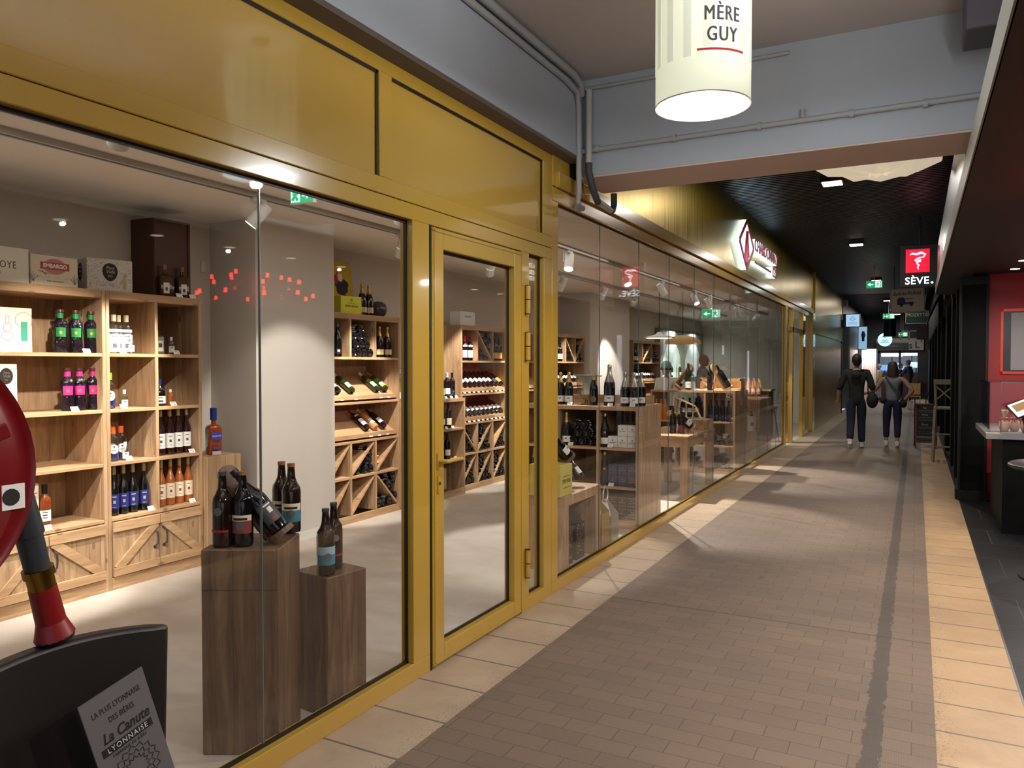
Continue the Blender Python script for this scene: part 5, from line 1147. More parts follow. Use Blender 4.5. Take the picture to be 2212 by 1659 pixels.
for i, y in enumerate((6.24, 6.35)): bottle('champagne_yellow', (-5.0, y, 2.051), '%s of two gold-foil champagnes before the yellow poster' % ('left', 'right')[i], 'champagnes on the rack top', -.5)
o = MB(); o.lathe([(.05, 0), (.085, .03), (.1, .08), (.085, .14), (.05, .165), (.001, .175)], 24, (-5.08, 6.6, 2.051)); tag(o.obj('sphere_ornament', M('grey_glass_ball', (70, 72, 76), .15), None, True), 'dark grey glass globe on the champagne rack top', 'ornament')

# low cabinet between the racks
lc = thing('low_cabinet', 'low open wooden cabinet between champagne rack and wine rack', 'cabinet', (-4.8, 7.3, 0))
carcass(lc, 6.705, 7.93, 1.155, xf=-4.80, shelves=(.80, .43), divs=((7.36, .07, 1.1),), base=.075, tt=.04)
bottle('yellow_bottle', (-4.92, 6.79, 1.156), 'yellow-green bottle with white label on the low cabinet', None, -.5)
t = thing('framed_map', 'white framed map leaning behind the yellow-green bottle on the low cabinet', 'picture', (-5.1, 7.05, 1.156))
m = T(-5.02, 6.98, 1.157) @ RY(rad(-8)); b = MB(); b.M = m; b.box(-.012, 0, -.24, .24, 0, .36); b.obj('frame', GREYM, t); b = MB(); b.M = m; b.box(0, .001, -.232, .232, .008, .352); b.obj('sheet', CARD, t)
b = MB(); b.M = m; b.tube([(.0015, -.1 + .03*k, .12 + .018*k + .01*(k % 2)) for k in range(9)], .004, 5); b.obj('red_route', INKRD, t); b = MB(); b.M = m
for q in ((-.06, -.03, .12, .15), (.02, .05, .07, .1), (-.02, .0, .2, .21), (.08, .1, .26, .27)): b.box(.001, .0016, *q)
b.obj('map_marks', INKD, t)
for i, y in enumerate((7.45, 7.56, 7.68, 7.79)): bottle(('dark_white', 'dark_cream', 'dark_whitecap', 'navy_label')[i], (-4.9, y, 1.156), ('dark bottle with white label, left on the low cabinet top', 'dark bottle with cream label on the low cabinet top', 'dark bottle with white capsule on the low cabinet top', 'dark bottle with navy label, right on the low cabinet top')[i], None, -.5); card(-4.83, y, 1.156, 'price card before the ' + ('white-label', 'cream-label', 'white-capsule', 'navy-label')[i] + ' bottle on the low cabinet top')
for i, y in enumerate((7.57, 7.71)): bottle(('dark_white', 'dark_cream')[i], (-4.9, y, .801), ('left', 'right')[i] + ' dark bottle in the upper right bay of the low cabinet', None, -.5); bottle(('dark_whitecap', 'dark_white')[i], (-4.9, y - .03, .431), ('left', 'right')[i] + ' dark bottle in the middle right bay of the low cabinet', None, -.5); card(-4.83, y, .801, ('left', 'right')[i] + ' price card in the upper right bay of the low cabinet')
card(-4.83, 7.77, .431, 'price card in the middle right bay of the low cabinet'); card(-4.85, 6.9, .801, 'white card in the upper left bay of the low cabinet', w_=.03, h_=.08)
KR = M('kraft_board', (196, 164, 124), .7)
for i, y in enumerate((6.98, 7.56)):
    d = (.28, .4 if i == 0 else .24, .25); t, m = carton(('kraft carton in the lower left bay of the low cabinet', 'kraft carton in the lower right bay of the low cabinet')[i], (-5.05, y, .078), d, 0, KR)
    b = MB(); b.M = m @ T(.1405, 0, .12); b.box(0, .0006, -.09, -.05, 0, .05); b.box(0, .0006, -.03, .06, .02, .026); b.obj('print', INKB, t)

# tall wine rack D, and its neighbours further on
def tall_rack(label, y0, y1, key, full=True):
    t = thing('wine_rack', label, 'wine rack', (-4.9, (y0+y1)/2, 0)); w3 = (y1-y0)/3; ya, yb = y0 + w3, y0 + 2*w3
    carcass(t, y0, y1, 2.035, shelves=(1.60, 1.195, .835, .46), divs=tuple((q, a, c) for q in (ya, yb) for a, c in ((1.6, 1.98), (.07, .81))), base=.07)
    slope(t, y0+.026, y1-.026, 1.20); slope(t, y0+.026, y1-.026, .84)
    return t, (y0, ya, yb, y1)
DR, q = tall_rack('tall wooden wine rack seen through the glass door', 7.955, 9.145, 'D')
diag(DR, q[1]+.013, q[2]-.013, 1.6, 1.975, False)
for i, y in enumerate((8.03, 8.16, 8.29)): bottle('red_white', (-4.95, y, 1.601), '%s of three red-capsule bottles in the top left cell' % m3[i], 'red-capsule bottles', -.5)
coords('lying_black', [(8.44 + .078*i, 1.645) for i in range(3)] + [(8.42, 1.715), (8.5, 1.715)], 'dark bottle lying under the diagonal in the top middle cell', 'bottles under the top diagonal')
coords('lying_black', [(8.70, 1.66), (8.70, 1.74), (8.66, 1.80), (8.70, 1.86), (8.62, 1.87), (8.70, 1.93)], 'dark bottle lying above the diagonal in the top middle cell', 'bottles above the top diagonal')
for i, y in enumerate((8.84, 8.94, 9.05)): bottle('ochre_label', (-4.95, y, 1.601), '%s of three dark bottles with ochre labels in the top right cell' % m3[i], 'ochre-labelled bottles', -.5)
for r_, (z, s_) in enumerate(((1.285, 'upper'), (.925, 'lower'))):
    for i in range(10):
        y = 8.05 + i*.113
        kk = 'dark_white' if i < 8 or r_ else ('navy_label', 'ochre_label')[i-8]
        bottle(kk, (-4.925, y, z), ('white-labelled bottle among those on the %s sloping shelf of the door-side rack' % s_) if kk == 'dark_white' else ('%s bottle at the right end of the upper sloping shelf' % ('navy-labelled', 'ochre-labelled')[i-8]), 'bottles on the %s sloping shelf' % s_ if kk == 'dark_white' else None, 0, TILT)
        card(XF-.012, y+.01, z - .085, 'price card in the row under the %s sloping bottles of the door-side rack' % s_, group='price cards under the %s sloping bottles' % s_)
diag(DR, q[0]+.026, q[1]-.013, .46, .81, False); diag(DR, q[1]+.013, q[2]-.013, .46, .81, True); diag(DR, q[2]+.013, q[3]-.026, .46, .81, True)
for k in range(3): diag(DR, q[k]+.02, q[k+1]-.02, .07, .435, True)
rb = .0385
def tri(y0, y1, z0, up, n, key, left):
    """bottles filling one side of a diagonal cell"""
    lab_ = 'bottle %s the diagonal, %s' % ('above' if left else 'below', key)
    if left: pts = [(y0 + rb + 2*rb*i, z0 + rb + .0 + j*.07 + .16*i) for i in range(2) for j in range(n) if z0 + rb + j*.07 + .16*i < z0 + .34]
    else:
        pts = [(y1 - rb - 2*rb*i - j*rb, z0 + rb + j*.068) for j in range(n) for i in range(n - j)]
    coords('lying_black', [p for p in pts if y0 + rb*.8 < p[0] < y1 - rb*.8], lab_, 'bottles ' + lab_[7:])
nm = ('left cell, upper lattice row of door-side rack', 'middle cell, upper lattice row of door-side rack', 'right cell, upper lattice row of door-side rack')
nl = tuple(s.replace('upper', 'lower') for s in nm)
tri(q[0]+.03, q[1]-.015, .462, True, 4, nm[0], False); tri(q[1]+.015, q[2]-.015, .462, True, 4, nm[1], False); tri(q[2]+.015, q[3]-.03, .462, True, 3, nm[2], False); tri(q[1]+.015, q[2]-.015, .50, True, 4, nm[1], True)
for k in range(3): tri(q[k]+.025, q[k+1]-.015, .072, True, 4, nl[k], False); tri(q[k]+.025, q[k+1]-.015, .10, True, 4, nl[k], True)
d = (.15, .36, .17); t, m = carton('white carton with grey lettering on top of the door-side wine rack', (-5.0, 8.2, 2.036), d, 0, M('white_carton', (226, 230, 228), .5))
b = MB(); b.M = m @ T(.0755, .0, 0); b.box(0, .0006, -.07, .08, .10, .12); b.obj('print', M('pale_grey_ink', (170, 174, 170), .6), t)
ER, q = tall_rack('wine rack just right of the door-side rack, partly behind the door frame', 9.16, 10.35, 'E')
diag(ER, q[0]+.026, q[1]-.013, .46, .81, True); diag(ER, q[0]+.026, q[1]-.013, .07, .435, True)
for z, s_ in ((.462, 'upper'), (.072, 'lower')): tri(q[0]+.03, q[1]-.015, z, True, 4, 'left %s cell of the rack behind the door frame' % s_, False); tri(q[0]+.03, q[1]-.015, z+.03, True, 4, 'left %s cell of the rack behind the door frame' % s_, True)
for i in range(4): bottle('dark_white', (-4.925, 9.25 + i*.113, 1.285), 'bottle on the upper sloping shelf of the rack behind the door frame', 'bottles on the sloping shelf behind the door frame', 0, TILT); bottle('ochre_label' if i == 0 else 'dark_white', (-4.93, 9.25 + i*.1, 1.601), 'bottle standing in the top cells of the rack behind the door frame', 'bottles standing in the rack behind the door frame', -.5, parts=1)
FR_, q = tall_rack('wine rack behind the central display, left of the second white pier', 10.72, 11.86, 'F')
diag(FR_, q[1]+.013, q[2]-.013, 1.6, 1.975, False); diag(FR_, q[2]+.013, q[3]-.026, 1.6, 1.975, True)
for i, y in enumerate((10.85, 10.96, 11.05)): bottle('dark_cream', (-4.95, y, 1.601), '%s of three cream-label bottles in the rack behind the central display' % m3[i], None, -.5)
pile('lying_black', q[1]+.02, 1.602, 4, 3, rb, 'bottle lying in the middle top cell behind the central display', 'middle top cell behind the central display'); pile('lying_black', q[2]+.03, 1.602, 4, 4, rb, 'bottle lying in the right top cell behind the central display', 'right top cell behind the central display')
for i in range(8): bottle('dark_white', (-4.925, 10.82 + i*.125, 1.285), 'bottle on the sloping shelf behind the central display', 'sloping shelf behind the central display', 0, TILT)
GR_, q = tall_rack('farther wine rack beside the lit arched niche', 14.35, 16.15, 'G')
diag(GR_, q[1]+.013, q[2]-.013, 1.6, 1.975, True)
for i in range(3): bottle('dark_cream', (-4.95, 14.5 + .14*i, 1.601), 'bottle standing in the top left cell of the farther wine rack', 'bottles standing in the farther wine rack', -.5, parts=1)
pile('lying_black', q[1]+.03, 1.602, 6, 4, .0445, 'bottle lying in the middle top cell of the farther wine rack', 'middle top cell of the farther rack'); pile('lying_black', q[2]+.03, 1.602, 6, 3, .0445, 'bottle lying in the right top cell of the farther wine rack', 'right top cell of the farther rack')
for i in range(11): bottle('dark_white', (-4.925, 14.5 + i*.145, 1.285), 'bottle on the sloping shelf of the farther wine rack', 'sloping shelf of the farther rack', 0, TILT, parts=1)
# ------------------------------------------------------------------ window display at the left: two plinths with beers
m1 = T(-2.49, 2.10, 0) @ RZ(rad(27.7))
t = thing('wooden_plinth', 'taller dark wooden block behind the near window, carrying five bottles', 'plinth', mat=m1 @ T(.15, .15, 0))
b = MB(); b.M = m1; b.box(0, .305, 0, .31, 0, .82); b.obj('block', WP, t, bevel=.004)
b = MB(); b.M = m1; b.box(.004, .301, -.0012, .002, .66, .661); b.obj('joint_line', BLACKG, t)
m2_ = T(-2.355, 2.70, 0) @ RZ(rad(-9))
t = thing('wooden_plinth', 'lower wooden block beside the taller one behind the near window', 'plinth', mat=m2_)
b = MB(); b.M = m2_; b.box(-.115, .115, -.115, .115, 0, .62); b.obj('block', WP, t, bevel=.004)
bottle('beer_plain', (-2.462, 2.185, .821), 'brown beer bottle with a small grey seal, leftmost on the taller block', None, rad(-68), name='beer_bottle')
bottle('beer_lion', (-2.40, 2.232, .821), 'dark beer bottle with a red rayed label on the taller block', None, rad(-60), name='beer_bottle')
bb = bottle('beer_blue', (-2.405, 2.51, .821), 'beer bottle with a blue and yellow label at the rear of the taller block', None, rad(-50), name='beer_bottle')
bottle('beer_blue', (-2.49, 2.54, .821), 'brown beer bottle mostly hidden behind the blue-labelled one', None, rad(-50), name='beer_bottle')
bottle('beer_sky', (-2.305, 2.615, .621), 'beer bottle with a sky-blue sunray label on the lower block', None, rad(-35), name='beer_bottle')
bottle('beer_plain', (-2.35, 2.72, .621), 'brown beer bottle behind the sky-blue one on the lower block', None, rad(-35), name='beer_bottle')
def cradle(base, az, tilt, label, k, blabel, s=1.0, mat=None, roll=0, stand=True):
    """wooden bottle cradle: az = direction it faces, leaning by tilt towards `lean` (left as seen)"""
    f = Vector((math.cos(az), math.sin(az), 0)); lft = Vector((f.y, -f.x, 0)) * -1
    lft = Vector((0, 0, 1)).cross(f) * 1.0                 # to the right of the faced direction when looked at from behind
    a = (Vector((0, 0, 1)) * math.cos(tilt) + (-lft) * math.sin(tilt)).normalized()
    x = (f * .75 + (lft * math.cos(tilt) + Vector((0, 0, 1)) * math.sin(tilt)) * .66); x = (x - a * x.dot(a)).normalized(); y = a.cross(x)
    m = Matrix((x, y, a)).transposed().to_4x4(); m.translation = Vector(base)
    t = thing('bottle_cradle', label, 'bottle holder', mat=m)
    mat = mat or WP
    b = MB(); b.M = m @ Matrix.Diagonal((s, s, s, 1))
    pts = [(-.045, -.005), (.045, -.005), (.045, .30)] + [(.045*math.cos(q), .30 + .045*math.sin(q)) for q in [PI*i/10 for i in range(1, 10)]] + [(-.045, .30)]
    k0 = b.M; b.M = k0 @ T(-.062, 0, 0); b.prism(pts, -.012, .008, 'x'); b.M = k0
    b.obj('backboard', mat, t, bevel=.002)
    b = MB(); b.M = m @ Matrix.Diagonal((s, s, s, 1)); b.cyl((-.01, 0, -.022), (-.01, 0, 0), .058, n=20); b.obj('foot_rest', mat, t)
    b = MB(); b.M = m @ Matrix.Diagonal((s, s, s, 1)); b.box(-.055, -.02, -.018, .018, .215, .245); b.obj('neck_rest', mat, t)
    if stand:
        top = m @ Vector((-.074*s, 0, .2*s)); z0 = base[2] - .03 - .0
        b = MB(); b.bar(tuple(top), (top.x - x.x*.05, top.y - x.y*.05, z0), .05*s, .016*s); b.obj('prop', mat, t)
    bottle(k, None, blabel, None, m=m @ T(-.006 * s, 0, .002) @ RZ(roll))
cradle((-2.30, 2.335, .875), rad(-55), rad(36), 'dark wooden cradle holding a leaning cider bottle on the taller block', 'cider', 'large dark cider bottle leaning in the wooden cradle on the taller block', 1.0)

# ------------------------------------------------------------------ central display unit by the long glazing
cs = thing('display_shelf', 'wooden display unit with cubby shelves standing end-on to the long window', 'shelf unit', (-2.9, 7.2, 0))
x0, x1, y0, y1, zt = -3.55, -2.29, 6.9, 7.62, 1.155
panel(cs, 'side_panel', (x1-.028, x1, y0, y1, 0, zt), WV); panel(cs, 'side_panel', (x0, x0+.028, y0, y1, 0, zt), WV)
panel(cs, 'top_panel', (x0+.028, x1-.028, y0, y1, zt-.04, zt), WX); panel(cs, 'back_panel', (x0+.028, x1-.028, y1-.012, y1, 0, zt-.04), WV, 0)
panel(cs, 'plinth', (x0+.028, x1-.028, y0, y0+.03, 0, .08), WX); panel(cs, 'back_rail', (x0, x1-.05, y1-.1, y1-.07, zt, zt+.085), WX)
for z in (.76, .39, .08): panel(cs, 'shelf', (x0+.028, x1-.028, y0+.003, y1-.012, z-.024, z), WX)
for x in (-3.125, -2.70): panel(cs, 'divider', (x-.013, x+.013, y0+.004, y1-.012, .08, zt-.04), WV)
FA = rad(-75)
for k, x, y, l_ in (('champagne_white', -3.13, 7.0, 'gold-foil champagne at the door-side end of the display top'), ('champagne_white', -3.04, 7.0, 'gold-foil champagne with emblem label beside the ice bucket'), ('champagne_white', -3.1, 7.14, 'gold-foil champagne standing behind the front pair on the display top'),
    ('champagne_bronze', -2.77, 6.98, 'champagne with oval bronze label beside the ice bucket'), ('magnum_silver', -2.615, 7.0, 'tall silver-foil magnum in the middle of the display top'),
    ('champagne_silver', -2.455, 6.99, 'silver-foil champagne, left of the group at the display corner'), ('champagne_silver', -2.365, 6.99, 'silver-foil champagne, front middle of the group at the display corner'), ('champagne_silver', -2.41, 7.1, 'silver-foil champagne, rear left of the group at the display corner'), ('champagne_silver', -2.33, 7.1, 'silver-foil champagne, rear right of the group at the display corner'),
    ): bottle(k, (x, y, 1.156), l_, None, FA)
t = thing('ice_bucket', 'glass champagne bucket with gold foot and handles on the display top', 'bucket', (-2.9, 7.12, 1.156))
b = MB(); b.lathe([(.05, .05), (.085, .09), (.10, .2), (.108, .29), (.104, .29), (.095, .2), (.08, .095), (.045, .058)], 24, (-2.9, 7.12, 1.156)); b.obj('bowl', CLR, t, True)
b = MB(); b.lathe([(.06, 0), (.06, .008), (.018, .02), (.018, .045), (.05, .052)], 20, (-2.9, 7.12, 1.156)); b.obj('foot', GF, t, True)
b = MB(); b.tube([(-3.06, 7.12, 1.44), (-2.74, 7.12, 1.44)], .006, 8); b.lathe([(.106, .285), (.111, .287), (.111, .294), (.106, .294)], 24, (-2.9, 7.12, 1.156)); b.obj('handle', SF, t, True)
def cardy(x, y, z, label): return card(x, y, z, label, rz=-PI/2)
cardy(-3.0, 6.92, 1.156, 'price card before the gold-foil champagnes on the display top'); cardy(-2.58, 6.92, 1.156, 'price card at the foot of the silver-foil magnum'); cardy(-2.36, 6.92, 1.156, 'price card before the silver-foil group')
bottle('champagne_white', (-3.055, 6.98, .761), 'champagne standing beside the pile of bottles in the display unit', None, FA)
for r_, (n, xs_) in enumerate(((4, -2.985), (3, -2.94), (2, -2.96))):
    for i in range(n):
        x = xs_ + i*.0915
        if x > -2.76: continue
        bottle('lying_champagne', (x, 6.96 + R.uniform(0, .03), .761 + .0445 + r_*.079), 'champagne lying base outwards in the pile of the display unit', 'champagne pile in the display unit', -PI/2, 0.0, R.uniform(-.5, .5), parts=1)
bottle('lying_champagne', (-3.32, 6.97, .805), 'champagne lying in the door-side bay of the display unit', None, -PI/2, 0.0)
bottle('champagne_white', (-3.42, 7.0, .391), 'champagne standing in the lower door-side bay of the display unit', None, FA)
bottle('champagne_medal', (-2.652, 6.98, .761), 'champagne with gold medallion beside the white boxes', None, FA)
bottle('champagne_navy', (-2.652, 6.98, .391), 'champagne with navy label beside the navy boxes', None, FA)
cardy(-2.99, 6.92, .761, 'price card before the champagne pile in the display unit'); cardy(-2.58, 6.92, .761, 'price card before the white boxes'); cardy(-2.57, 6.92, .391, 'price card before the navy boxes')
WB, NB, KB = M('white_box_card', (232, 230, 226), .5), M('navy_box_card', (40, 52, 92), .5), M('black_box_card', (40, 34, 28), .4)
for mat, z0, rows, what in ((WB, .761, ((0, 3), (1, 2)), 'white'), (NB, .391, ((0, 3), (1, 3)), 'navy'), (KB, .081, ((0, 3), (1, 3)), 'black')):
    for r_, n in rows:
        for i in range(n):
            x = -2.370 - .097*(n-1-i); z = z0 + r_*.108
            pos = ('left', 'middle', 'right')[i] if n == 3 else ('left', 'right')[i]
            q = thing('gift_box', '%s %s gift box in the %s layer of the display unit' % (pos, what, ('bottom', 'top')[r_]), 'box', (x, 7.02, z), group='%s gift boxes' % what)
            MB().box(x-.047, x+.047, 6.955, 7.06, z, z+.106).obj('box', mat, q, bevel=.002)
            ink = INKD if what == 'white' else GF
            b = MB(); b.box(x-.03, x+.03, 6.954, 6.955, z+.045, z+.049); b.box(x-.005, x+.005, 6.954, 6.955, z+.062, z+.074); b.obj('print', ink, q)
            if what == 'black':
                b = MB()
                for k in range(6): b.box(x-.045+.015*k, x-.04+.015*k, 6.954, 6.955, z+.085+.004*(k % 2), z+.095); b.box(x-.043+.015*k, x-.038+.015*k, 6.954, 6.955, z+.012, z+.018+.004*(k % 2))
                b.obj('gold_speckle', GF, q)

# low open plinth in front of it
op = thing('open_plinth', 'low open wooden stand by the window with a yellow crate and bottles on it', 'stand', (-2.55, 5.5, 0))
b = MB(); b.box(-2.62, -2.30, 5.22, 5.30, 0, .49); b.box(-2.62, -2.30, 5.86, 5.95, 0, .49); b.box(-2.62, -2.30, 5.22, 5.95, .49, .565); b.box(-2.62, -2.60, 5.30, 5.86, 0, .49)
b.obj('frame', WV, op, bevel=.003)
for i, (y, s_) in enumerate(((5.44, 1), (5.68, .96))):
    q = thing('lantern', ('black pierced gift lantern, left in the open stand', 'black pierced gift lantern, right in the open stand')[i], 'lantern', (-2.45, y, 0))
    b = MB(); w_ = .085; b.box(-2.45-w_, -2.45+w_, y-w_, y+w_, .001, .30*s_)
    b.prism([(-w_, .30*s_), (w_, .30*s_), (.02, .41*s_), (-.02, .41*s_)], -2.45-w_, -2.45+w_, 'x') if False else None
    b.lathe([(.12, .30*s_), (.03, .40*s_)], 4, (-2.45, y, 0)) ; b.obj('body', M('pierced_black', (30, 30, 30), .35, .4), q)
    b = MB()
    for k in range(34):
        yy = y + R.uniform(-.07, .07); zz = .04 + R.random()*.24
        b.cyl((-2.45+w_, yy, zz), (-2.45+w_+.0012, yy, zz), R.uniform(.0025, .005), n=6)
        b.cyl((-2.45 + (yy-y), y-w_-.0012, zz), (-2.45 + (yy-y), y-w_, zz), R.uniform(.0025, .005), n=6)
    b.obj('pierced_pattern', M('pierced_light', (220, 210, 190), .4), q)
for i, (y, x, mt_, l_) in enumerate(((6.1, -2.40, M('gold_tin', (196, 168, 104), .3, .8), 'gold house-shaped tin with a ring handle by the window'), (6.36, -2.41, M('silver_tin', (190, 192, 188), .35, .8), 'silver house-shaped tin with a ring handle by the window'))):
    q = thing('gift_tin', l_, 'tin', (x, y, 0)); h_ = .30 - .06*i; w_ = .09
    b = MB(); b.box(x-w_, x+w_, y-w_, y+w_, .001, h_); b.M = T(x, y, 0) @ RZ(PI/4); b.lathe([(w_*1.414, h_), (.035, h_+.11), (.035, h_+.125)], 4); b.obj('body', mt_, q)
    b = MB(); b.tube([(x, y + .055*math.sin(a), h_ + .17 + .07*math.cos(a)) for a in [-2.6 + 5.2*k/14 for k in range(15)]], .008, 8); b.obj('handle', mt_, q, True)
    b = MB()
    for k in range(9): b.ell((x+w_+.0004, y-.06+.015*k, .06+.02*(k % 3)), .0008, .006, .008, 8, 5)
    b.obj('embossing', LBRN, q)
d = (.26, .22, .235); t, m = carton('yellow champagne crate standing on the low open stand', (-2.45, 5.30, .566), d, 0, M('pale_yellow_card', (206, 192, 96), .5))
text('JOSEPH PERRIER', .042, INKB, t, onface(m, d, .0, .11), ex=.0003, xs=.5, bold=.0006); b = MB(); b.M = m @ T(.1305, 0, 0); b.box(0, .0006, -.07, .07, .145, .15); b.box(0, .0006, -.07, .07, .06, .065); b.obj('print', INKB, t)
for i, (y, l_) in enumerate(((5.56, 'left of two dark bottles leaning on the low open stand'), (5.76, 'right of two dark bottles leaning on the low open stand'))):
    bottle('champagne_white', (-2.40, y, .63), l_, None, 0, rad(48), .3)
cradle((-2.36, 5.43, .85), rad(-35), rad(44), 'dark wooden cradle on the yellow crate holding a leaning champagne', 'champagne_white', 'dark champagne with white label leaning in the cradle on the yellow crate', 1.0)
for i, (y, x) in enumerate(((5.66, -2.56), (5.82, -2.56))): bottle('red_label', (x, y, .566), ('left', 'right')[i] + ' slim dark bottle standing behind the leaning pair on the low stand', None, rad(-40))

# ------------------------------------------------------------------ table by the window
tb = thing('wooden_table', 'small wooden table by the window with two bottles and a cradle on it', 'table', (-2.55, 9.3, 0))
panel(tb, 'table_top', (-2.95, -2.29, 8.68, 10.0, .70, .735), WY, .004)
b = MB()
for q in ((-2.93, -2.31, 8.70, 8.73, .6, .7), (-2.93, -2.31, 9.95, 9.98, .6, .7), (-2.33, -2.305, 8.7, 9.98, .6, .7), (-2.94, -2.915, 8.7, 9.98, .6, .7)): b.box(*q)
b.obj('apron', WX, tb)
for x, y in ((-2.345, 8.74), (-2.345, 9.94), (-2.89, 8.74), (-2.89, 9.94)): panel(tb, 'leg', (x-.045, x+.045, y-.045, y+.045, 0, .70), WV, .004)
bottle('navy_label', (-2.56, 9.0, .736), 'dark bottle with grey label on the small table', None, FA); bottle('red_label', (-2.46, 9.0, .736), 'dark bottle with plum label on the small table', None, FA)
cradle((-2.40, 9.28, .80), rad(-70), rad(52), 'pale wooden cradle on the small table holding a leaning bottle', 'champagne_white', 'dark bottle with white label leaning in the pale cradle on the table', 1.0, LIGHTWOOD)
panel(None, 'table_riser', (-2.50, -2.31, 9.6, 9.95, .736, .86), WY); tag(bpy.data.objects['table_riser'], 'low wooden box at the far end of the small table', 'box')

# ------------------------------------------------------------------ island unit
isl = thing('island_shelf', 'wooden island unit with three shelves of bottles beyond the small table', 'shelf unit', (-2.85, 11.45, 0))
x0, x1, y0, y1, zt = -3.47, -2.24, 11.0, 11.9, 1.152
panel(isl, 'side_panel', (x1-.03, x1, y0, y1, 0, zt), WV); panel(isl, 'side_panel', (x0, x0+.03, y0, y1, 0, zt), WV); panel(isl, 'top_panel', (x0, x1, y0, y1, zt, zt+.03), WX)
panel(isl, 'plinth', (x0+.03, x1-.03, y0, y0+.03, 0, .07), WX)
for z in (.742, .40, .07): panel(isl, 'shelf', (x0+.03, x1-.03, y0+.003, y1, z-.024, z), WX)
for x in (-3.08, -2.67): panel(isl, 'divider', (x-.013, x+.013, y0+.004, y1, .07, .40 if x < -3 else zt), WV)
zt += .031
cradle((-3.1, 11.2, zt+.05), rad(-55), rad(-42), 'pale cradle at left on the island top with a white-labelled bottle', 'dark_white', 'bottle with white label leaning right in the left island cradle', 1.1, LIGHTWOOD, stand=False)
bottle('red_cap_tall', (-2.96, 11.2, zt), 'tall green bottle with red capsule on the island top', None, FA); bottle('plain_black', (-2.64, 11.2, zt), 'dark bottle with navy label standing on the island top', None, FA)
cradle((-2.37, 11.2, zt+.05), rad(-60), rad(30), 'pale cradle at right on the island top with a navy-labelled bottle', 'plain_black', 'dark bottle leaning in the right island cradle', 1.15, LIGHTWOOD)
t = thing('wooden_crate', 'open wooden crate with crossed ends standing on the island top', 'crate', (-2.56, 11.65, zt))
b = MB()
for q in ((-2.86, -2.84), (-2.28, -2.26)): b.box(q[0], q[1], 11.5, 11.8, zt, zt+.17)
b.box(-2.86, -2.26, 11.5, 11.515, zt+.13, zt+.16); b.box(-2.86, -2.26, 11.785, 11.8, zt, zt+.15); b.box(-2.86, -2.26, 11.5, 11.8, zt, zt+.012); b.bar((-2.85, 11.507, zt+.14), (-2.7, 11.507, zt+.01), .014, .02)
b.obj('frame', LIGHTWOOD, t)
for i in range(5): bottle('orange_wine', (-3.4 + .066*(i % 3) + .033*(i > 2), 11.08 + .12*(i > 2), .743), '%s orange bottle on the middle shelf of the island' % ('front left', 'front middle', 'front right', 'rear left', 'rear right')[i], 'orange bottles on the island', FA)
for i in range(4): bottle('navy_label', (-2.60 + .085*i, 11.08, .743), '%s of four navy-labelled bottles on the island shelf' % o4[i], 'navy-labelled bottles on the island', FA, m=None)
t = thing('bottle_easel', 'pale triangular easel rack on the island shelf with leaning bottles', 'bottle holder', (-2.95, 11.1, .743))
b = MB(); b.bar((-3.12, 11.02, .76), (-3.1, 11.05, 1.08), .03, .02); b.bar((-3.1, 11.03, 1.08), (-2.8, 11.03, .95), .03, .02); b.bar((-3.12, 11.03, .76), (-2.72, 11.03, .75), .03, .02); b.bar((-2.8, 11.03, .94), (-2.72, 11.03, .76), .03, .02); b.obj('frame', LIGHTWOOD, t)
for i in range(3): bottle('dark_white', (-3.02 + .1*i, 11.14, .80), '%s bottle leaning by the triangular easel' % m3[i], 'bottles by the easel', FA, rad(60))
for z, s_ in ((.401, 'lower'), (.071, 'bottom')):
    for x_, n in ((-3.38, 3), (-3.02, 4), (-2.60, 4)):
        for r_ in range(3 if z < .2 else 2):
            for i in range(n - r_): bottle('lying_black', (x_ + .079*i + .04*r_, 11.05 + R.uniform(0, .03), z + .0385 + r_*.069), 'bottle lying on the %s shelf of the island unit' % s_, '%s shelf of the island' % s_, -PI/2, 0.0, R.uniform(-.5, .5), parts=False)

# rose bottles on the next plinth
t = thing('wooden_plinth', 'wooden stand carrying a slanted pile of rose bottles', 'plinth', (-2.58, 13.85, 0))
MB().box(-2.88, -2.30, 13.3, 14.4, 0, .97).obj('block', WV, t, bevel=.004)
for r_ in range(2):
    for i in range(6): bottle('rose_wine', (-2.78 + .085*i, 13.46 + .12*r_, 1.03 + .06*r_), '%s rose bottle in the %s row of the slanted pile' % (nth(i, 6), ('front', 'rear')[r_]), 'slanted rose bottles', rad(-75), rad(48), parts=True)
for i in range(2): bottle('white_gin', (-2.84 + .11*i, 13.36, .971), ('left', 'right')[i] + ' clear bottle at the front of the rose bottle stand', None, FA)
t = tag(MB().box(-2.56, -2.29, 12.95, 13.28, 0, .455).obj('low_plinth', WV), 'low wooden block before the rose bottle stand', 'plinth')
t = thing('ice_bucket', 'white ice bucket with an orange emblem and a bottle in it', 'bucket', (-2.42, 13.1, .456))
b = MB(); b.lathe([(.075, 0), (.10, .25), (.096, .25), (.07, .01)], 20, (-2.42, 13.1, .456)); b.obj('bowl', WHITE, t, True)
b = MB(); b.M = T(-2.42, 13.1, .456) @ RZ(rad(-60)); b.patch(.0885, .09, .15, .3, r1=.094); b.obj('emblem', OF, t)
bottle('champagne_medal', (-2.40, 13.1, .5), 'bottle with white neck leaning in the white ice bucket', None, FA, rad(70))

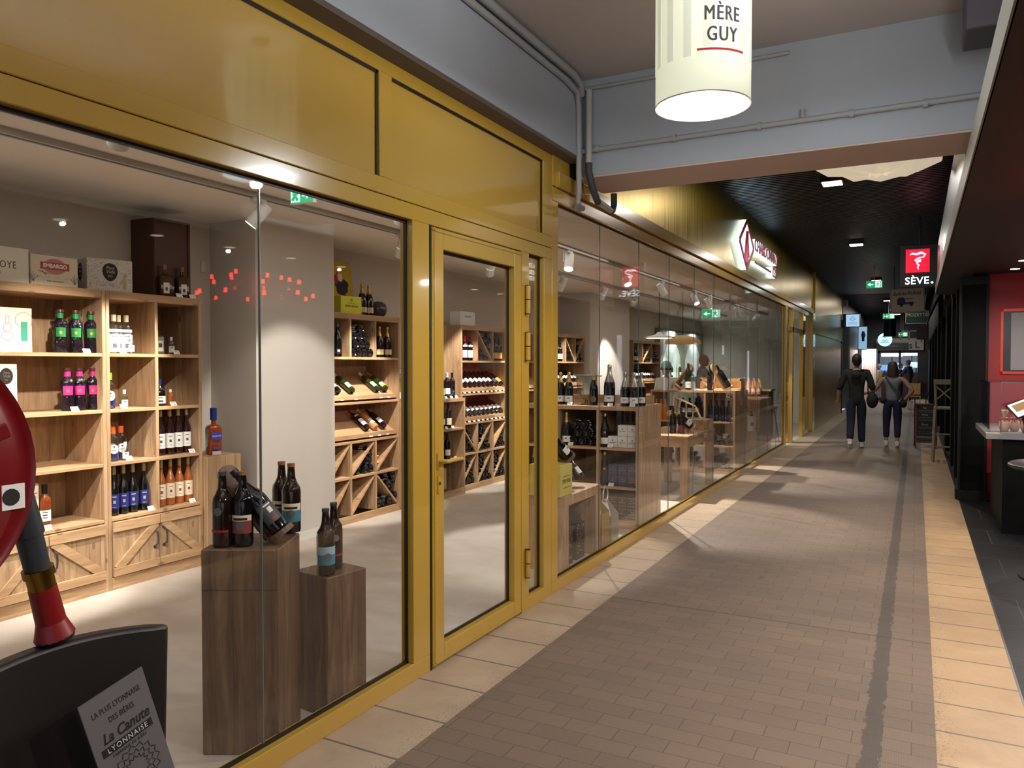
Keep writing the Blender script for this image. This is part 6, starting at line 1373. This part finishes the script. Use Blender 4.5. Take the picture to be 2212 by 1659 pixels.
# far counter and lit niche
t = thing('counter', 'dark wooden counter at the far end of the wine shop', 'counter', (-3.3, 17, 0))
panel(t, 'body', (-3.9, -2.7, 16.6, 17.2, 0, 1.0), WP); panel(t, 'worktop', (-3.95, -2.65, 16.55, 17.25, 1.0, 1.04), WX)
t = thing('stool', 'dark stool in front of the far shop counter', 'stool', (-2.6, 16.0, 0))
MB().cyl((-2.6, 16, .68), (-2.6, 16, .72), .17, n=20).obj('seat', BLACK, t, True)
for a in range(4): MB().bar((-2.6 + .1*math.cos(a*PI/2), 16 + .1*math.sin(a*PI/2), .69), (-2.6 + .2*math.cos(a*PI/2), 16 + .2*math.sin(a*PI/2), 0), .022, .022).obj('leg', BLACK, t)
nc = thing('arched_niche', 'pale green display niche with two lit arches on the back wall', 'niche', (-5.2, 18.9, 0))
b = MB(); b.box(-5.33, -5.2, 17.2, 21.2, .5, 2.4); b.obj('backing', M('pale_green_paint', (176, 190, 178), .7), nc)
for k, yc in enumerate((18.15, 20.1)):
    b = MB(); pts = [(yc-.75, .9), (yc+.75, .9), (yc+.75, 1.5)] + [(yc + .75*math.cos(a), 1.5 + .6*math.sin(a)) for a in [PI*i/12 for i in range(1, 12)]] + [(yc-.75, 1.5)]
    b.prism(pts, -5.2, -5.19, 'x'); b.obj('arch', M('pale_teal', (196, 216, 208), .6), nc)
    MB().box(-5.19, -5.02, yc-.72, yc+.72, 1.24, 1.26).obj('shelf', M('clear_shelf', (200, 216, 214), .2), nc)
    light('niche_light', 'AREA', (-4.95, yc, 2.3), 9, (1, .97, .92), .5, (-5.15, yc, 1.4))
    for j in range(2): bottle('green_white', (-5.1, yc - .35 + .7*j, 1.262), ('left', 'right')[j] + ' bottle in the ' + ('nearer', 'farther')[k] + ' lit arch', None, -.4)

# lamps hanging in the shop
t = thing('pendant_lamp', 'flat disc pendant lamp hanging over the island unit', 'pendant lamp', (-3.4, 11.2, 1.95))
b = MB(); b.lathe([(.22, 0), (.22, .012), (.06, .05), (.02, .09), (.001, .09)], 28, (-3.4, 11.2, 1.95)); b.obj('shade', WHITE, t, True)
MB().cyl((-3.4, 11.2, 1.944), (-3.4, 11.2, 1.952), .19, n=24).obj('glow_disc', M('pendant_glow', (255, 236, 200), .5, emit=(255, 232, 190), es=3), t); MB().tube([(-3.4, 11.2, 2.04), (-3.4, 11.2, 2.75)], .005).obj('cord', BLACK, t)
t = thing('pendant_lamp', 'woven dome pendant lamp over the far part of the island', 'pendant lamp', (-3.4, 12.5, 1.9))
b = MB(); b.lathe([(.30, 0), (.28, .06), (.2, .11), (.06, .14), (.001, .145)], 30, (-3.4, 12.5, 1.89)); b.obj('shade', M('woven_cane', (190, 160, 112), .7, emit=(220, 170, 100), es=.15, noise=.3, nscale=60), t, True); MB().tube([(-3.4, 12.5, 2.03), (-3.4, 12.5, 2.75)], .005).obj('cord', BLACK, t)

# track lighting
LAMPW = M('spot_white', (214, 212, 206), .5)
for x, a, c, l_ in ((-4.1, -2.3, 19, 'pale lighting track along the ceiling above the wine racks'), (-3.15, -2.3, 19, 'pale lighting track along the ceiling nearer the window')):
    t = tag(MB().box(x-.03, x+.03, a, c, 2.715, 2.75).obj('lighting_track', M('track_grey', (176, 172, 164), .5)), l_, 'lighting track')
    MB().box(x-.008, x+.008, a, c, 2.712, 2.716).obj('slot', M('track_slot', (110, 106, 100), .5), t)
def spot(x, y, aim, e, i, label, ang=46, r=.047, L=.15):
    z = 2.60; h = Vector((x, y + .0, z)); d = (Vector(aim) - h).normalized()
    t = thing('track_spotlight', label, 'spotlight', (x, y, 2.71))
    b = MB(); b.box(x-.02, x+.02, y-.06, y+.06, 2.69, 2.715); b.obj('adapter', LAMPW, t)
    side = d.cross(Vector((0, 0, 1))).normalized() * (r + .006)
    b = MB(); b.bar((x + side.x, y + side.y, 2.695), (x + side.x, y + side.y, z - .0), .014, .006); b.bar((x, y, 2.692), (x + side.x, y + side.y, 2.692), .014, .006); b.obj('bracket', LAMPW, t)
    b = MB(); b.cyl(h - d*.09, h + d*.0, r, r, 20); b.cyl(h + d*.003, h + d*(L-.06), r, r, 20, caps=False); b.cyl(h - d*.0, h + d*.003, r*.94, r*.94, 20); b.obj('head', LAMPW, t, True)
    b = MB(); b.cyl(h + d*(L-.075), h + d*(L-.07), r*.93, r*.93, 18); b.obj('lens', M('spot_lens', (255, 246, 230), .5, emit=(255, 240, 214), es=7), t)
    light('track_light', 'SPOT', h + d*(L-.05), e, NEUT, .03, aim, ang, .45, parent=t)
E0 = 138
SP = [(-4.1, 3.98, (-4.95, 3.2, 1.1), 'spotlight tilted left, hanging above the compartment cabinet'),
      (-4.1, 5.68, (-4.95, 6.2, 1.0), 'spotlight hanging before the champagne poster'),
      (-4.1, 7.3, (-4.95, 8.3, 1.0), 'spotlight seen through the top of the glass door'),
      (-3.15, 2.25, (-5.0, 3.1, 1.1), 'spotlight just under the yellow transom at the left, its rim lit'),
      (-3.15, 4.4, (-5.0, 5.2, .8), 'spotlight showing under the yellow transom beside the exit sign'),
      (-3.15, 7.25, (-2.9, 6.4, .9), 'upright spotlight hanging in front of the first long pane'),
      (-4.1, 12.1, (-4.9, 13.0, 1.0), 'lit spotlight tilted right before the second white pier'),
      (-4.1, 10.7, (-4.95, 11.2, 1.1), 'small spotlight above the rack behind the central display'),
      (-4.1, 14.9, (-4.95, 15.2, 1.1), 'small spotlight above the farther wine rack'),
      (-3.15, 10.5, (-2.3, 11.2, .8), 'spotlight over the small table by the window'),
      (-3.15, 13.2, (-2.3, 13.9, .8), 'spotlight over the rose bottle stand'),
      (-3.15, 15.6, (-2.4, 16.4, .2), 'lit spotlight near the open far door'),
      (-3.15, 17.6, (-5, 19, 1), 'farthest spotlight on the window-side track')]
for i, (x, y, aim, l_) in enumerate(SP): spot(x, y, aim, E0 * (.45 if i == 4 else 1), i, l_)
# spots out of view above the transom, on the same tracks, lighting the cabinets and the goods by the window
for i, (x, y, aim) in enumerate(((-4.1, 1.4, (-4.95, 2.5, 1.2)), (-3.15, 9.0, (-2.0, 8.0, .2)), (-3.15, 12.3, (-1.75, 11.2, .0)), (-4.1, 9.2, (-4.95, 9.4, 1.0)), (-4.1, 16.6, (-5, 17.6, 1)))):
    spot(x, y, aim, E0 * (2.4 if i in (1, 2) else 1), 20 + i, ('spotlight hidden above the transom at the left end', 'spotlight above the small table aimed at the glass', 'spotlight above the island aimed out at the walkway', 'spotlight behind the door frame over the racks', 'spotlight before the arched niche')[i])
# ------------------------------------------------------------------ people
def skin_mesh(name, pts, edges, root, mat, sub=2, flat_=None):
    me = bpy.data.meshes.new(name); keys = list(pts)
    me.from_pydata([pts[k][:3] for k in keys], [(keys.index(a), keys.index(b)) for a, b in edges], [])
    o = bpy.data.objects.new(name, me); COL.objects.link(o)
    md = o.modifiers.new('s', 'SKIN'); md.use_smooth_shade = True
    for i, k in enumerate(keys):
        sv = me.skin_vertices[0].data[i]; r = pts[k][3]; r2 = pts[k][4] if len(pts[k]) > 4 else r; sv.radius = (r, r2); sv.use_root = (k == root)
    sb = o.modifiers.new('u', 'SUBSURF'); sb.levels = sub; sb.render_levels = sub
    dg = bpy.context.evaluated_depsgraph_get(); out = bpy.data.meshes.new_from_object(o.evaluated_get(dg)); bpy.data.objects.remove(o); bpy.data.meshes.remove(me)
    out.name = name; out.materials.clear(); out.materials.append(mat)
    if flat_:
        for v in out.vertices: v.co.y = flat_(v.co)
    out.polygons.foreach_set('use_smooth', [True]*len(out.polygons))
    return out
SKIN = M('skin', (168, 126, 106), .55)
def person(label, loc, rz, h, clothes, pose, hair, group=None, extra=None):
    """local frame: facing +y, right hand at +x; clothes: dict part -> material"""
    s = h / 1.75; m = T(*loc) @ RZ(rz) @ Matrix.Scale(s, 4)
    t = thing('person', label, 'person', mat=m)
    J = dict(pel=(0, 0, .96), spi=(0, -.005, 1.12), che=(0, 0, 1.32), nck=(0, -.01, 1.46), nk2=(0, .0, 1.53),
             sl=(-.185, 0, 1.41), el=(-.25, -.03, 1.13), wl=(-.26, .05, .88), sr=(.185, 0, 1.41), er=(.25, -.03, 1.13), wr=(.26, .05, .88),
             hl=(-.09, 0, .92), kl=(-.10, .02, .50), al=(-.10, -.02, .09), hr=(.09, 0, .92), kr=(.10, .02, .50), ar=(.10, -.02, .09))
    J.update(pose)
    def hand(w_, e_):
        w0, e0 = Vector(J[w_]), Vector(J[e_]); d = (w0 - e0).normalized(); return w0, d
    P = {'pel': J['pel'] + (.06, .05), 'spi': J['spi'] + (.06, .05), 'che': J['che'] + (.11, .085), 'nck': J['nck'] + (.062,), 'nk2': J['nk2'] + (.055,)}
    sx = 'lr'
    for k in sx:
        P['s'+k] = J['s'+k] + (.062,); P['e'+k] = J['e'+k] + (.043,); P['w'+k] = J['w'+k] + (.029,)
        P['h'+k] = J['h'+k] + (.05,); P['k'+k] = J['k'+k] + (.06,); P['a'+k] = J['a'+k] + (.04,)
        a = Vector(J['a'+k]); f = Vector(pose.get('f'+k, (0, .13, -.05))); P['t'+k] = tuple(a + f) + (.034,)
        w0, d = hand('w'+k, 'e'+k); P['p'+k] = tuple(w0 + d*.07) + (.036,)
    nr = {k: v[:3] + tuple(q*1.0 for q in v[3:]) for k, v in P.items()}
    E = [('pel', 'spi'), ('spi', 'che'), ('che', 'nck'), ('nck', 'nk2')]
    for k in sx: E += [('che', 's'+k), ('s'+k, 'e'+k), ('e'+k, 'w'+k), ('w'+k, 'p'+k), ('pel', 'h'+k), ('h'+k, 'k'+k), ('k'+k, 'a'+k), ('a'+k, 't'+k)]
    body = skin_mesh('body', nr, E, 'pel', SKIN)
    bm = bmesh.new(); bm.from_mesh(body); q = MB(); q.bm.free(); q.bm = bm
    hc = Vector(pose.get('head', (0, .015, 1.635))); ht = pose.get('turn', 0)
    q.M = T(*hc) @ RZ(ht)
    q.ell((0, 0, 0), .076, .098, .118, 18, 12); q.ell((0, .03, -.07), .055, .062, .055, 14, 8)
    q.cyl((0, .082, .01), (0, .106, -.03), .009, .015, 8); q.ell((0, .09, -.068), .026, .014, .008, 8, 6)
    for e in (-1, 1): q.ell((.077*e, -.005, -.01), .012, .022, .034, 8, 6); q.ell((.032*e, .083, .012), .014, .012, .009, 8, 6)
    q.M = Matrix.Identity(4)
    for k in sx:                                          # five fingers on each hand, slightly curled
        w0, d = hand('w'+k, 'e'+k); u = d.orthogonal().normalized(); sgn = -1 if k == 'l' else 1
        v = d.cross(Vector((0, 1, 0)) if abs(d.y) < .8 else Vector((0, 0, 1))).normalized(); u = d.cross(v)
        b0 = w0 + d*.085
        for i in range(4):
            r0 = b0 + v*(-.024 + .016*i); L = (.062, .074, .07, .055)[i]
            q.tube([r0, r0 + d*L*.5 + u*.004, r0 + d*L*.82 + u*.018, r0 + d*L*.95 + u*.032], [.0095, .009, .008, .006], 6)
        r0 = w0 + d*.03 + v*-.026; q.tube([r0, r0 + d*.03 - v*.022 + u*.006, r0 + d*.058 - v*.026 + u*.014], [.012, .0105, .007], 6)
    bm.to_mesh(body); bm.free(); body.polygons.foreach_set('use_smooth', [True]*len(body.polygons))
    link('body', body, t)
    g = .014
    def part(name, ks, ed, root, mat, grow, over={}, fl=None):
        pts = {k: P[k][:3] + tuple(r + grow for r in P[k][3:]) for k in ks}; pts.update(over)
        return link(name, skin_mesh(name, pts, ed, root, mat, 2, fl), t)
    c = clothes
    sleeve = c.get('sleeve', 'full')
    ks = ['pel', 'spi', 'che', 'nck']; ed = [('pel', 'spi'), ('spi', 'che'), ('che', 'nck')]; ov = {'nck': J['nck'][:2] + (1.455, .072)}
    lowz = c.get('hem', .90); ov['pel'] = J['pel'][:2] + (lowz - .10, .158, .125); ov['spi'] = J['spi'] + ((.135, .11) if sleeve != 'none' else (.122, .095)); ov['che'] = J['che'] + (.155, .12)
    for k in sx:
        ks.append('s'+k); ed.append(('che', 's'+k)); ov['s'+k] = P['s'+k][:3] + ((.078,) if sleeve != 'none' else (.066,))
        if sleeve != 'none':
            ks.append('e'+k); ed.append(('s'+k, 'e'+k)); ov['e'+k] = P['e'+k][:3] + (.064,)
            if sleeve == 'half': 
                mid = Vector(J['e'+k]).lerp(Vector(J['w'+k]), .25); ov['x'+k] = tuple(mid) + (.058,); ed.append(('e'+k, 'x'+k)); ks.append('x'+k); P['x'+k] = ov['x'+k]
            if sleeve == 'full': ks.append('w'+k); ed.append(('e'+k, 'w'+k)); ov['w'+k] = P['w'+k][:3] + (.045,)
    part('top', ks, ed, 'pel', c['top'], .02, ov)
    P['wst'] = J['spi'][:2] + (1.04, .12, .09); ks = ['pel', 'wst']; ed = [('pel', 'wst')]; ov = {'pel': J['pel'][:2] + (.95, .148, .115)}
    for k in sx:
        ks += ['h'+k, 'k'+k, 'a'+k]; ed += [('pel', 'h'+k), ('h'+k, 'k'+k), ('k'+k, 'a'+k)]
        a = Vector(J['a'+k]); kk = Vector(J['k'+k]); e_ = a.lerp(kk, c.get('crop', .0)); ov['h'+k] = P['h'+k][:3] + (.108,); ov['k'+k] = P['k'+k][:3] + (.078,); ov['a'+k] = tuple(e_) + (c.get('legw', .066),)
    part('trousers', ks, ed, 'pel', c['bottom'], .015, ov)
    for k in sx:
        a, f = Vector(J['a'+k]), Vector(P['t'+k][:3]); q = MB(); d = (f - a); mid = a + d*.45
        hl = a - Vector((d.x, d.y, 0)).normalized()*.05 + Vector((0, 0, -.035))
        q.tube([tuple(a + Vector((0, 0, .03))), tuple(a - Vector((0, 0, .01)))], [.04, .05], 12)
        q.tube([tuple(hl), tuple(a.lerp(f, .3) + Vector((0, 0, -.02))), tuple(a.lerp(f, .75) + Vector((0, 0, -.008))), tuple(f + d.normalized()*.045)], [.036, .047, .044, .022], 12)
        o = q.obj('shoe', c['shoes'], t, True, shift=False)
    hm, kind_ = hair
    if kind_:
        q = MB(); q.M = T(*hc) @ RZ(ht); 
        q.ell((0, -.016, .022), .086, .102, .112, 18, 10)
        if kind_ == 'bob': q.M = q.M @ T(0, -.04, 0) @ Matrix.Diagonal((1, .8, 1, 1)); q.lathe([(.001, .132), (.05, .125), (.085, .085), (.098, .03), (.103, -.05), (.112, -.13), (.104, -.175), (.05, -.18)], 20)
        if kind_ == 'short': q.ell((0, -.045, -.03), .074, .06, .07, 14, 8)
        q.obj('hair', hm, t, True, shift=False)
    if extra: extra(t, m)
    return t
CT = lambda n, rgb, r=.85: M('cloth_' + n, rgb, r)
HAIR = M('dark_hair', (30, 22, 18), .6); HAIRB = M('brown_hair', (52, 30, 24), .6); HAIRG = M('grey_hair', (186, 184, 180), .7)
WSH = M('white_shoe', (214, 206, 196), .6); DSH = M('dark_shoe', (40, 36, 34), .6)
def man_extra(t, m):
    q = MB(); q.ell((0, -.12, 1.37), .085, .04, .065, 14, 8); q.obj('hood', CT('black', (26, 30, 28)), t, True, shift=False)
    q = MB(); q.lathe([(.034, 0), (.034, .02), (.030, .02), (.03, 0)], 12, (-.315, .04, .92)); q.obj('watch', BLACK, t, True, shift=False)
    q = MB(); q.ell((.27, -.02, .90), .10, .13, .15, 14, 10); q.tube([(.2, -.02, 1.0), (.19, -.09, 1.3), (.16, -.06, 1.46)], .012); q.obj('shoulder_bag', CT('black', (26, 30, 28)), t, True, shift=False)
person('man in black top and dark jeans walking away on the left of the couple', (-.98, 15.65, 0), rad(3), 1.74,
       dict(top=CT('black', (26, 30, 28)), bottom=CT('navy', (26, 30, 48)), shoes=WSH, sleeve='half', hem=.88),
       dict(el=(-.29, -.05, 1.14), wl=(-.315, .04, .90), er=(.27, -.04, 1.14), wr=(.30, .10, .96), kl=(-.09, -.03, .50), al=(-.10, -.22, .16), fl=(.0, .07, -.13), kr=(.09, .06, .50), ar=(.10, .07, .09)), (HAIR, 'short'), extra=man_extra)
def woman_extra(t, m):
    q = MB(); q.tube([(-.13, -.075, 1.47), (-.05, -.135, 1.34), (.06, -.14, 1.2), (.15, -.10, 1.06), (.2, -.03, .98)], .016, 8); q.obj('bag_strap', CT('green', (50, 92, 76)), t, True, shift=False)
    q = MB(); q.ell((.2, .02, .90), .07, .10, .09, 12, 8); q.ell((-.17, -.03, .96), .07, .06, .07, 12, 8); q.obj('hip_bag', CT('black', (26, 30, 28)), t, True, shift=False)
person('woman in grey sleeveless top and navy trousers walking away, hand on hip', (-.39, 16.2, 0), rad(-2), 1.60,
       dict(top=CT('grey', (118, 124, 132)), bottom=CT('deepblue', (20, 26, 56)), shoes=WSH, sleeve='none', hem=.98, crop=.18, legw=.06),
       dict(el=(-.33, -.02, 1.16), wl=(-.50, .08, 1.10), er=(.38, -.05, 1.16), wr=(.24, .0, 1.0), kl=(-.11, .03, .5), al=(-.11, .0, .10), kr=(.10, -.0, .5), ar=(.10, -.07, .10), fr=(0, .12, -.06)), (HAIRB, 'bob'), extra=woman_extra)
person('white-haired person in a pale jacket standing at far left of the walkway', (-1.42, 37, 0), rad(70), 1.58,
       dict(top=CT('ivory', (222, 212, 190)), bottom=CT('paleblue', (176, 186, 200)), shoes=DSH, sleeve='full', hem=.84), dict(er=(.24, .12, 1.15), wr=(.14, .3, 1.1)), (HAIRG, 'short'))
person('man in a dark jacket standing at the far end of the walkway', (-.3, 37.2, 0), rad(62), 1.76,
       dict(top=CT('slate', (50, 56, 70)), bottom=CT('denim', (56, 76, 112)), shoes=DSH, sleeve='full', hem=.84), dict(el=(-.22, .12, 1.15), wl=(-.1, .28, 1.12)), (HAIRB, 'short'))
person('dark-clothed person half hidden before the man at the far end', (-.62, 38.3, 0), rad(-100), 1.6,
       dict(top=CT('black', (26, 30, 28)), bottom=CT('navy', (26, 30, 48)), shoes=DSH), {}, (HAIR, 'short'))
person('bald man in a pale shirt standing in profile behind the island unit', (-3.75, 15.3, 0), rad(-90), 1.76,
       dict(top=CT('paleshirt', (150, 146, 140)), bottom=CT('navy', (26, 30, 48)), shoes=DSH, sleeve='half'), {}, (HAIR, None))
def cap_extra(t, m):
    q = MB(); q.M = T(0, .015, 1.655); q.ell((0, -.01, .03), .098, .112, .115, 18, 10); q.obj('head_cover', M('cloth_teal', (130, 176, 166), .8), t, True, shift=False)
    q = MB(); q.M = T(0, .015, 1.655); q.lathe([(.11, -.035), (.113, -.02), (.11, -.005)], 20); q.obj('dark_band', BLACK, t, True, shift=False)
person('person in a teal head cover and white T-shirt behind the island unit', (-3.85, 13.12, 0), rad(160), 1.58,
       dict(top=CT('white', (214, 214, 206)), bottom=CT('black', (26, 30, 28)), shoes=DSH, sleeve='half'), {}, (HAIR, None), extra=cap_extra)
